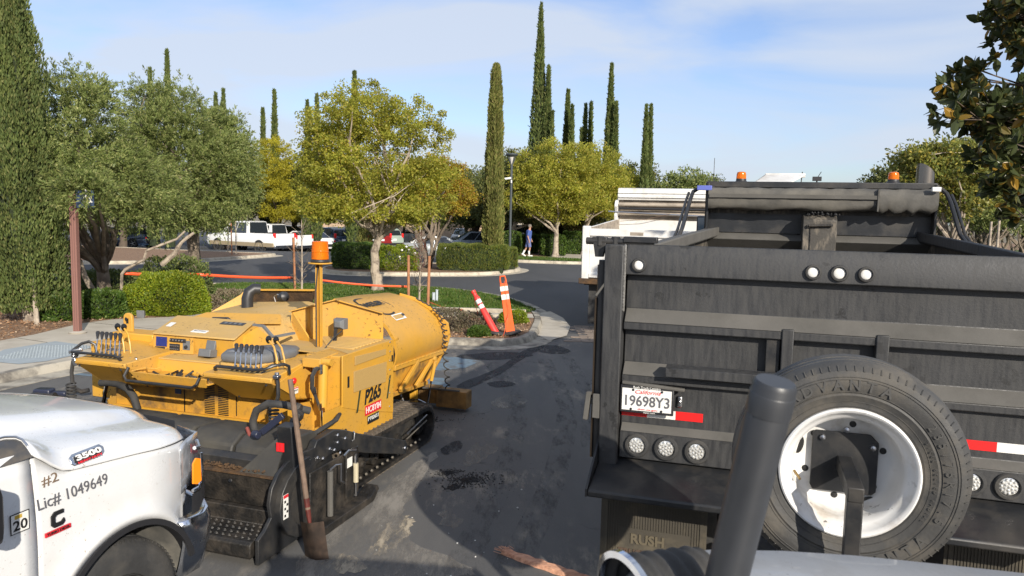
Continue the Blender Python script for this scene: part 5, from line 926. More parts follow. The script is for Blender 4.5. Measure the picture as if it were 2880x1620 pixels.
# --- consoles
def console(s):
    xo, xi = (1.11, .46) if s > 0 else (-.95, -.36)
    m = MB(); P = lambda x, y, z: (x, y, z); k_ = .06 * s
    m.loft([[P(xi, -.20, 1.088), P(xo, -.175, 1.083), P(xo, .58, .80), P(xi, .45, .80)], [P(xi, -.205, 1.123), P(xo, -.175, 1.118), P(xo, .60, 1.20), P(xi, .45, 1.15)]]); m.build('console_box', Y_, pv, bevel=.008)
    xc = xo - s * (.13 if s > 0 else .03)
    low = MB().ext3([P(xi, -.20, 1.085), P(xo, -.175, 1.080), P(xc, .17 if s > 0 else .08, .840 if s > 0 else .875), P(xi + s * .05, .17, .835)], (0, .006, .012)); cl_ = low.build('console_shell', Y_, pv, bevel=.003)
    MB().ext3([P(xo, -.175, 1.08), P(xo, .18, .88), P(xc, .17 if s > 0 else .08, .84 if s > 0 else .875)], (-s * .006, .006, .01)).build('console_shell_corner', Y_, pv)
    MB().ext3([P(xi, -.20, 1.085), P(xi + s * .05, .17, .835), P(xi + s * .05, .40, .86), P(xi, .40, 1.05)], (s * .01, 0, 0)).build('console_shell_side', Y_, pv, bevel=.003); MB().ext3([P(xi + s * .05, .17, .835), P(xo, .18, .87), P(xo, .5, .80), P(xi + s * .05, .5, .80)], (0, 0, .01)).build('console_floor', YD, pv)
    for x, y, z in ((xi + s * .05, -.19, 1.065), (xo - s * .05, -.165, 1.06), (xi + s * .09, .155, .85), (xc - s * .03, .155, .855)): MB().lathe([(0, -.010), (.008, -.008), (.011, 0)], c=(x, y - .006, z), ax=(0, 1, 0), n=8).build('bolt', KP, cl_)
    LC = .80 if s > 0 else -.70; before = set(pv.children)
    # lever slots and levers
    sp_ = MB().box((LC, -.055, 1.103), (.34, .11, .006), Matrix.Rotation(.06, 3, 'X')).build('slot_plate', YS, pv, bevel=.002)
    for i in range(7): MB().box((LC - .15 + i * .05, -.055, 1.108), (.022, .085, .004), Matrix.Rotation(.35, 3, 'Z')).build('slot', BLK, sp_)
    for i in range(6):
        x = LC - .15 + i * .052; b0 = Vector((x, -.035, 1.105)); t0 = Vector((x - .055 - (.02 if s < 0 else 0), .055, 1.245)); lv = MB().tube([b0, t0], .006, 6).build('lever', CH, pv)
        MB().tube([t0 - (t0 - b0) * .08, t0 + (t0 - b0) * .02, t0 + (t0 - b0) * .30, t0 + (t0 - b0) * .36], [.008, .010, .019, .015], 8).build('lever_grip', KP, lv)
        MB().tube([b0, b0 + Vector((0, .02, .03))], [.014, .008], 8).build('lever_boot', KR, lv)
    h_ = MB(); hx0, hx1 = LC - .27, LC + .23
    h_.tube([(hx0, -.11, 1.07), (hx0 + .01, -.15, 1.13), (hx0 + .04, -.165, 1.145), (hx1 - .08, -.165, 1.145), (hx1, -.14, 1.155), (hx1 + .05, -.10, 1.18), (hx1 + .10, -.03, 1.185), (hx1 + .115, .02, 1.16), (hx1 + .115, .03, 1.09)] if s > 0 else [(hx1, -.11, 1.07), (hx1 - .01, -.15, 1.13), (hx1 - .04, -.165, 1.145), (hx0 - .02, -.165, 1.145), (hx0 - .05, -.13, 1.15), (hx0 - .04, -.04, 1.20), (hx0 + .0, .0, 1.215), (hx0 + .05, .02, 1.19), (hx0 + .06, .03, 1.10)], .0135, 8); h_.build('guard_rail', K_, pv)
    MB().box(((LC + s * .06), .14, 1.12), (.30, .10, .004), Matrix.Rotation(.13, 3, 'X')).build('label_plate', KP, pv)
    for q in range(6): MB().box(((LC + s * .06) - .115 + q * .045, .14, 1.1235), (.022, .07, .002), Matrix.Rotation(.13, 3, 'X')).build('label_mark', GR, pv)
    for k in range(2):
        x = (LC + s * .12 + (.0 if s > 0 else .10)) + k * .075; j = MB().tube([(x + .06, .10, 1.10), (x + .05, .10, 1.20), (x + .01, .12, 1.29), (x - .05, .14, 1.335)], .009, 6).build('joystick', Y_, pv); MB().lathe([(0, .035), (.018, .026), (.027, .005), (.020, -.02), (.008, -.035)], c=(x - .065, .15, 1.345), n=12).build('knob', MATS['gloss_black'] if 'gloss_black' in MATS else mat('gloss_black', (.01, .01, .01), .08), j)
    for q in range(4): MB().lathe([(0, .012), (.012, .010), (.015, 0)], c=(xi + s * .05 + q * .035 * s, -.02 + .03 * (q % 2), 1.098), n=10).build('switch_knob', KP if q % 2 else GS, pv)
    # side cable with coil
    hxx = 1.14 if s > 0 else -1.0
    MB().tube([(hxx - s * .02, -.12, 1.12), (hxx + s * .01, -.14, 1.05), (hxx + s * .02, -.15, .95), (hxx, -.16, .86)], .016, 8).build('remote_holder', K_, pv)
    ck = MB(); pts = []
    for i in range(110): t = i / 109; a = t * 6.283 * 7; pts.append((hxx - .01 + .036 * math.cos(a), -.17 + .036 * math.sin(a), .86 - .20 * t))
    ck.tube(pts, .0095, 6); ck.build('coiled_cable', KR, pv)
    for q in set(pv.children) - before: q.location.z += .03
console(1); console(-1)
MB().lathe([(0, .02), (.018, .018), (.022, 0)], c=(-.99, -.15, 1.14), ax=(-1, 0, 0), n=10).bar((-1.03, -.16, 1.17), (-.94, -.1, 1.19), .03).bar((-.98, -.155, 1.12), (-.96, -.15, 1.05), .035).build('remote_clamp', GS, pv, bevel=.005)
MB().lathe([(0, .018), (.018, .018), (.02, 0)], c=(1.14, -.14, 1.15), ax=(0, 0, 1), n=10).box((1.14, -.14, 1.13), (.05, .05, .03)).build('remote_clamp', GS, pv, bevel=.005)
# right side skin behind the console, e-stop
sk = MB().ext3([(1.112, -.14, 1.06), (1.112, .58, 1.225), (1.112, .58, .79), (1.112, .16, .885)], (.012, 0, 0)).build('side_skin', Y_, pv, bevel=.003)
MB().ext3([(-.952, -.14, 1.06), (-.952, .58, 1.225), (-.952, .58, .79), (-.952, .16, .885)], (-.012, 0, 0)).build('side_skin', Y_, pv, bevel=.003)
MB().lathe([(.013, 0), (.013, .018), (.024, .02), (.028, .032), (.022, .042), (0, .045)], c=(1.124, .08, 1.055), ax=(1, 0, 0), n=16).build('emergency_stop', REDR, pv)
def decal(x, y, z, w_, h, m, nm='decal', parent=pv, ax=1): return MB().bb(x, x + .0015, y - w_ / 2, y + w_ / 2, z - h / 2, z + h / 2).build(nm, m, parent)
d = decal(1.1245, .145, .955, .075, .055, WHT); txt('WALK', .022, (1.1265, .145, .955), (0, 1, 0), Z, BLK, d); decal(1.1262, .145, .977, .07, .008, REDI, 'decal_band')
for y, z in ((.42, 1.02), (.42, .95), (.48, 1.17)): MB().lathe([(0, .006), (.007, .005), (.009, 0)], c=(1.124, y, z), ax=(1, 0, 0), n=8).build('bolt', GS, pv)
decal(1.1245, .36, 1.165, .05, .025, GR); decal(1.1245, .27, 1.13, .022, .022, BLK)
# deck between consoles
tr = MB(); tr.ext3([(-.36, -.16, 1.05), (.46, -.16, 1.05), (.42, -.12, .965), (-.30, -.12, .965)], (0, .02, 0)); tr.ext3([(-.36, -.13, .99), (.46, -.13, .99), (.46, .16, .99), (-.36, .16, .99)], (0, 0, .012)); tr.ext3([(-.50, .16, .99), (.50, .16, .99), (.50, .20, 1.115), (-.50, .20, 1.115)], (0, .012, 0)); tr.build('tool_tray', Y_, pv, bevel=.004)
MB().ext3([(-.94, .19, 1.10), (1.08, .19, 1.10), (1.08, .60, 1.12), (-1.0, .60, 1.12)], (0, 0, .012)).build('deck_plate', YS, pv, bevel=.004)
for s in (-1, 1): MB().tube([(s * .40 + .05, -.14, 1.05)] + [(s * .27 + .05 + .07 * math.cos(a), -.02 - .05 * math.sin(a), 1.07) for a in (3.1, 2.4, 1.6, .8, 0)], .006, 5).build('cup_ring', Y_, pv)
tl = MB()
for _ in range(16): x = random.uniform(-.12, .22); y = random.uniform(-.08, .1); tl.bar((x, y, 1.01), (x + random.uniform(-.09, .09), y + random.uniform(-.05, .05), 1.01 + random.uniform(.0, .05)), .018, .014)
tag(tl.build('tray_clutter', KG, pv), kind='stuff'); MB().tube([(-.35, -.17, 1.09), (-.36, -.21, 1.02), (-.33, -.22, .985), (.36, -.22, .985), (.40, -.21, 1.01), (.40, -.17, 1.06)], .013, 8).build('tray_handle', K_, pv); MB().cyl((-.28, -.15, .955), (.33, -.15, .955), .012, 8).build('tray_bar', YD, pv)
# --- instrument housing
ih = MB(); ih.loft([[(-.76, .42, 1.10), (-.58, .40, 1.28), (-.80, .95, 1.36), (-.92, .95, 1.10)], [(.28, .42, 1.12), (.31, .40, 1.285), (.14, .95, 1.36), (.30, .95, 1.12)]]); ih.build('instrument_housing', Y_, pv, bevel=.01)
MB().ext3([(-.60, .375, 1.285), (.33, .375, 1.29), (.145, .93, 1.372), (-.80, .93, 1.372)], (0, 0, .016)).build('instrument_lid', YS, pv, bevel=.006)
def plate(cx_, cy_, cz_, w_, h, m, nm, ux=(1, 0, .01), uy=(0, .0, 1), d=.004, par=pv):
    ux = Vector(ux).normalized(); uy = Vector(uy).normalized(); n_ = ux.cross(uy); c = Vector((cx_, cy_, cz_)) + n_ * .0; P = [c + ux * (i * w_ / 2) + uy * (j * h / 2) for i, j in ((-1, -1), (1, -1), (1, 1), (-1, 1))]; return MB().ext3(P, n_ * d).build(nm, m, par)
IY = (0.05, -.12, .99)
pn = plate(-.37, .396, 1.205, .46, .165, Y_, 'control_panel', uy=(-.05, .12, 1), d=.008)
plate(-.50, .384, 1.222, .125, .088, SCRN, 'display_screen', uy=(-.05, .12, 1)); plate(-.52, .386, 1.155, .12, .03, KP, 'button_row', uy=(-.05, .12, 1)); plate(-.31, .384, 1.245, .18, .035, KP, 'button_row', uy=(-.05, .12, 1)); plate(-.35, .386, 1.178, .12, .062, KP, 'button_row', uy=(-.05, .12, 1)); plate(-.215, .386, 1.205, .08, .085, GR, 'button_row', uy=(-.05, .12, 1))
sw_ = MB()
for i in range(5):
    for j in range(2): sw_.lathe([(0, .008), (.005, .006), (.006, 0)], c=(-.395 + i * .022, .378, 1.162 + j * .03), ax=(0, -1, 0), n=6)
    sw_.lathe([(0, .012), (.008, .008), (.009, 0)], c=(-.39 + i * .035, .374, 1.247), ax=(0, -1, 0), n=8)
tag(sw_.build('switches', GS, pv), kind='stuff'); MB().lathe([(0, .016), (.016, .012), (.018, 0)], c=(-.215, .38, 1.19), ax=(0, -1, 0), n=12).build('dial', KP, pv)
ph = MB(); ph.box((.07, .33, 1.165), (.13, .10, .07), Matrix.Rotation(-.2, 3, 'X')); ph.box((.055, .40, 1.225), (.10, .03, .09), Matrix.Rotation(-.3, 3, 'X')); ph.build('control_pod', GR, pv, bevel=.006)
plate(-.60, .62, 1.345, .06, .13, WHT, 'decal', ux=(1, -.0, .0), uy=(-.35, 1, .15)); d = plate(-.16, .50, 1.323, .17, .07, WHT, 'decal', ux=(1, 0, 0), uy=(-.2, 1, .15)); d2 = plate(-.02, .80, 1.367, .27, .09, KP, 'label_plate', ux=(1, 0, 0), uy=(-.2, 1, .15))
txt('CAUTION', .022, (-.16, .50, 1.330), X, (-.2, 1, .15), GREYI, d, fit=.13)
for q in range(4): plate(-.10 + q * .055, .80, 1.372, .03, .05, GR, 'label_mark', ux=(1, 0, 0), uy=(-.2, 1, .15), d=.002)
# seat and slanting guards
st_ = MB(); st_.ext3([(.46, .02, 1.145), (.80, .02, 1.145), (.94, .42, 1.16), (.86, .60, 1.17), (.62, .58, 1.17), (.40, .30, 1.15)], (0, 0, .02)); st_.build('seat_pan', YS, pv)
se = MB().loft([[(p[0] * 1 + (k_ - 1) * (p[0] - .66), p[1] + (k_ - 1) * (p[1] - .30), z) for p in ((.47, .03), (.78, .03), (.86, .14), (.93, .42), (.86, .59), (.64, .57), (.42, .33), (.41, .15))] for k_, z in ((.96, 1.165), (1.04, 1.185), (1.04, 1.235), (.94, 1.255))]).build('seat', GR, pv, bevel=.015, smooth=60)
MB().ext3([(.50, .06, 1.258), (.76, .06, 1.258), (.72, .22, 1.26), (.55, .22, 1.26)], (0, 0, .004)).build('seat_label', mat('seat_tag', (.22, .23, .25), .5), se)
MB().ext3([(.12, .62, 1.12), (.19, .62, 1.27), (.36, .66, 1.38), (.52, .66, 1.28), (.58, .60, 1.14)], (.01, -.012, 0)).build('guard_panel', Y_, pv, bevel=.003)
MB().bar((.32, .66, 1.40), (.43, .66, 1.395), .03, .02).bar((.43, .66, 1.395), (.55, .64, 1.30), .03, .02).bar((.55, .66, 1.30), (.62, .88, 1.31), .03, .02).build('rubber_edge', GR, pv)
# --- engine hood
eh = MB(); a = [(-.98, .95, 1.12), (-.85, .95, 1.30), (-.60, 1.15, 1.40), (.30, 1.15, 1.435), (.42, 1.0, 1.36), (.62, .95, 1.12)]; b = [(-.98, 2.05, 1.12), (-.95, 2.05, 1.30), (-.70, 2.0, 1.42), (.05, 2.0, 1.47), (.36, 2.05, 1.40), (.62, 2.05, 1.12)]
eh.loft([a, b]); eh.build('engine_hood', YS, pv, bevel=.01); MB().ext3([(-.84, .935, 1.30), (.40, .985, 1.365), (.29, 1.14, 1.437), (-.60, 1.14, 1.402)], (0, -.012, .006)).build('hood_front_skin', Y_, pv, bevel=.004)
MB().tube([(-.42, 1.0, 1.345), (-.40, .975, 1.375), (-.22, .98, 1.385), (-.20, 1.0, 1.36)], .014, 8).build('hood_handle', KP, pv)
# exhaust elbow
MB().tube([(-.42, 1.55, 1.35), (-.42, 1.55, 1.52), (-.41, 1.57, 1.585), (-.375, 1.61, 1.62), (-.33, 1.65, 1.615)], [.062, .062, .062, .060, .058], 20).build('exhaust_elbow', KP, pv, smooth=60)
# left hopper wing folded up: yellow outside, dark inside
lw = MB(); lw.ext3([(-1.05, 2.25, 1.25), (-.86, 2.2, 1.53), (.02, 2.15, 1.575), (-.02, 2.2, 1.48), (-.22, 2.3, 1.20)], (0, .03, 0)); lwo = lw.build('hopper_wing_inside', YR, pv); MB().bar((-.87, 2.19, 1.535), (.03, 2.14, 1.582), .035, .02).build('wing_edge', Y_, lwo)
MB().ext3([(-1.15, 1.6, 1.22), (-.93, 2.1, 1.48), (-.88, 2.1, 1.53), (-.80, 2.1, 1.22)], (0, .02, 0)).build('wing_gusset', Y_, pv)
MB().lathe([(0, -.05), (.05, -.045), (.06, 0), (.055, .04), (.03, .06), (0, .065)], c=(-.28, 2.0, 1.50), ax=(.9, -.3, .2), n=14).build('hopper_camera', KP, pv); MB().tube([(-.36, 1.98, 1.42), (-.38, 1.97, 1.50), (-.33, 1.96, 1.53), (-.28, 1.97, 1.51)], .007, 6).build('camera_cable', GS, pv)
# lifting lug, lamp and small bits on the left
MB().prism([(-1.17, 1.15), (-1.17, 1.36)] + [(-1.115 + .055 * math.cos(a), 1.38 + .05 * math.sin(a)) for a in (2.6, 2.1, 1.57, 1.0, .5)] + [(-1.06, 1.36), (-1.06, 1.15)], 'y', .6, .63).build('lifting_lug', Y_, pv, bevel=.005)
MB().lathe([(0, -.018), (.012, -.018), (.018, -.016)], c=(-1.115, .598, 1.37), ax=(0, 1, 0), n=10).box((-1.115, .597, 1.35), (.028, .002, .05)).build('lug_hole', BLK, pv)
MB().box((-.96, .62, 1.20), (.5, .25, .10)).build('left_tank_top', Y_, pv, bevel=.01)
MB().lathe([(.03, -.04), (.05, 0), (.055, .02), (0, .022)], c=(-1.0, .66, 1.42), ax=(.3, -1, -.1), n=4).build('work_lamp', GR, pv, bevel=.004)
# --- shield around the operator step, corrugated deck
TX = 1.42
sh = MB(); sh.ext3([(.42, 1.12, 1.19), (.43, 1.12, 1.48), (.76, .98, 1.19)], (.01, .012, 0)); sh.ext3([(.43, 1.115, 1.48), (.87, 1.235, 1.61), (.87, 1.235, 1.18), (.42, 1.11, 1.18)], (-.004, .012, 0)); sh.ext3([(.87, 1.235, 1.61), (1.32, 1.355, 1.49), (1.32, 1.355, 1.20), (.87, 1.235, 1.18)], (-.004, .012, 0)); sh.build('step_shield', Y_, pv)
MB().bar((.425, 1.09, 1.485), (.87, 1.215, 1.615), .05, .01).bar((.87, 1.215, 1.615), (1.33, 1.335, 1.495), .05, .01).build('shield_lip', Y_, pv)
MB().bar((.60, 1.16, 1.2), (.595, 1.155, 1.52), .03, .012).build('shield_rib', YD, pv)
MB().ext3([(.62, .58, 1.205), (1.10, .50, 1.215), (1.10, .86, 1.215), (.95, .90, 1.21), (.44, 1.10, 1.20)], (0, 0, .01)).build('rear_deck', YS, pv)
cdo = MB().ext3([(.62, .92, 1.20), (1.12, .72, 1.222), (TX - .01, .52, 1.222), (TX - .01, 1.33, 1.222), (1.30, 1.36, 1.222), (.60, 1.17, 1.20)], (0, 0, .012)).build('step_deck', YS, pv)
for i in range(9):
    y = .70 + i * .065; MB().bar((max(1.06 - i * .05, .72), y + .06, 1.236), (TX - .05, y, 1.242), .032, .016).build('tread_bar', YS, cdo, bevel=.004)
# --- side engine tower, flush with the tracks
def tv(y, z): return (y * .9144 - .4603, z * .9144 + .214)
def tq(y, z, o=0.): return (TX + o,) + tv(y, z)
MB().bb(1.05, TX - .004, .42, 1.34, .60, 1.222).build('side_tower', Y_, pv, bevel=.006)
sp2 = MB().ext3([(TX, .39, 1.235), (TX, 1.36, 1.235), (TX, 1.36, .50), (TX, .72, .67), (TX, .39, .78)], (.014, 0, 0)).build('side_panel', Y_, pv, bevel=.003)
mat('grille_tan', (.42, .27, .09), .7, var=.1, vscale=90)
for P in ([(1.15, 1.075), (1.80, 1.045), (1.80, .985), (1.15, .985)], [(1.13, .93), (1.82, .905), (1.80, .69), (1.13, .72)]): MB().ext3([tq(y, z, .016) for y, z in P], (.006, 0, 0)).build('mesh_grille', MATS['grille_tan'], sp2, bevel=.002)
def tbox(y0, y1, z0, z1, o0, o1, m, nm, par): (a0, b0), (a1, b1) = tv(y0, z0), tv(y1, z1); return MB().bb(TX + o0, TX + o1, a0, a1, b0, b1).build(nm, m, par)
tbox(1.02, 1.05, .79, .90, .0145, .019, BLK, 'latch_slot', sp2)
txt('P265', .185, tq(1.52, .615, .0175), (0, 1, .04), Z, BLK, sp2, fit=.33, shear=.22, bold=.006)
SG = mat('stripe_green_black', (.035, .045, .02), .5)
for y in (1.22, 1.86): MB().ext3([tq(y - .03, .50, .0145), tq(y, .50, .0145), tq(y + .065, .74, .0145), tq(y + .035, .74, .0145)], (.003, 0, 0)).build('stripe', SG, sp2)
r_ = tbox(1.37, 1.71, .425, .525, .0145, .0165, REDI, 'red_sticker', sp2); txt('HC8Y84', .082, tq(1.54, .474, .0175), (0, 1, 0), Z, WHT, r_, fit=.29, bold=.0005)
r_ = tbox(1.42, 1.66, .325, .408, .0145, .0165, BLK, 'number_plate', sp2); txt('PT02651', .05, tq(1.54, .375, .0175), (0, 1, 0), Z, WHT, r_, fit=.20)
tbox(1.94, 1.97, .88, .95, .0145, .018, BLK, 'latch', sp2)
for z in (1.10, 1.0, .9, .8, .7, .55, .40): MB().lathe([(0, .006), (.007, .005), (.009, 0)], c=tq(1.90, z, .015), ax=(1, 0, 0), n=8).build('bolt', GS, sp2)
MB().ext3([(TX - .004, .10, .80), (TX - .004, .39, .80), (TX - .004, .72, .67), (TX - .004, 1.36, .50), (TX - .004, 1.36, .40), (TX - .004, 1.26, .375), (TX - .004, 1.04, .325), (TX - .004, .57, .27), (TX - .004, .15, .36), (TX - .004, .10, .46)], (.012, 0, 0)).build('lower_skin', Y_, pv)
MB().bb(1.02, TX - .01, 1.30, 1.345, .48, 1.21).build('front_bulkhead', YD, pv)
MB().bb(-1.40, -1.0, .42, 1.34, .60, 1.15).build('side_tower', Y_, pv, bevel=.006); MB().ext3([(-1.08, .30, .62), (-1.08, 1.98, .9), (-1.08, 1.98, .20), (-1.08, .45, .30)], (-.02, 0, 0)).build('lower_skin', Y_, pv)
fl = MB().ext3([(1.13, .02, .60), (1.13, .02, .86), (1.13, .45, .80), (1.13, .60, .80), (1.13, .60, .45), (1.13, .3, .42)], (.01, 0, 0)).build('rear_flank', Y_, pv); MB().bb(1.13, TX - .02, .385, .40, .45, 1.2).build('tower_rear', Y_, pv)
for z in (.72, .655, .59): d = MB().bb(1.33, 1.40, .3825, .3845, z - .022, z + .022).build('decal', WHT, pv); MB().bb(1.335, 1.35, .381, .3824, z - .015, z + .015).bb(1.36, 1.375, .381, .3824, z - .012, z + .016).build('decal_mark', BLK, d)
# lower body at the back with vents
lbk = MB().bb(-.98, .98, .30, 2.0, .50, 1.0).build('rear_body', YD, pv, bevel=.008)
vr = MB()
for cx_ in (.11, .26):
    for i in range(17): vr.bb(cx_ - .055, cx_ + .055, .294, .2995, .61 + i * .0165, .6175 + i * .0165)
tag(vr.build('vent_slats', BLK, lbk), kind='stuff'); MB().bb(-.175, -.168, .293, .2995, .55, .98).build('door_seam', BLK, lbk); MB().bb(.40, .405, .293, .2995, .62, .9).build('door_seam', BLK, lbk); MB().bb(-.98, .98, .27, .2995, .575, .60).build('door_lip', Y_, lbk)
for z in (.88, .79): plate(-.24, .297, z, .07, .055, BLUEP, 'decal', par=lbk)
MB().cyl((-.36, .29, .84), (-.36, .30, .84), .012, 8).build('bolt', GS, lbk)
MB().bb(-.9, .9, .28, 1.6, .30, .50).build('conveyor_housing', YR, pv, bevel=.01); MB().bb(-.30, -.2, .2, .28, .34, .58).build('chain_guard', YD, pv); MB().cyl((-.55, .22, .42), (-.2, .22, .42), .10, 16).build('auger_drive', YR, pv)
aug = MB(); aug.cyl((-1.15, .10, .30), (1.15, .10, .30), .03, 8)
for s in (-1, 1):
    q = [(s * (.1 + i * .0105), .10 + .15 * math.cos(i * .42), .30 + .15 * math.sin(i * .42)) for i in range(100)]; p = [(a_[0], .10, .30) for a_ in q]; aug.loft([p, q], closed=False)
aug.build('auger', KG, pv)
# --- cylinder and hoses at the right rear
MB().cyl((1.30, .30, 1.17), (1.30, .28, .80), .042, 16).build('tow_cylinder', Y_, pv); MB().cyl((1.30, .28, .80), (1.32, .26, .62), .022, 12).build('cylinder_rod', CHR, pv); MB().cyl((1.24, .30, 1.19), (1.38, .30, 1.19), .033, 12).build('cylinder_pin', Y_, pv); MB().box((1.34, .25, .60), (.14, .12, .06)).build('rod_clevis', Y_, pv, bevel=.01)
for k in range(3): MB().tube([(1.30, .24 - .02 * k, 1.14), (1.31, .19 - .02 * k, 1.16), (1.30, .14 - .012 * k, 1.10), (1.29, .15 - .01 * k, .99), (1.29, .21, .88), (1.30, .24, .80)], .013, 7).build('hose', KR, pv)
MB().cyl((1.315, .24, 1.10), (1.315, .24, 1.18), .015, 8).cyl((1.31, .14, 1.0), (1.31, .15, .95), .016, 8).cyl((1.31, .23, .84), (1.31, .24, .78), .016, 8).build('hose_fitting', GS, pv)
MB().prism([(.25, 1.22), (.25, 1.14), (.45, 1.14), (.55, 1.235)], 'x', 1.12, 1.30).build('mast_bracket', Y_, pv, bevel=.006)
# --- beacon mast
MX, MY, MZ = .955, .80, 1.995
ms = MB(); ms.bb(MX - .024, MX + .026, MY - .006, MY, 1.20, MZ); ms.bb(MX - .024, MX - .019, MY - .045, MY - .006, 1.20, MZ); ms.bb(MX + .021, MX + .026, MY - .045, MY - .006, 1.20, MZ); ms.build('beacon_mast', Y_, pv, bevel=.002)
bp = MB().lathe([(0, 0), (.108, 0), (.112, .006), (.108, .012), (0, .012)], c=(MX, MY, MZ), n=32).build('beacon_plate', Y_, pv)
bc = MB().lathe([(.084, 0), (.090, .01), (.084, .025), (.076, .03), (0, .03)], c=(MX, MY, MZ + .013), n=28).build('beacon_base', KP, pv)
pr = []
for i in range(30): z = i / 29; pr.append((.080 - .008 * z + .0013 * (i % 2) + .004 * (.42 < z < .48), .03 + .160 * z))
pr += [(.066, .195), (0, .196)]; MB().lathe(pr, c=(MX, MY, MZ + .013), n=36).build('beacon_lens', AMB, bc, smooth=60); MB().lathe([(.028, .03), (.028, .11), (.018, .14), (0, .15)], c=(MX, MY, MZ + .013), n=12).build('bulb', REFW, bc)
cbl = MB(); cbl.tube([(MX - .01, MY - .02, 1.98), (MX - .014, MY - .05, 1.75), (MX - .012, MY - .05, 1.5), (MX - .01, MY - .05, 1.35), (MX - .005, MY - .055, 1.20), (MX - .02, MY - .10, 1.17), (MX + .05, MY - .14, 1.17), (MX + .10, MY - .10, 1.21), (MX + .11, MY + .05, 1.30), (MX + .10, MY + .22, 1.34)], .0065, 6); cbl.build('mast_cable', KR, pv)
LX, LY = 1.02, 1.02
wl = MB(); wl.loft([[(LX + a_ * k_, y, 1.405 + b_ * k_) for a_, b_ in ((-1, -.85), (1, -.85), (1, .85), (-1, .85))] for k_, y in ((.03, LY - .03), (.058, LY), (.063, LY + .06), (.061, LY + .07))]); wl.build('work_lamp', GR, pv, bevel=.004); MB().bar((LX - .03, LY - .02, 1.24), (LX - .03, LY, 1.36), .03, .02).build('lamp_stem', KP, pv)
# --- hopper: curved yellow wing closed over the top
prof = [(1.10, .80), (1.13, .90), (1.14, .98), (1.11, 1.08), (1.03, 1.20), (.92, 1.30), (.78, 1.38), (.60, 1.44), (.36, 1.48)]
hw = MB(); o_ = []; i_ = []
for y, k_ in ((1.99, .04), (2.5, .03), (3.0, .0), (3.36, -.02)): o_.append([(x + k_ * .5, y, z + k_ * (z > 1)) for x, z in prof] + [(x + k_ * .5 - .025, y, z + k_ * (z > 1) - .025) for x, z in reversed(prof)])
hw.loft(o_); hwo = hw.build('hopper_wing', YS if False else Y_, pv, smooth=60)
ep = MB(); epo = [(1.15, .78), (1.20, .96), (1.17, 1.12), (1.06, 1.21), (.93, 1.32), (.70, 1.42), (.50, 1.46), (.50, 1.36), (.9, 1.0), (.8, .6), (.74, .30), (.84, .32), (.93, .40)]
ep.prism([(x, z) for x, z in epo], 'y', 3.36, 3.385); ep.build('hopper_front_plate', Y_, pv, bevel=.002)
for x, z in ((1.12, 1.07), (1.15, .93), (1.13, .83), (1.05, .68), (.98, .55)): MB().lathe([(0, -.008), (.009, -.006), (.011, 0)], c=(x, 3.358, z), ax=(0, 1, 0), n=8).build('bolt', GS, pv)
lh = MB(); lh.ext3([(1.10, 2.0, .80), (1.10, 3.36, .76), (.86, 3.36, .34), (1.05, 2.0, .48)], (-.03, 0, 0)); lh.build('hopper_side', YD, pv)
for a_, b_ in (((1.118, 2.15, .52), (1.12, 2.6, .77)), ((1.04, 2.72, .44), (1.11, 3.1, .75))): MB().bar(a_, b_, .05, .035, up=(1, 0, 0)).build('side_brace', Y_, lhp := pv, bevel=.004)
MB().bar((1.115, 2.0, .80), (1.115, 3.36, .765), .035, .06).build('hinge_rail', Y_, pv, bevel=.004); MB().bar((1.07, 2.0, .50), (.88, 3.36, .34), .06, .05).build('lower_rail', YD, pv, bevel=.006)
hb = MB()
for i in range(12): hb.box((1.135, 2.08 + i * .11, .822 - i * .003), (.02, .07, .014))
tag(hb.build('hinge_knuckles', Y_, pv, bevel=.003), kind='stuff'); MB().bb(-1.05, .8, 2.05, 3.36, .35, .75).build('hopper_floor', YR, pv)
MB().cyl((1.14, 3.06, .70), (1.10, 3.03, .45), .022, 10).build('wing_cylinder', Y_, pv); MB().cyl((1.10, 3.03, .45), (1.07, 3.0, .18), .012, 8).build('cylinder_rod', CHR, pv); MB().lathe([(0, .03), (.03, .028), (.034, 0)], c=(1.12, 3.06, .72), ax=(1, 0, 0), n=12).build('cylinder_eye', Y_, pv)
# round black-ring emblem with lettering on the wing
em = []; cx0, cy0 = .90, 2.36
def onwing(a_, y): # a_: 0 low .. 1 top along profile
    L_ = [0]; 
    for p, q in zip(prof, prof[1:]): L_.append(L_[-1] + math.hypot(q[0] - p[0], q[1] - p[1]))
    s_ = a_ * L_[-1]
    for i in range(len(prof) - 1):
        if s_ <= L_[i + 1] + 1e-9:
            t = (s_ - L_[i]) / (L_[i + 1] - L_[i]); x = prof[i][0] + (prof[i + 1][0] - prof[i][0]) * t; z = prof[i][1] + (prof[i + 1][1] - prof[i][1]) * t; k_ = .04 - (y - 1.99) * .04 / 1.1; return Vector((x + k_ * .5 + .006, y, z + k_ * (z > 1) + .006))
tb = MB(); ring_o = [onwing(.70 + .20 * math.sin(t), 2.30 + .30 * math.cos(t)) for t in [6.283 * i / 48 for i in range(48)]]; ring_i = [onwing(.70 + .176 * math.sin(t), 2.30 + .27 * math.cos(t)) for t in [6.283 * i / 48 for i in range(48)]]
tb.loft([ring_o, ring_i], closed=True, caps=False); tb.build('emblem_ring', BLK, hwo, recalc=False)
c = onwing(.70, 2.24); u_ = (onwing(.82, 2.3) - onwing(.58, 2.3)).normalized(); txt('WEILER', .125, c + (Vector((0, 1, 0)).cross(u_)) * .012, (0, 1, 0), u_, BLK, hwo, fit=.44, bold=.004)
d = onwing(.46, 2.40); u_ = (onwing(.55, 2.3) - onwing(.4, 2.3)).normalized(); nn_ = Vector((0, 1, 0)).cross(u_); 
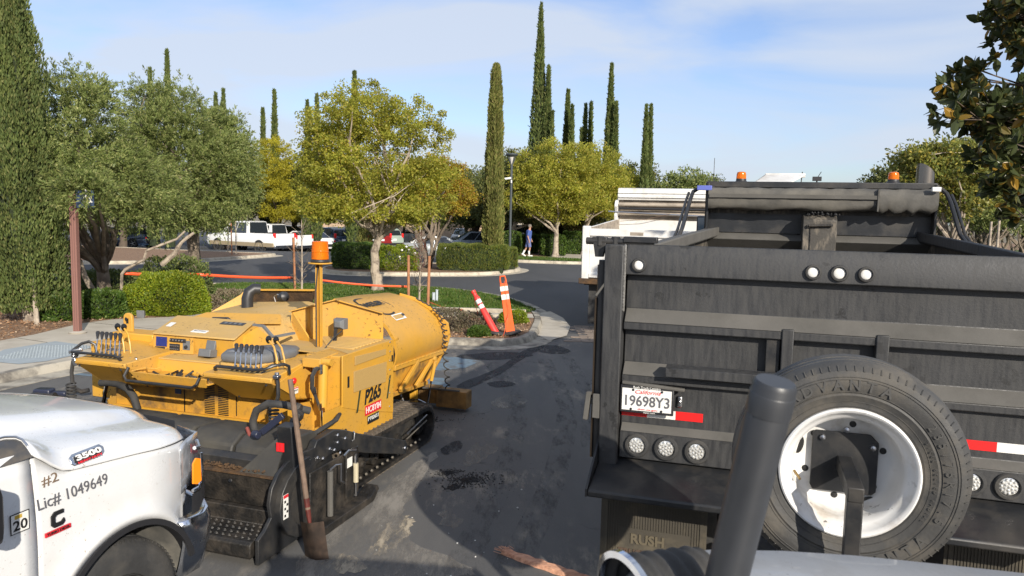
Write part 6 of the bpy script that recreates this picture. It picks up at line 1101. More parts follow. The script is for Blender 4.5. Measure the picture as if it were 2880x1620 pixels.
def on_plate(c, w_, h, m, nm, par, k=.0): P = [c + Vector((0, i * w_ / 2, 0)) + u_ * (j * h / 2) + nn_ * (.004 + k) for i, j in ((-1, -1), (1, -1), (1, 1), (-1, 1))]; return MB().ext3(P, nn_ * .002).build(nm, m, par)
on_plate(d, .26, .09, WHT, 'decal', hwo); on_plate(d - Vector((0, .02, 0)), .20, .06, MATS['grille_tan'], 'decal_patch', hwo, .003); on_plate(d + Vector((0, .10, .01)), .05, .035, KP, 'decal_patch', hwo, .004)
MB().box((1.10, 2.06, 1.13), (.05, .10, .012), Matrix.Rotation(.5, 3, 'Y')).build('black_pad', KP, pv); MB().bar((1.12, 1.99, 1.10), (1.12, 2.07, 1.12), .03).build('latch_bracket', Y_, pv)
# coiled cord hanging down the front corner
pts = []
path = [Vector((.74, 3.30, 1.42)), Vector((.95, 3.30, 1.33)), Vector((1.08, 3.33, 1.23)), Vector((1.13, 3.33, 1.0)), Vector((1.12, 3.36, .78)), Vector((1.13, 3.42, .45)), Vector((1.14, 3.45, .12))]
def along(path, t):
    s_ = t * (len(path) - 1); i = min(int(s_), len(path) - 2); return path[i].lerp(path[i + 1], s_ - i)
for i in range(330):
    t = i / 329; p = along(path, t); a_ = t * 6.283 * 19; amp = .034 if t > .22 else .006; pts.append(p + Vector((.03 + math.cos(a_) * amp, -.035, math.sin(a_) * amp * .45)))
MB().tube(pts, .0085, 5).build('coiled_cord', KR, pv)
# --- push roller beam, front truck hitch
pb = MB(); pb.bb(-1.25, 1.02, 3.42, 3.60, .06, .27); pb.build('push_beam', mat('beam_brown', (.24, .13, .035), .7, var=.3, vscale=9, dirt=(.05, .035, .02), dirt_amt=.8, dscale=6), pv, bevel=.012); MB().bb(1.02, 1.43, 3.36, 3.56, .04, .26).build('push_beam_end', MATS['beam_brown'], pv, bevel=.01); MB().bb(.74, 1.34, 3.35, 3.37, .262, .28).build('beam_top_plate', KD, pv)
MB().bb(.72, .80, 3.22, 3.30, .05, .30).build('beam_upright', Y_, pv, bevel=.006); MB().cyl((-1.0, 3.68, .17), (.95, 3.68, .17), .075, 16).build('push_roller', KG, pv); MB().tube([(.62, 3.25, .30), (.60, 3.22, .18), (.66, 3.2, .08)], .012, 6).tube([(.7, 3.15, .10), (.78, 3.12, .16), (.88, 3.14, .17), (.95, 3.2, .12)], .009, 6).build('beam_hose', GS, pv)
for k in range(3): MB().lathe([(.018, -.012), (.03, 0), (.018, .012)], c=(1.17, 3.42, .06 - .0 * k + .10), ax=(0, 1, .3), n=10).build('hook', KG, pv) if k == 0 else None
# --- tracks
def track(s):
    xo, xi = s * 1.51, s * 1.14; c = (xo + xi) / 2; wd_ = abs(xo - xi)
    y0, y1, r0, r1 = .28, 2.02, .20, .19; z0, z1 = .22, .21
    path = []
    L0 = y1 - y0
    # sampled belt loop: bottom, front idler, top, rear sprocket
    def arc(cy, cz, r_, a0, a1, n): return [(cy + r_ * math.cos(a0 + (a1 - a0) * i / n), cz + r_ * math.sin(a0 + (a1 - a0) * i / n)) for i in range(n)]
    path += [(y0 + L0 * i / 30, .012) for i in range(30)] + arc(y1, z1, r1, -math.pi / 2, math.pi / 2 - .1, 12) + [(y1 + (y0 - y1) * i / 30, z1 + r1 + (z0 + r0 - z1 - r1) * i / 30) for i in range(30)] + arc(y0, z0, r0, math.pi / 2, 3 * math.pi / 2, 16)
    n = len(path); P3 = [(y, z) for y, z in path]; cyc = sum(p[0] for p in P3) / n; czc = sum(p[1] for p in P3) / n
    ir = []
    for i, (y, z) in enumerate(P3):
        t = Vector((P3[(i + 1) % n][0] - P3[i - 1][0], P3[(i + 1) % n][1] - P3[i - 1][1])).normalized(); nv = Vector((-t.y, t.x)); ir.append((y + nv.x * .035, z + nv.y * .035, nv))
    mb = MB(); mb.loft([[(xo, y, z), (xi, y, z), (xi, q[0], q[1]), (xo, q[0], q[1])] for (y, z), q in zip(P3 + P3[:1], ir + ir[:1])], caps=False); bo = mb.build('track_belt', KG, pv)
    # pads
    acc = 0; pad = None; k = 0; step = .085
    for i in range(n):
        a_ = Vector(P3[i]); b_ = Vector(P3[(i + 1) % n]); seg = (b_ - a_).length
        while acc <= seg:
            p = a_.lerp(b_, acc / seg); t = (b_ - a_).normalized(); an = math.atan2(t.y, t.x); M = Matrix.Translation((c, p.x, p.y)) @ Matrix.Rotation(an, 4, 'X')
            if pad is None:
                pad = MB().box((0, 0, -.012), (wd_ * .98, .066, .028), taper=1.0).box((0, .0, -.03), (wd_ * .9, .014, .016)).build('track_pad', MATS['track_pad_mat'] if 'track_pad_mat' in MATS else mat('track_pad_mat', (.05, .042, .032), .75, var=.4, vscale=16, dirt=(.20, .16, .12), dirt_amt=.8, dscale=9, bump=.4), bo); pad.matrix_local = M
            else: rep(pad, bo, M)
            acc += step
        acc -= seg
    for y, r_ in ((.55, .085), (.8, .085), (1.05, .085), (1.3, .085), (1.55, .085), (1.78, .085)): MB().lathe([(0, .1), (.03, .1), (.035, .08), (r_, .07), (r_, -.07)], c=(c, y, .14), ax=(s, 0, 0), n=14).build('track_roller', KG, pv)
    MB().lathe([(0, .13), (.06, .13), (.07, .1), (.16, .09), (.165, .03), (.165, -.05)], c=(c, y0, z0), ax=(s, 0, 0), n=22).build('drive_sprocket', KG, pv); MB().lathe([(0, .11), (.05, .11), (.12, .09), (.13, .0)], c=(c, y1, z1), ax=(s, 0, 0), n=20).build('idler', KG, pv)
    MB().prism([(.42, .12), (.42, .32), (1.2, .32), (1.85, .28), (1.98, .2), (1.85, .12)], 'x', min(xi, xi + s * .24), max(xi, xi + s * .24)).build('track_frame', K_, pv, bevel=.01)
    ch = MB()
    for i in range(14): y = .5 + i * .105; ch.lathe([(0, .016), (.012, .013), (.016, 0)], c=(xo + s * .0 - s * .02, y, .085 + .0 * i), ax=(s, 0, 0), n=8)
    tag(ch.build('chain_pins', mat('pin_steel', (.20, .18, .15), .45, .5) if 'pin_steel' not in MATS else MATS['pin_steel'], pv), kind='stuff')
    for k_ in range(2): MB().cyl((xo + s * .01, 1.50, .20 + k_ * .05), (xo + s * .01, 1.98, .27 + k_ * .06), .007, 6).build('tension_rod', GS if k_ else MATS['pin_steel'], pv)
track(1); track(-1)
# --- tow arms
for s in (-1, 1):
    A = [(-.38, .60), (-.30, .70), (-.05, .72), (.13, .67), (.35, .58), (1.27, .26), (1.32, .19), (1.27, .12), (.5, .36), (.06, .52), (-.1, .53), (-.38, .50)]
    MB().prism([(y, z) for y, z in A], 'x', min(s * 1.55, s * 1.62), max(s * 1.55, s * 1.62)).build('tow_arm', K_, pv, bevel=.008)
    bo = MB()
    for y, z in ((-.3, .56), (-.22, .53), (-.12, .58), (-.05, .55), (0, .60), (.04, .50), (.12, .60), (.0, .66), (1.25, .19)): bo.lathe([(0, .012), (.012, .010), (.016, 0)], c=(s * 1.62, y, z), ax=(s, 0, 0), n=8)
    tag(bo.build('arm_bolts', GS, pv), kind='stuff'); MB().tube([(s * 1.635, .20, .56), (s * 1.65, .21, .57), (s * 1.65, .22, .62), (s * 1.635, .23, .63)], .007, 6).build('arm_handle', GS, pv)
# --- screed
sx0, sx1 = -1.62, 1.66
bx = MB(); bx.prism([(-.62, .60), (-.62, .10), (-.05, .06), (.0, .45), (-.05, .58), (-.3, .64)], 'x', sx0 + .05, sx1 - .08); bx.build('screed_box', K_, pv, bevel=.008)
# top covers
for i in range(7):
    x0 = sx0 + .1 + i * .44; 
    MB().prism([(-.68, .585), (-.64, .70), (-.52, .765), (-.22, .75), (-.12, .67), (-.12, .58)], 'x', x0, x0 + .415).build('screed_cover', mat('cover_grey', (.038, .036, .032), .6, var=.2, vscale=6, dirt=(.09, .08, .06), dirt_amt=.5, dscale=4) if 'cover_grey' not in MATS else MATS['cover_grey'], pv, bevel=.015)
MB().prism([(-.74, .57), (-.74, .64), (-.66, .66), (-.60, .60)], 'x', sx0 + .05, sx1 - .1).build('cover_flange', K_, pv, bevel=.006)
fp = MB(); fp.ext3([(sx0 + .05, -.80, .545), (sx1 - .06, -.80, .545), (sx1 - .06, -.74, .30), (sx0 + .05, -.74, .30)], (0, .02, 0)); fpo = fp.build('kick_plate', KG, pv)
MB().ext3([(sx0 + .05, -.82, .55), (sx1 - .08, -.82, .55), (sx1 - .08, -.70, .575), (sx0 + .05, -.70, .575)], (0, 0, .01)).build('debris_ledge', YR, pv); db = MB()
for _ in range(500): x = random.uniform(sx0 + .1, sx1 - .15); y = random.uniform(-.81, -.71); k_ = random.uniform(.006, .014); db.lathe([(0, -k_), (k_, 0), (0, k_)], c=(x, y, .585 + (y + .8) * .1), n=4)
tag(db.build('asphalt_debris', YR, pv, flat=True, recalc=False), kind='stuff')
for x in np.arange(sx0 + .3, sx1 - .1, .42): MB().lathe([(0, -.012), (.012, -.010), (.015, 0)], c=(float(x), -.80, .49 - .0), ax=(0, 1, 0), n=8).build('bolt', GS, fpo)
# walkway
ww = MB(); ww.prism([(-.80, .30), (-.80, .19), (-1.04, .17), (-1.06, .15), (-1.06, .06), (-.78, .06), (-.74, .30)], 'x', sx0, sx1 - .10); wo2 = ww.build('walkway', KG, pv, bevel=.006); gr_ = MB()
for i in range(58):
    for j in range(4): x = sx0 + .05 + i * .0545 + (j % 2) * .027; y = -.84 - j * .055; z = .192 - (j * .055 + .02) * .083; gr_.lathe([(.018, 0), (.013, .007), (.010, .007), (.008, 0)], c=(x, y, z), n=6)
tag(gr_.build('grip_nubs', KG, wo2, flat=True, recalc=False), kind='stuff')
sp_ = MB().bb(sx0 + .1, sx1 - .15, -1.0, -.2, .02, .06).build('screed_plate', KG, pv)
# right end gate: round shield with inner recess
for s in (1, -1):
    xb = sx1 - .06 if s > 0 else sx0 + .02
    g = MB(); poly = [(-1.06, .02), (-1.06, .20), (-.98, .24)] + [(-.60 + .33 * math.cos(a_), .40 + .27 * math.sin(a_)) for a_ in (3.5, 3.1, 2.7, 2.3, 1.9, 1.5)] + [(-.35, .66), (-.30, .10), (-.40, .02)]
    g.prism(poly, 'x', xb, xb + .03 * s); g.build('end_gate', K_, pv, bevel=.005)
    rim_ = MB(); a_s = [4.5, 4.2, 3.9, 3.5, 3.1, 2.7, 2.4, 2.1, 1.8, 1.55]; o1 = [(-.50 + .37 * math.cos(a_), .34 + .30 * math.sin(a_)) for a_ in a_s]; i1 = [(-.47 + .27 * math.cos(a_), .34 + .23 * math.sin(a_)) for a_ in a_s]
    rim_.loft([[(xb, p[0], p[1]), (xb + .075 * s, p[0], p[1]), (xb + .075 * s, q[0], q[1]), (xb, q[0], q[1])] for p, q in zip(o1, i1)]); rim_.build('curved_shield', K_, pv, bevel=.006)
    d = MB().bb(xb + (.076 if s > 0 else -.078), xb + (.078 if s > 0 else -.076), -.835, -.775, .27, .45).build('warning_decal', WHT, pv); MB().bb(xb + (.0782 if s > 0 else -.0795), xb + (.0795 if s > 0 else -.0782), -.833, -.777, .425, .448).build('decal_band', REDI, pv)
    if s > 0:
        for q in range(5): MB().bb(xb + .0782, xb + .0795, -.825 + (q % 2) * .026, -.805 + (q % 2) * .026, .285 + q * .026, .303 + q * .026).build('decal_mark', BLK, d)
    gate = MB(); gate.bb(*sorted((xb + .05 * s, xb + .07 * s)), -.48, .18, .06, .50); gate.bb(*sorted((xb + .07 * s, xb + .09 * s)), .02, .22, .12, .52); gate.build('side_plate', KG, pv, bevel=.006)
    MB().prism([(-.50, .0), (-.50, .05), (-.44, .07), (.30, .06), (.42, .12), (.44, .08), (.34, .0)], 'x', *sorted((xb + .04 * s, xb + .17 * s))).build('ski_shoe', KG, pv, bevel=.006)
    MB().cyl((xb + .12 * s, -.28, .46), (xb + .12 * s, -.28, .10), .024, 10).build('jack_screw', KD, pv); MB().tube([(xb + .12 * s, -.28, .47), (xb + .15 * s, -.24, .50), (xb + .17 * s, -.20, .50), (xb + .17 * s, -.20, .36), (xb + .17 * s, -.15, .33)], .008, 6).build('crank_handle', GS, pv); MB().cyl((xb + .12 * s, .12, .40), (xb + .12 * s, .12, .24), .022, 10).build('height_cylinder', MATS['worn_ivory'] if 'worn_ivory' in MATS else mat('worn_ivory', (.45, .40, .28), .5), pv); MB().cyl((xb + .12 * s, .12, .48), (xb + .12 * s, .12, .12), .010, 8).build('height_rod', GS, pv)
    d = MB().bb(*sorted((xb + .0905 * s, xb + .092 * s)), -.0 + .03, .11, .38, .46).build('decal', WHT, pv)
    MB().tube([(xb + .09 * s, -.02, .50), (xb + .10 * s, .04, .53), (xb + .10 * s, .16, .50)], .009, 6).build('plate_handle', GS, pv)
    if s < 0:
        MB().tube([(-.95, .1, .84), (-.86, .1, .855), (-.74, .1, .85), (-.61, .08, .82), (-.52, .05, .765), (-.48, .05, .66), (-.50, .0, .56)], .034, 10).build('big_hose', KR, pv, smooth=60); MB().tube([(-.95, -.58, .80), (-.90, -.60, .88), (-.80, -.62, .87), (-.70, -.6, .90)], .03, 8).build('hose', KG, pv)
        continue
    po = MB(); po.bar((xb - .0 * s, -.62, .50), (xb + .0 * s, -.66, .92), .12, .10); po.build('screed_post', K_, pv, bevel=.006); MB().box((xb - .03, -.715, .76), (.065, .006, .065)).build('reflector', REDR, pv)
    for q in range(2): MB().box((xb - .045 + q * .03, -.7185, .76), (.018, .003, .055)).build('reflector_bar', REDI, pv)
    ds = MB(); ds.ext3([(xb - .02 * s, -.80, .555), (xb - .33 * s, -.80, .56), (xb - .10 * s, -.66, .80), (xb - .02 * s, -.66, .80)], (0, .012, 0)); ds.build('side_deflector', MATS['cover_grey'], pv)
    MB().bar((xb - .30 * s, -.56, .80), (xb - .14 * s, -.52, .94), .035, .05).lathe([(.0, .03), (.028, .028), (.034, 0), (.03, -.03), (0, -.03)], c=(xb - .32 * s, -.60, .79), ax=(1, -.3, 0), n=14).build('pivot_link', mat('blue_black', (.02, .024, .045), .35) if 'blue_black' not in MATS else MATS['blue_black'], pv, bevel=.004)
    kk = MB()
    for q in range(5): kk.lathe([(0, .04), (.03, .03), (.04, 0), (.03, -.04), (0, -.045)], c=(xb - .04 * s + random.uniform(-.06, .05), -.50 + random.uniform(-.06, .12), .90 + random.uniform(-.06, .08)), ax=(random.random(), random.random(), 1), n=8)
    kk.build('valve_block', KG, pv)
    xq = lambda x: (x if s > 0 else -x)
    hs = MB(); hs.tube([(xq(1.55), -.30, .93), (xq(1.42), -.45, 1.0), (xq(1.29), -.46, 1.0), (xq(1.17), -.45, .93), (xq(1.13), -.44, .84), (xq(1.16), -.46, .77), (xq(1.26), -.52, .72), (xq(1.42), -.56, .68)], .030, 10); hs.build('big_hose', KR, pv, smooth=60); MB().tube([(xq(1.12), -.50, .80), (xq(1.20), -.55, .72), (xq(1.34), -.60, .68), (xq(1.48), -.62, .66)], .014, 7).build('red_hose', mat('red_hose_rubber', (.22, .05, .035), .7) if 'red_hose_rubber' not in MATS else MATS['red_hose_rubber'], pv)
    MB().tube([(xb - .1 * s, -.2, .7), (xb - .05 * s, .1, .76), (xb - .2 * s, .4, .72)], .02, 7).build('hose', KR, pv); MB().tube([(xb - .12 * s, -.1, .6), (xb - .02 * s, .2, .62), (xb - .2 * s, .5, .55)], .014, 6).build('hose', KG, pv)
MB().cyl((-.985, .2, .80), (-1.03, .2, .62), .018, 8).build('cylinder_rod', CHR, pv)
MB().cyl((.7, -.1, 1.0), (1.4, -.1, .95), .0001, 4) if False else None
# shovel leaning on the right end gate
shv = thing('shovel', 'square mouthed dirty shovel leaning upright against the paver screed', 'shovel', (0, 0, 0))
F = lambda p: (Matrix.Translation((-2.94, 6.61, 0)) @ Matrix.Rotation(-R(18), 4, 'Z')) @ Vector(p)
top = F((1.675, -.74, 1.28)); bot = F((1.85, -.79, .36)); shv.location = F((1.90, -.80, 0)); o0 = Vector(shv.location)
MB().tube([top - o0, top.lerp(bot, .5) - o0, bot - o0], [.019, .020, .019], 10).build('handle', HAND, shv)
ax_ = (bot - top).normalized(); rt_ = F((1, -.12, 0)) - F((0, 0, 0)); rt_ = (rt_ - ax_ * rt_.dot(ax_)).normalized(); nn_ = rt_.cross(ax_)
b2 = bot + ax_ * .125; MB().tube([bot - ax_ * .08 - o0, bot + ax_ * .05 - o0, b2 - o0], [.021, .017, .010], 10).build('socket', mat('old_red_steel', (.10, .02, .015), .5, var=.4, vscale=20), shv)
bm_ = MB(); rings = []
for i in range(8):
    t = i / 7; row = []
    for j in range(9): u = (j - 4) / 4; dish = .028 * u * u - .018 * math.exp(-(u * 3) ** 2) * (1 - t); row.append(b2 - o0 + ax_ * (-.03 + .27 * t - (.05 * (1 - abs(u)) ** .0 * 0)) + rt_ * (u * .105) + nn_ * dish)
    rings.append(row)
V = [p for r2 in rings for p in r2]; nv = len(V); V2 = V + [p - nn_ * .003 for p in V]; Fc = []
for i in range(7):
    for j in range(8): q = (i * 9 + j, i * 9 + j + 1, (i + 1) * 9 + j + 1, (i + 1) * 9 + j); Fc.append(q); Fc.append(tuple(reversed([k + nv for k in q])))
for i in range(7):
    for j in (0, 8): Fc.append((i * 9 + j, (i + 1) * 9 + j, (i + 1) * 9 + j + nv, i * 9 + j + nv))
for j in range(8):
    for i in (0, 7): Fc.append((i * 9 + j, i * 9 + j + 1, i * 9 + j + 1 + nv, i * 9 + j + nv))
bm_.add(V2, Fc); bm_.build('blade', mat('rusty_blade', (.040, .030, .024), .45, .4, var=.4, vscale=14, dirt=(.12, .07, .045), dirt_amt=.6, dscale=8), shv, smooth=60)
# ================================================================== WHITE HEAVY PICKUP, LOWER LEFT
pk = thing('pickup_truck', 'white heavy duty pickup at the lower left, lettered Lic# 1049649 on its fender', 'pickup truck', (-1.792, 4.244, 0), -R(18))
X = (1, 0, 0); Z = (0, 0, 1); YY = (0, 1, 0)
def lerp_tab(t, tab):
    if t <= tab[0][0]: return tab[0][1:]
    for a, b in zip(tab, tab[1:]):
        if t <= b[0]: k = (t - a[0]) / (b[0] - a[0]); return tuple(p + (q - p) * k for p, q in zip(a[1:], b[1:]))
    return tab[-1][1:]
SEAM = [(-1.35, 1.41), (-1.06, 1.40), (-1.0, 1.385), (-.93, 1.33), (-.87, 1.275), (-.82, 1.252), (-.4, 1.212), (0., 1.162), (.12, 1.14)]
def sidex(y): return 0 if y < -.35 else -.42 * ((y + .35) / .62) ** 2.0 * .62
# fender and door skins with a real wheel arch
AC, AR = (-.50, .40), .475
def arch_z(y):
    d = AR ** 2 - (y - AC[0]) ** 2; return AC[1] + math.sqrt(d) if d > 0 else .42
def side_rows(y):
    zs = lerp_tab(y, SEAM)[0]; zb = arch_z(y) if abs(y - AC[0]) < AR else (.42 if y < -.5 else .74)
    if y > -.03: zb = max(zb, .74 + (y + .03) * .25)
    rows = []
    for k in range(11):
        t = k / 10; z = zb + (zs - zb) * t; bul = -.035 * ((z - .95) / .45) ** 2 if z > .95 else -.02 * ((z - .95) / .4) ** 2
        flare = .030 * math.exp(-((math.hypot(y - AC[0], z - AC[1]) - AR - .02) / .05) ** 2)
        rows.append((sidex(y) + bul + flare, y, z))
    return rows
def side_patch(ys): return [side_rows(y) for y in ys]
fy = [-.992 + (.985 - .002) * i / 44 for i in range(45)] + [.0, .03, .06]
fm = MB(); fm.loft(side_patch(fy), closed=False); fo = fm.build('front_fender', WP, pk, smooth=60); s_ = fo.modifiers.new('thick', 'SOLIDIFY'); s_.thickness = .012
dm_ = MB(); dm_.loft(side_patch([-2.3 + (1.30) * i / 20 for i in range(21)]), closed=False); do = dm_.build('front_door', WP, pk, smooth=60); s_ = do.modifiers.new('thick', 'SOLIDIFY'); s_.thickness = .012
mg_ = MB(); mg_.loft([[(-.012, -1.004, .4), (-.02, -1.004, .9), (-.03, -1.004, 1.34)], [(-.012, -.988, .4), (-.02, -.988, .9), (-.03, -.988, 1.34)]], closed=False); mg_.build('door_gap', BLK, pk)
# hood
def hood_z(x, y):
    zs = lerp_tab(y, SEAM)[0]; fall = -.22 * max(0, (y - .05) / .4) ** 2 - .02 * max(0, (y + .35)) ** 2
    k = [(-.0, 0.0), (.012, .018), (.05, .070), (.12, .110), (.26, .145), (.34, .165), (.44, .225), (.52, .245), (.70, .255), (1.0, .262)]
    d = min(-x, 2.0 + x); up = lerp_tab(d, k)[0]; sc_ = 1.06 - .28 * max(0, min(1, (y + .8) / 1.0))
    base = 1.252 - .10 * (y + .82) if y < -.4 else zs; d0 = max(0, min(1, min(-x, 2.0 + x) / .40)); zs = zs + (min(base, zs) - zs) * d0 * d0 * (3 - 2 * d0)
    return zs + up * sc_ + fall - .05 * min(1, d / .4)
xs = [-.004, -.012, -.03, -.06, -.10, -.16, -.22, -.28, -.33, -.37, -.41, -.45, -.5, -.58, -.7, -.85, -1.0, -1.15, -1.3, -1.42, -1.5, -1.58, -1.66, -1.74, -1.84, -1.93, -1.98]
hys = [-1.0 + i * .05 for i in range(22)] + [.10, .15, .20, .25, .30, .34, .37]
hm = MB(); hm.loft([[(x + (sidex(y) * (1 + x) if x > -1 else -sidex(y) * (-1 - x)), y + (.0 if y < .06 else -.10 * (1 + x) ** 2 * (y / .37)), hood_z(x, y) + .004 * 0) for x in xs] for y in hys], closed=False)
ho = hm.build('hood', WP, pk, smooth=60); s_ = ho.modifiers.new('thick', 'SOLIDIFY'); s_.thickness = .01
# the thin shut line
sl_ = MB(); sl_.tube([(sidex(y) - .036 * ((lerp_tab(y, SEAM)[0] - .95) / .45) ** 2 + .003, y, lerp_tab(y, SEAM)[0] + .003) for y in [-1.02 + i * .035 for i in range(32)]], .0035, 5); sl_.build('hood_gap', BLK, pk)
# front end: grille, lamp, bumper
gr_ = MB(); gr_.loft([[(x, .33 - .16 * (x + 1) ** 2, z) for x in [-1.62 + i * .104 for i in range(13)]] for z in (.82, .95, 1.1, 1.18)], closed=False); gr_.build('grille', KP, pk)
hl = MB(); hl.loft([[(sidex(-.03) + .004, -.03, z0), (sidex(.06) + .015, .06, z0 + .01), (-.12, .17, z0 + .02), (-.32, .24, z0 + .02)] for z0 in (.86, .95, 1.04, 1.10, 1.145)], closed=False)
hlo = hl.build('headlight', mat('headlight_glass', (.42, .44, .47), .10, spec=.9, metal=.6, var=.5, vscale=14) , pk, smooth=60); s_ = hlo.modifiers.new('thick', 'SOLIDIFY'); s_.thickness = .01
MB().ext3([(.002, -.022, .925), (.005, .005, .915), (.012, .03, .93), (.012, .025, 1.06), (.006, .0, 1.07), (.0, -.018, 1.04)], (.008, 0.004, 0)).build('amber_reflector', mat('amber_reflector_plastic', (.85, .22, .01), .25), hlo)
MB().tube([(.012, .045, 1.09), (.015, .05, .99), (.008, .04, .93), (-.02, .08, .90)], .007, 6).tube([(.008, -.005, 1.13), (.0, .04, 1.12), (-.1, .14, 1.12)], .012, 6).tube([(.004, -.02, .885), (.0, .04, .885), (-.1, .14, .885)], .010, 6).build('lamp_bezel', CH, hlo)
MB().loft([[(.0, -.03, .745), (.0, -.02, .865)], [(.004, .03, .75), (.002, .04, .865)], [(-.10, .20, .76), (-.10, .20, .865)]], closed=False).build('lower_trim', KP, pk)
bm2 = MB(); rows = []
for y, x in ((-.13, .006), (-.05, .020), (.05, .020), (.13, -.02), (.22, -.12), (.30, -.30), (.36, -.65), (.38, -1.0), (.36, -1.35), (.30, -1.7), (.13, -1.98)):
    rows.append([(x - .05, y - .02, .745 + .0 * y), (x, y, .735), (x + .012, y + .01, .70), (x + .008, y + .012, .60), (x - .01, y + .005, .50), (x - .03, y - .01, .40), (x - .06, y - .02, .38)])
bm2.loft(rows, closed=False); bo_ = bm2.build('front_bumper', CH, pk, smooth=50); s_ = bo_.modifiers.new('thick', 'SOLIDIFY'); s_.thickness = .01
# wheel well and liner
wl_ = MB(); ring_ = [(AC[0] + (AR - .004) * math.cos(a), AC[1] + (AR - .004) * math.sin(a)) for a in [math.pi * i / 24 for i in range(25)]]
wl_.loft([[(-.012, y, z) for y, z in ring_], [(-.04, y, z) for y, z in ring_], [(-.20, AC[0] + (y - AC[0]) * .97, AC[1] + (z - AC[1]) * .95) for y, z in ring_], [(-.55, AC[0] + (y - AC[0]) * .95, AC[1] + (z - AC[1]) * .93) for y, z in ring_], [(-.56, AC[0], AC[1] - .1)] * 25], closed=False); wl_.build('wheel_liner', mat('liner_grey', (.10, .098, .09), .85, var=.2, vscale=8, dirt=(.24, .22, .18), dirt_amt=.6, dscale=4), pk)
rl_ = MB(); rl_.loft([[(.034, AC[0] + AR * math.cos(a), AC[1] + AR * math.sin(a)), (.034, AC[0] + (AR - .03) * math.cos(a), AC[1] + (AR - .03) * math.sin(a)), (-.03, AC[0] + (AR - .03) * math.cos(a), AC[1] + (AR - .03) * math.sin(a)), (-.03, AC[0] + AR * math.cos(a), AC[1] + AR * math.sin(a))] for a in [.28 + 2.95 * i / 30 for i in range(31)]]); rl_.build('arch_lip', KP, pk)
# front wheel, steered slightly
fw = MB(); fw.lathe([(.20, .13), (.27, .135), (.34, .125), (.375, .10), (.385, .08), (.386, .062), (.378, .060), (.378, .05), (.388, .048), (.390, .02), (.382, .018), (.382, .008), (.390, .006), (.390, -.02), (.382, -.022), (.382, -.032), (.389, -.034), (.387, -.07), (.38, -.072), (.385, -.085), (.37, -.11), (.30, -.13), (.20, -.12)], ax=(1, 0, 0), n=64)
fwo = fw.build('front_wheel', KR, pk, smooth=30); fwo.matrix_local = Matrix.Translation((-.165, -.50, .385)) @ Matrix.Rotation(R(-7), 4, 'Z')
lg = MB()
for i in range(80):
    a = 6.283 * i / 80; u = Vector((0, math.cos(a), math.sin(a)))
    for xx in (.098, -.095): lg.bar(u * .379 + Vector((xx - .012, 0, 0)), u * .376 + Vector((xx + .012, 0, 0)), .008, .012)
lg.build('tread_blocks', KR, fwo); MB().lathe([(.205, .12), (.21, .135), (.195, .12), (.17, .03), (.12, .06), (.10, .10), (.07, .11), (0, .11)], ax=(1, 0, 0), n=32).build('rim', KG, fwo)
# cab behind
cb = MB(); 
for s in (0, -1): 
    x = -.02 if s == 0 else -1.98
cb.loft([[(-.03, y, z) for y, z in ()]]) if False else None
cab_ = MB(); cab_.ext3([(-.10, -1.30, 1.34), (-.28, -2.0, 1.93), (-1.72, -2.0, 1.93), (-1.90, -1.30, 1.34)], (0, -.01, -.005)); cab_.build('windscreen', GLS, pk)
cb = MB(); cb.loft([[(-.02, y, .5), (-1.98, y, .5), (-1.95, y, 1.33), (-.05, y, 1.33)] for y in (-1.40, -3.6)]); cb.build('cab_body', WP, pk)
MB().loft([[(-.26, -2.0, 1.94), (-1.74, -2.0, 1.94), (-1.74, -2.05, 1.97), (-.26, -2.05, 1.97)], [(-.26, -3.4, 1.94), (-1.74, -3.4, 1.94), (-1.74, -3.4, 1.98), (-.26, -3.4, 1.98)]]).build('roof', WP, pk)
MB().ext3([(-.04, -1.30, 1.34), (-.05, -3.3, 1.36), (-.24, -3.2, 1.93), (-.26, -2.02, 1.93)], (.01, 0, 0)).build('side_glass', GLS, pk)
CW = mat('cowl_dark', (.05, .05, .052), .5, dirt=(.15, .12, .08), dirt_amt=.7, dscale=8)
cw_ = MB(); cw_.loft([[(x, -1.0 - .10 * (1 - abs(x + 1)) * 0, hood_z(x, -1.0) - .012) for x in xs], [(x * .96 - .04, -1.22, hood_z(x, -1.0) - .03) for x in xs], [(x * .92 - .08, -1.45, hood_z(x, -1.0) + .03) for x in xs]], closed=False); cw_.build('cowl_cover', CW, pk)
MB().tube([(x, -1.003, hood_z(x, -1.0) + .001) for x in xs[2:-2]], .005, 6).build('cowl_edge_trim', GS, pk); MB().bar((-.25, -1.12, 1.49), (-1.0, -1.16, 1.56), .02, .012).build('wiper', KP, pk)
# mirror with its arm
MB().loft([[(.16 + a_ * k_, -1.40 + q, 1.28 + b_ * k_) for a_, b_ in ((-1, -1.3), (1, -1.3), (1, 1.3), (-1, 1.3))] for k_, q in ((.07, -.03), (.10, .0), (.09, .05), (.05, .09))]).bar((.02, -1.25, 1.2), (.12, -1.36, 1.24), .05).build('door_mirror', KP, pk, bevel=.02)
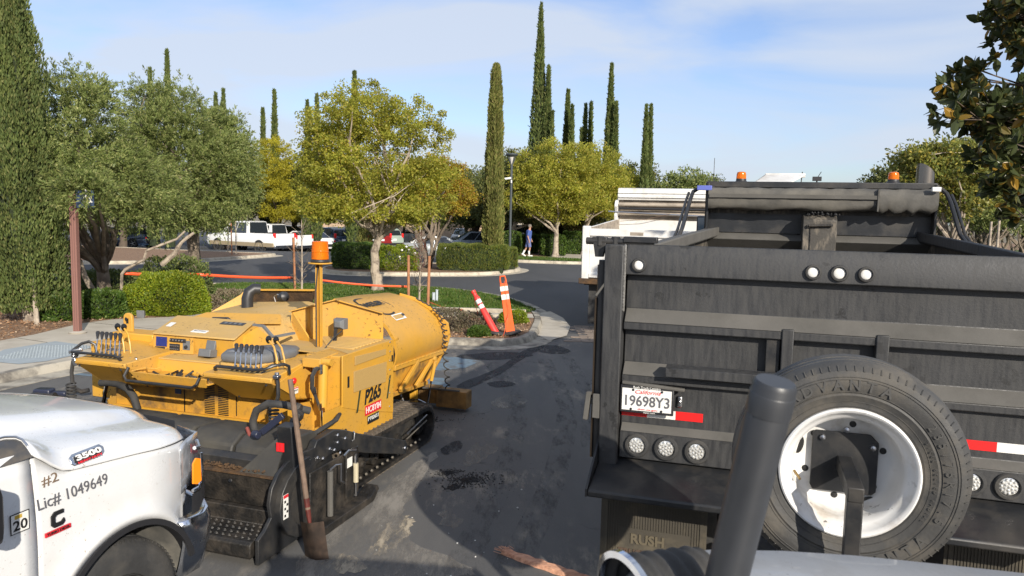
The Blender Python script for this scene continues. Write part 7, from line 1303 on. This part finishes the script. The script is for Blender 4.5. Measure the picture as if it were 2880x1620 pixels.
# badges and lettering on the side
def sidep(y, z): return (-.0 + (-.035 * ((z - .95) / .45) ** 2 if z > .95 else 0) + .004, y, z)
bd = MB(); P = [(-.80, 1.280), (-.787, 1.266), (-.625, 1.272), (-.605, 1.284), (-.60, 1.306), (-.618, 1.321), (-.775, 1.316), (-.797, 1.304)]
def hx(y, z, o=.006): return (-.010 - (z - 1.25) * .55 + o, y, z)
MB().ext3([hx(y, z) for y, z in P], (.008, 0, .004)).build('badge_surround', CH, pk, bevel=.003); 
bpl = MB().ext3([hx(-.70 + (y + .70) * .80, 1.294 + (z - 1.294) * .72, .0155) for y, z in P], (.003, 0, .0015)).build('badge_plate', KP, pk)
txt('3500', .036, hx(-.70, 1.302, .027), (0, 1, .04), (-.48, -.1, 1), REFW, bpl, fit=.145, bold=.0015); txt('HEAVY DUTY', .015, hx(-.70, 1.281, .026), (0, 1, .04), (-.48, -.1, 1), REDI, bpl, fit=.14, bold=.0005)
txt('#2', .062, (sidep(-1.0, 1.285)[0] + .003, -.912, 1.245), (0, 1, .03), (-.25, 0, 1), MATS['brown_ink'] if 'brown_ink' in MATS else mat('brown_ink', (.16, .11, .07), .5), pk, fit=.085)
txt('Lic# 1049649', .074, (sidep(-.8, 1.14)[0] + .003, -.80, 1.150), (0, 1, 0), (-.16, 0, 1), GREYI, pk, fit=.385)
eb = MB(); c0 = (-.888, 1.055)
poly = [(-.920, 1.022), (-.932, 1.035), (-.932, 1.078), (-.915, 1.095), (-.868, 1.095), (-.868, 1.078), (-.905, 1.078), (-.914, 1.070), (-.914, 1.048), (-.905, 1.040), (-.880, 1.040), (-.866, 1.052), (-.862, 1.035), (-.875, 1.022)]
MB().ext3([(.004, y, z) for y, z in poly], (.008, 0, 0)).build('engine_emblem', BLK, pk); e2 = MB().bb(.004, .011, -.965, -.832, .992, 1.012).build('engine_emblem_bar', REDI, pk); txt('TURBO DIESEL', .016, (.0118, -.898, 1.002), YY, Z, BLK, e2, fit=.12, bold=.0004)
dc = MB().bb(.001, .003, -1.125, -1.035, 1.065, 1.155).build('number_sticker', BLK, pk); MB().bb(.003, .0035, -1.121, -1.039, 1.069, 1.151).build('sticker_face', WHT, dc); txt('20', .062, (.0042, -1.080, 1.098), YY, Z, BLK, dc, fit=.068, bold=.001); MB().bb(.0036, .0042, -1.105, -1.07, 1.130, 1.147).build('sticker_tab', mat('sticker_gold', (.5, .33, .05), .5), dc)
for xx, yy in ((-1.8, -.5), (-.165, -4.0), (-1.8, -4.0)): MB().lathe([(.0, .1), (.2, .08), (.21, .13), (.37, .12), (.385, 0), (.37, -.12), (.2, -.12)], c=(xx, yy, .385), ax=(1, 0, 0), n=24).build('rear_wheel' if yy < -1 else 'front_wheel', KR, pk)
MB().loft([[(-.02, y, .5), (-1.98, y, .5), (-1.98, y, 1.3), (-.02, y, 1.3)] for y in (-3.62, -5.6)]).build('cargo_bed', WP, pk)

# ================================================================== WHITE DUMP TRUCK
wt = thing('dump_truck', 'white dump truck with black mudflap parked beyond the black one, empty body', 'dump truck', (2.85, 16.07, 0), -R(17.3))
tgw = MB(); tgw.prism([(.08, 2.20), (.0, 2.22), (.0, 2.06), (.05, 2.04), (.05, 1.28), (.0, 1.24), (.0, 1.16), (.08, 1.14)], 'x', -1.27, 1.27); tgw.build('tailgate', WT, wt, bevel=.01)
for s in (-1, 1):
    MB().prism([(.0, 1.05), (.0, 2.24), (.03, 2.27), (.16, 2.27), (.2, 2.2), (.2, 1.05)], 'x', *sorted((s * 1.27, s * 1.43))).build('corner_post', WT, wt, bevel=.02)
    for z in (1.32, 1.58, 1.84): MB().lathe([(0, -.012), (.05, -.008), (.06, 0)], c=(s * 1.44, .1, z), ax=(-s, .0, 0), n=14).build('marker_lamp', KP, wt)
    MB().ext3([(s * 1.40, .2, 1.1), (s * 1.40, 4.3, 1.1), (s * 1.40, 4.3, 2.42), (s * 1.40, .2, 2.22)], (-s * .04, 0, 0)).build('side_panel', WG if False else WT, wt); MB().ext3([(s * 1.355, .2, 1.1), (s * 1.355, 4.28, 1.1), (s * 1.355, 4.28, 2.41), (s * 1.355, .2, 2.21)], (-s * .006, 0, 0)).build('inner_liner', WG, wt)
    MB().bb(*sorted((s * .62, s * 1.3)), .25, .27, .12, .98).build('mudflap', KR, wt); MB().lathe([(0, .05), (.28, .1), (.3, .14), (.48, .13), (.51, 0), (.48, -.13), (.3, -.13)], c=(s * 1.05, 1.3, .51), ax=(s, 0, 0), n=28).build('rear_wheel', KR, wt); MB().lathe([(0, .05), (.28, .1), (.3, .14), (.48, .13), (.51, 0), (.48, -.13), (.3, -.13)], c=(s * 1.08, 7.6, .51), ax=(s, 0, 0), n=28).build('front_wheel', KR, wt)
    MB().prism([(4.1, 1.1), (4.1, 2.35), (4.05, 2.5), (4.15, 2.62), (4.05, 2.75), (4.15, 2.9), (4.5, 2.95), (4.5, 1.1)], 'x', *sorted((s * 1.38, s * 1.46))).build('headboard_edge', WT, wt, bevel=.01)
MB().bb(-1.47, 1.47, -.05, .25, 1.02, 1.14).build('rear_sill', YR, wt, bevel=.01); MB().bb(-1.4, 1.4, .2, .3, .98, 1.1).build('rear_beam', KG, wt)
MB().bb(-1.36, 1.36, .1, 4.3, 1.08, 1.12).build('body_floor', WG, wt)
MB().bb(-1.36, 1.36, 4.30, 4.36, 1.1, 2.92).build('headboard', WG, wt); MB().bb(-1.36, 1.36, 4.285, 4.299, 2.12, 2.40).build('headboard_panel', WT, wt)
MB().prism([(4.2, 2.92), (4.16, 3.04), (4.2, 3.16), (4.2, 3.22), (4.3, 3.24), (5.6, 3.22), (5.6, 3.14), (4.36, 3.14), (4.36, 2.92)], 'x', -1.40, 1.40).build('cab_shield', WT, wt, bevel=.01)
for z in (3.10, 2.99): MB().bb(-1.36, 1.36, 4.14, 4.17, z, z + .02).build('shield_rib', WT, wt)
for z, r_, m_ in ((2.80, .05, WG), (2.70, .03, KP), (2.56, .045, WG)): MB().cyl((-1.34, 4.15, z), (1.34, 4.15, z), r_, 12).build('tarp_roll', m_, wt)
MB().tube([(-1.62, 4.1, 2.61), (-1.4, 4.1, 2.60), (1.36, 4.1, 2.52)], .02, 8).build('tarp_bar', GS, wt); MB().tube([(-1.3, 4.1, 2.36), (-.6, 4.08, 2.42), (.0, 4.05, 2.58)], .008, 5).build('tarp_rope', HAND, wt)
MB().prism([(4.0, 1.9), (4.0, 2.40), (4.1, 2.42), (4.1, 3.0), (4.3, 3.0), (4.3, 1.9)], 'x', 1.38, 1.46).build('side_bracket', WT, wt)
wc = MB(); wc.loft([[(-1.1, y, 1.0), (1.1, y, 1.0), (1.1, y, z1), (.95, y, z2), (-.95, y, z2), (-1.1, y, z1)] for y, z1, z2 in ((4.8, 2.5, 3.05), (6.4, 2.5, 3.0), (7.0, 2.0, 2.1), (8.4, 1.8, 1.9), (8.5, 1.0, 1.2))]); wc.build('cab', WT, wt, bevel=.04); MB().bb(-.5, .5, .2, 8.4, .7, .95).build('chassis', K_, wt); MB().cyl((1.0, 5.2, 3.2), (1.0, 5.2, 4.1), .008, 5).build('antenna', KP, wt)
txt('OX BODIES', .05, (-.28, -.004, 2.12), X, Z, GREYI, wt, fit=.26) if False else None
pl_ = MB().bb(-.40, -.12, -.003, .0, 2.09, 2.16).build('maker_plate', WG, wt); txt('GALION', .045, (-.26, -.0045, 2.125), X, Z, GREYI, pl_, fit=.22) if False else None

# ================================================================== PARKED CARS
def car(name, label, cat, loc, heading, paint, kind='sedan', group='cars in the far parking rows', sx_=1.):
    """x = half width axis, y = forward"""
    root = thing(name, label, cat, (loc[0], loc[1], .006 - drop(*loc)), heading, group)
    W = .92 if kind != 'pickup' else 1.0
    if kind == 'sedan': L_, belt, H, gh = 4.7, .92, 1.45, [(-1.95, .96), (-1.35, 1.36), (-.5, 1.45), (.45, 1.42), (1.25, .98)]; bod = [(-2.35, .35, .80), (-2.3, .22, .98), (-1.9, .2, 1.0), (0, .2, .93), (1.2, .2, .95), (2.0, .2, .82), (2.3, .22, .66), (2.35, .35, .55)]
    elif kind == 'suv': L_, belt, H, gh = 4.6, 1.05, 1.70, [(-2.15, 1.08), (-1.95, 1.55), (-1.5, 1.69), (.3, 1.68), (1.15, 1.10)]; bod = [(-2.3, .45, .95), (-2.25, .28, 1.1), (-1.9, .26, 1.1), (0, .26, 1.05), (1.1, .26, 1.08), (1.95, .26, .98), (2.25, .28, .8), (2.3, .45, .7)]
    else: L_, belt, H, gh = 5.9, 1.15, 1.95, [(-.75, 1.2), (-.60, 1.90), (-.4, 1.95), (.9, 1.93), (1.6, 1.22)]; bod = [(-2.95, .55, 1.2), (-2.93, .50, 1.24), (-2.0, .45, 1.24), (0, .42, 1.2), (1.5, .42, 1.2), (2.4, .42, 1.1), (2.8, .45, .95), (2.88, .55, .85)]
    mb = MB(); rings = []
    for y, zb, zt in bod:
        e = abs(y) / (L_ / 2); w_ = W * (1 - .10 * max(0, (e - .75) / .25) ** 2); rings.append([(-w_ * .94, y, zb), (w_ * .94, y, zb), (w_, y, zb + (zt - zb) * .35), (w_ * .98, y, zb + (zt - zb) * .75), (w_ * .88, y, zt), (-w_ * .88, y, zt), (-w_ * .98, y, zb + (zt - zb) * .75), (-w_, y, zb + (zt - zb) * .35)])
    mb.loft(rings); mb.build('body', paint, root, smooth=40)
    r0 = []; 
    ys = [g_[0] for g_ in gh]
    cabn = MB(); cabn.loft([[(-W * .80 * k, y, z), (W * .80 * k, y, z), (W * .86, y, belt - .02), (-W * .86, y, belt - .02)] for (y, z), k in zip(gh, (1.05, .9, .86, .86, 1.05))]); cabn.build('roof', paint, root, smooth=50)
    # glass bands a little proud of the cabin
    zt = H - .10
    for s in (-1, 1):
        a, b, c_, d = gh[0][0] + .30, gh[1][0] + .22, gh[3][0] - .05, gh[4][0] - .25
        if kind == 'pickup': a, b = gh[0][0] + .12, gh[1][0] + .12
        n_ = 3 if kind == 'suv' else 2
        for q in range(n_):
            t0, t1 = q / n_ + .015, (q + 1) / n_ - .015; lo0, lo1 = a + (d - a) * t0, a + (d - a) * t1; hi0, hi1 = b + (c_ - b) * t0, b + (c_ - b) * t1
            xa, xb = s * (W * .865 + .004), s * (W * .80 * .87 + .012)
            MB().ext3([(xa, lo0, belt + .03), (xa, lo1, belt + .03), (xb, hi1, zt), (xb, hi0, zt)], (s * .006, 0, 0)).build('side_window', GLS, root)
    y0, z0 = gh[0]; y1, z1 = gh[1]; MB().ext3([(-W * .72, y0 + .02, belt + .07), (W * .72, y0 + .02, belt + .07), (W * .64, y1 - .05, z1 - .03), (-W * .64, y1 - .05, z1 - .03)], (0, -.03, .012)).build('rear_window', GLS, root)
    y0, z0 = gh[4]; y1, z1 = gh[3]; MB().ext3([(-W * .78, y0, belt + .06), (W * .78, y0, belt + .06), (W * .66, y1 + .05, z1 - .04), (-W * .66, y1 + .05, z1 - .04)], (0, .03, .015)).build('windscreen', GLB, root)
    rr = .40 if kind == 'pickup' else (.36 if kind == 'suv' else .33); wb = 1.8 if kind == 'pickup' else 1.38
    wheel = None
    for s in (-1, 1):
        for y in (-wb, wb):
            w0 = MB().lathe([(rr * .62, .02), (rr * .66, .10), (rr * .9, .11), (rr, .06), (rr, -.1), (rr * .6, -.11)], c=(s * (W - .10), y, rr), ax=(s, 0, 0), n=20).build('wheel', KR, root); q = MB().lathe([(0, .09), (rr * .15, .095), (rr * .2, .06), (rr * .62, .05), (rr * .66, .09)], c=(s * (W - .10), y, rr), ax=(s, 0, 0), n=16)
            for k in range(5): a = 6.283 * k / 5; q.bar((s * (W - .10) + s * .085, y, rr), (s * (W - .10) + s * .08, y + math.cos(a) * rr * .62, rr + math.sin(a) * rr * .62), rr * .16, .02)
            q.build('rim', GS, w0)
            MB().lathe([(rr * 1.13, .0), (rr * 1.13, .02), (0, .02)], c=(s * (W - .02), y, rr), ax=(s, 0, 0), n=20).build('wheel_arch', mat('arch_dark', (.01, .01, .01), .9) if 'arch_dark' not in MATS else MATS['arch_dark'], root)
        yb = -L_ / 2; zl = .72 if kind == 'sedan' else .95
        MB().box((s * W * .80, yb + .05, zl + (.18 if kind != 'sedan' else .02)), (.16, .12, .34 if kind == 'suv' else (.28 if kind == 'pickup' else .14))).build('tail_light', REDR, root, bevel=.02); MB().box((s * W * .72, -yb - .10, .68 if kind != 'pickup' else .95), (.3, .12, .14)).build('headlight', LENS, root, bevel=.02)
        MB().box((s * (W + .10), .95 if kind != 'pickup' else 1.25, belt + .08), (.16, .08, .12)).build('door_mirror', paint, root, bevel=.02)
    MB().box((0, -L_ / 2 - .0, .80 if kind != 'pickup' else .70), (.30, .02, .15)).build('licence_plate', WHT, root); MB().box((0, -L_ / 2 + .03, .45), (W * 1.7, .14, .2)).build('rear_bumper', KP if kind != 'pickup' else CH, root, bevel=.03)
    for s in (-1, 1):
        for y in ((.05,) if kind != 'suv' else (-.6, .3)): MB().bb(*sorted((s * (W + .001), s * (W - .01))), y, y + .012, .35, belt).build('door_gap', BLK, root)
    if kind == 'pickup':
        MB().bb(-W * .82, W * .82, -2.86, -.85, 1.235, 1.25).build('bed_opening', BLK, root); MB().loft([[(s * 1.006, y, z) for s, y, z in ((1, yy, .45), (1, yy, .68), (-1, yy, .68), (-1, yy, .45))] for yy in (-2.9, 2.5)]).build('tan_lower_body', mat('tan_paint', (.30, .24, .15), .4) if 'tan_paint' not in MATS else MATS['tan_paint'], root)
        txt('RAM', .2, (1.012, 1.4, .98), (0, 1, 0), Z, GREYI, root, fit=.5) if False else None
        for s in (-1, 1): MB().bb(*sorted((s * 1.002, s * 1.006)), -.1, .5, .92, 1.12).build('door_emblem', GREYI, root) if False else None
    return root
PW = mat('car_white', (.74, .74, .72), .22, coat=.6); PNV = mat('car_navy', (.018, .035, .07), .2, coat=.8); PBK = mat('car_black', (.012, .013, .016), .18, coat=.8); PRD = mat('car_red', (.22, .02, .02), .22, coat=.8); PGG = mat('car_grey_green', (.30, .36, .32), .3, coat=.5); PSB = mat('car_silver_blue', (.36, .42, .48), .25, .3, coat=.6); PSV = mat('car_silver', (.24, .26, .27), .3, .2, coat=.5)
hd_ = R(65)
car('parked_pickup', 'white crew cab pickup with tan lower body, parked side on at the left', 'pickup truck', (-16.3, 47.5), R(61), PW, 'pickup')
car('parked_pickup', 'second white pickup, its grey tailgate behind the crew cab pickup', 'pickup truck', (-16.9, 53.5), hd_, PW, 'pickup')
car('parked_car', 'white rounded car just left of the dark blue one', 'car', (-15.3, 55.9), hd_ - .1, PW, 'sedan')
car('parked_car', 'dark blue hatchback SUV with bright red tail lamps', 'car', (-14.2, 57.6), hd_ - .25, PNV, 'suv')
car('parked_car', 'black SUV behind the dark blue one', 'car', (-13.8, 59.8), hd_ - .25, PBK, 'suv')
car('parked_car', 'black car under the golden tree behind the white rounded car', 'car', (-18.2, 62.5), hd_ - .1, PBK, 'suv')
car('parked_car', 'dark red car right of the golden tree trunk', 'car', (-11.5, 60.2), hd_ - .4, PRD, 'suv')
car('parked_car', 'pale grey green hatchback right of the dark red car', 'car', (-10.9, 62.4), hd_ - .4, PGG, 'suv')
car('parked_car', 'white car in front of the plank fence, partly behind the crape myrtle', 'car', (-11, 84), hd_ + .4, PW, 'suv')
car('parked_car', 'silver grey sedan behind the rose bush', 'car', (-4.9, 50.5), R(-80), PSV, 'sedan')
car('parked_car', 'light blue hatchback left of the slim island cypress', 'car', (-2.9, 55.5), R(100), PSB, 'suv')
car('parked_car', 'white SUV facing the camera in front of the plank fence', 'car', (-5.8, 86), R(175), PW, 'suv')
car('parked_car', 'white car half hidden left of the slim island cypress', 'car', (-3.9, 74), R(160), PW, 'sedan')
car('parked_car', 'white car glimpsed behind the dark hedge by the lamp post', 'car', (.0, 62), R(95), PW, 'suv')
car('parked_car', 'small dark car far left behind the olive trunk', 'car', (-28, 55), R(80), PNV, 'sedan')
car('parked_car', 'blue car glimpsed at the left frame edge beside the cypress column', 'car', (-13.9, 16.9), R(35), PSB, 'sedan')

# ================================================================== FENCE
fn = thing('plank_fence', 'tan wooden plank fence closing the far parking area', 'fence', (-12, 92, -1.12))
brd = None
for i in range(150):
    x = -13 + i * .19
    if brd is None: brd = MB().bb(-.088, .088, -.01, .01, .0, 2.15).build('fence_board', FENW, fn); brd.location = (x, 0, 0)
    else: c = brd.copy(); COL.objects.link(c); c.location = (x, random.uniform(-.01, .01), random.uniform(-.03, .03))
MB().bb(-13, 15.5, .03, .08, 1.6, 1.7).bb(-13, 15.5, .03, .08, .4, .5).build('fence_rail', FENW, fn)
# neighbour's pale roof glimpsed behind the lamp
bl_ = thing('low_building', 'low pale building glimpsed through the trees behind the lamp post', 'building', (2.5, 100, 0)); MB().bb(-6, 6, 0, 6, 0, 2.6).build('wall', CONC, bl_); MB().prism([(-6.5, 2.6), (0, 4.2), (6.5, 2.6)], 'y', -.5, 6.5).build('roof', mat('roof_grey', (.25, .25, .26), .8), bl_)

# ================================================================== LAMP POST, SIGN, CHANNELIZERS, TAPE
lp = thing('lamp_post', 'slim dark parking lot lamp post with a wide shallow head', 'lamp post', (-.16, 40.1, .12))
MB().cyl((0, 0, 0), (0, 0, 4.9), .065, 12).cyl((0, 0, 0), (0, 0, .35), .10, 12).build('pole', mat('lamp_post_paint', (.045, .055, .06), .5), lp); hd2 = MB().lathe([(0, 5.30), (.28, 5.34), (.33, 5.40), (.30, 5.46), (0, 5.48)], n=28).build('lamp_head', MATS['lamp_post_paint'], lp)
for k in range(4): a = 6.283 * k / 4 + .6; MB().bar((.05 * math.cos(a), .05 * math.sin(a), 4.88), (.26 * math.cos(a), .26 * math.sin(a), 5.34), .025).build('head_arm', MATS['lamp_post_paint'], lp)
MB().lathe([(.02, 4.9), (.16, 5.28), (0, 5.30)], n=16).build('diffuser', LENS, lp); MB().box((-.18, -.08, 4.18), (.34, .12, .09), Matrix.Rotation(-.15, 3, 'Y')).build('security_camera', REFW, lp); MB().cyl((-.0, -.06, 3.95), (-.0, -.06, 4.1), .04, 8).build('camera_mount', WT, lp)
# signpost
pb_ = gp(219, 938, .11); sg = thing('parking_sign', 'brown square post carrying a dark blue wheelchair sign half hidden by olive leaves', 'sign', pb_)
hp = at(212, 545, pb_.y).z - .11; MB().bb(-.055, .055, -.055, .055, 0, hp).build('post', PINKP, sg, bevel=.004)
for s in (-1, 1): MB().bb(s * .02 - .004, s * .02 + .004, -.0575, -.055, 0, hp).build('post_groove', mat('groove', (.12, .06, .05), .7) if 'groove' not in MATS else MATS['groove'], sg)
zt = at(245, 535, pb_.y).z - .11; sb = MB().bb(.075, .40, -.055, -.045, zt - .32, zt + .0).build('sign_panel', BLUEP, sg)
cx0, cz0 = .27, zt - .16; MB().tube([(cx0 + .065 * math.cos(a), -.058, cz0 - .02 + .065 * math.sin(a)) for a in [2.2 + i * .25 for i in range(19)]], .009, 5).tube([(cx0 - .01, -.058, cz0 + .13), (cx0 - .01, -.058, cz0 + .03), (cx0 + .055, -.058, cz0 + .02), (cx0 + .085, -.058, cz0 - .06), (cx0 + .11, -.058, cz0 - .05)], .010, 5).lathe([(0, -.004), (.018, -.004), (.018, 0)], c=(cx0 - .01, -.057, cz0 + .155), ax=(0, 1, 0), n=12).build('wheelchair_symbol', WHT, sb)
MB().lathe([(.14, 0), (.16, .03), (.1, .05), (0, .05)], n=9).build('footing', CONC, sg)
# channelizer posts in the small bed
def channelizer(label, top, base, m, z0, handle, cat='channelizer'):
    y = base.y; root = thing('channelizer_post', label, cat, base); ax = (top - base); Lh = ax.length; ax.normalize(); rt = ax.cross(Vector((0, 1, 0))).normalized() * -1; fw_ = ax.cross(rt)
    if handle:
        mb = MB(); rings = []
        for t, w_, d in ((0, .095, .055), (.1, .09, .05), (.70, .075, .045), (.80, .07, .045), (.83, .075, .04), (.88, .07, .04)): c = ax * (Lh * t); rings.append([c + rt * (i * w_) + fw_ * (j * d) for i, j in ((-1, -1), (1, -1), (1, 1), (-1, 1))])
        mb.loft(rings); mb.build('panel_body', m, root, bevel=.012); c = ax * Lh * .94; MB().tube([ax * Lh * .88 + rt * .055, c + rt * .055, ax * Lh + rt * .045, ax * Lh - rt * .045, c - rt * .055, ax * Lh * .88 - rt * .055], .016, 8).build('handle_loop', m, root)
        bands = ((.60, .69), (.75, .83)); w2 = .076
        for a, b in bands: mb = MB(); mb.loft([[ax * (Lh * t) + rt * (i * w2) + fw_ * (j * .048) for i, j in ((-1, -1), (1, -1), (1, 1), (-1, 1))] for t in (a, b)]); mb.build('reflective_band', REFW, root)
    else:
        prof_ = [(.0, .075), (.55, .062), (.57, .056), (.78, .054), (.80, .062), (.84, .06), (.86, .045), (.94, .04), (.95, .05), (1.0, .048)]
        mb = MB(); mb.tube([ax * (Lh * t) for t, r_ in prof_], [r_ for t, r_ in prof_], 16); mb.build('post_tube', m, root, smooth=50)
        for a, b in ((.585, .665), (.70, .785)): MB().tube([ax * Lh * a, ax * Lh * b], .0575, 16, caps=False).build('reflective_band', REFW, root, smooth=50)
    b_ = MB(); b_.lathe([(.0, .05), (.10, .05), (.12, .04), (.20, .035), (.215, .02), (.215, 0), (0, 0)], ax=(ax * .25 + Vector((0, 0, 1)) + Vector((-.2 if handle else .25, 0, 0))), n=8); b_.build('rubber_base', KR, root, bevel=.006); return root
bA = gp(1436, 935, .16); bA.z = .14; tA = at(1413, 777, bA.y); bB = gp(1398, 925, .16); bB.z = .13; bB.y = bA.y; bB.x = bA.x - .29; tB = at(1330, 818, bA.y + .25)
channelizer('flat orange panel channelizer with loop handle, leaning left in the bed tip', tA, bA, OR_, 0, True); channelizer('faded red tube channelizer post tilted steeply left beside the orange one', tB, bB, RD, 0, False)
def tape(pts, label, w_=.055, sag=.0, name='barrier_tape'):
    mb = MB(); 
    for a, b in zip(pts, pts[1:]):
        a = Vector(a); b = Vector(b); n_ = 10
        rows = [[a.lerp(b, i / n_) + Vector((0, .01 * math.sin(i * 1.7), -sag * math.sin(math.pi * i / n_) + w_ / 2 * q)) for q in (-1, 1)] for i in range(n_ + 1)]; mb.loft(rows, closed=False)
    o = mb.build(name, TAPE, None); s_ = o.modifiers.new('thick', 'SOLIDIFY'); s_.thickness = .002; return tag(o, label, 'tape', 'orange barrier tape runs')
tape([at(345, 768, 17.15), at(560, 772, 18.6), at(828, 781, 21.6)], 'long orange tape from the olive branch to the first stake', .07, .03)
tape([at(896, 787, 20.3), at(1146, 806, 20.4)], 'orange tape crossing behind the beacon pole to the stake', .05, .04)
tape([at(1206, 850, 19.6), at(1300, 872, 18), at(1345, 895, 16.2), at(1385, 935, 15.3)], 'sagging orange tape from the right stake down to the channelizers', .05, .05)
tp = [at(1418, 790, bA.y - .07), at(1432, 880, bA.y - .1), at(1412, 960, bA.y - .2)]; tape(tp, 'orange tape trailing down the orange channelizer', .035)
tape([at(1335, 850, 15.4), at(1344, 882, 15.3)], 'short orange tape end hanging under the red channelizer', .04)
# irrigation riser, small tools behind the pickup
ir = gp(1224, 848, .12); o = thing('utility_riser', 'small pale grey double utility pipe standing on the lawn', 'pipe', ir); MB().cyl((-.045, 0, 0), (-.045, 0, .22), .04, 12).cyl((.04, 0, 0), (.04, 0, .30), .035, 12).build('pipe', mat('pvc_grey', (.42, .46, .50), .5), o); MB().cyl((-.045, 0, .22), (-.045, 0, .24), .046, 12).cyl((.04, 0, .30), (.04, 0, .32), .041, 12).build('pipe_cap', MATS['pvc_grey'], o)
tb_ = thing('screed_extension', 'black machine part poking up between the white hood and the kerb', 'machine part', gp(125, 1118, 0)); MB().box((0, 0, .06), (.22, .15, .12)).box((.18, .02, .05), (.2, .08, .07)).build('block', MATS['blue_black'], tb_, bevel=.02); MB().tube([(.25, .05, .05), (.36, .04, .12), (.46, .04, .08), (.55, .05, .10)], .03, 7).build('link', KG, tb_)
# ================================================================== WALKING MAN
mn = thing('person', 'man in blue shirt and shorts walking right along the far kerb', 'person', (.86, 42.3, .13), R(0))
def skin_fig(name, verts, edges, radii, m, parent, root=0, lv=1):
    me = bpy.data.meshes.new(name); me.from_pydata(verts, edges, []); o = bpy.data.objects.new(name, me); COL.objects.link(o); o.parent = parent
    sk_ = o.modifiers.new('skin', 'SKIN'); 
    if not me.skin_vertices: me.skin_vertices.new() if hasattr(me.skin_vertices, 'new') else None
    ob_ = me.skin_vertices[0].data
    for i, r_ in enumerate(radii): ob_[i].radius = (r_, r_); ob_[i].use_root = (i == root)
    sb_ = o.modifiers.new('sub', 'SUBSURF'); sb_.levels = lv; sb_.render_levels = lv; me.materials.append(m); return o
# faces +x (walks right), side on
V = [(0, 0, .95), (0, 0, 1.12), (.01, 0, 1.32), (.02, 0, 1.45), (.04, 0, 1.55), (.06, 0, 1.66), (.06, 0, 1.74),
     (.0, -.09, .90), (.08, -.09, .50), (.02, -.09, .10), (.16, -.09, .04),
     (.0, .09, .90), (-.10, .09, .50), (-.30, .09, .16), (-.24, .09, .05),
     (.01, -.18, 1.40), (-.06, -.22, 1.14), (.02, -.22, .92), (.04, -.22, .84),
     (.01, .18, 1.40), (.06, .22, 1.15), (.16, .21, .95), (.19, .21, .88)]
E_ = [(0, 1), (1, 2), (2, 3), (3, 4), (4, 5), (5, 6), (0, 7), (7, 8), (8, 9), (9, 10), (0, 11), (11, 12), (12, 13), (13, 14), (3, 15), (15, 16), (16, 17), (17, 18), (3, 19), (19, 20), (20, 21), (21, 22)]
RR = [.13, .12, .14, .09, .05, .085, .06, .085, .055, .035, .03, .085, .055, .035, .03, .05, .04, .03, .022, .05, .04, .03, .022]
for hb, hs in ((18, -1), (22, 1)):
    for k in range(5):
        i0 = len(V); b = V[hb]; dx_ = (-.03, -.015, 0, .015, .03)[k]; ln_ = (.05, .075, .08, .075, .06)[k]; V += [(b[0] + dx_, b[1], b[2] - ln_ * .55), (b[0] + dx_ * 1.1 + .008, b[1], b[2] - ln_)]; E_ += [(hb, i0), (i0, i0 + 1)]; RR += [.009, .008]
try: skin_fig('body', V, E_, RR, SKIN, mn)
except Exception as ex_: print('skin failed', ex_)
def tub(nm, pts, rs, m, n=12): return MB().tube(pts, rs, n).build(nm, m, mn, smooth=60)
sh_ = MB(); sh_.tube([(0, 0, .93), (0, 0, 1.1), (.01, 0, 1.3), (.02, 0, 1.44), (.03, 0, 1.50)], [.155, .15, .165, .15, .07], 14).tube([(.01, -.13, 1.42), (0, -.20, 1.36), (-.05, -.23, 1.18)], [.08, .07, .062], 10).tube([(.01, .13, 1.42), (.02, .20, 1.36), (.06, .23, 1.18)], [.08, .07, .062], 10); sh_.build('shirt', SHIRT, mn, smooth=60)
MB().tube([(0, 0, 1.0), (0, -.0, .9)], [.15, .15], 12).tube([(0, -.08, .95), (.04, -.09, .70), (.07, -.09, .54)], [.11, .10, .095], 12).tube([(0, .08, .95), (-.06, .09, .70), (-.10, .09, .54)], [.11, .10, .095], 12).build('shorts', SHORT, mn, smooth=60)
MB().lathe([(.0, .12), (.06, .11), (.10, .06), (.105, 0), (.09, -.04)], c=(.045, 0, 1.68), n=14).build('hair', HAIR, mn, smooth=60)
MB().tube([(.15, 0, 1.66), (.165, 0, 1.64)], [.014, .018], 6).build('nose', SKIN, mn); MB().lathe([(0, .012), (.02, .008), (.026, 0)], c=(.045, -.092, 1.65), ax=(0, -1, 0), n=8).build('ear', SKIN, mn)
MB().lathe([(0, .006), (.009, .002)], c=(.135, -.035, 1.675), ax=(1, -.4, 0), n=6).lathe([(0, .006), (.009, .002)], c=(.135, .035, 1.675), ax=(1, .4, 0), n=6).build('eye', BLK, mn); MB().bar((.142, -.02, 1.60), (.142, .02, 1.60), .008).build('mouth', REDI, mn)
for x, y, z, a in ((.10, -.09, .045, 0), (-.25, .09, .09, .6)): MB().box((x, y, z), (.28, .10, .09), Matrix.Rotation(a, 3, 'Y')).build('shoe', WHT, mn, bevel=.03)
MB().tube([(.04, -.09, .12), (.03, -.09, .34)], [.05, .058], 10).tube([(-.29, .09, .17), (-.2, .09, .36)], [.05, .058], 10).build('sock', WHT, mn)
# ------------------------------------------------------------------ render settings
SC.render.engine = 'CYCLES'
SC.cycles.max_bounces = 8; SC.cycles.transparent_max_bounces = 8
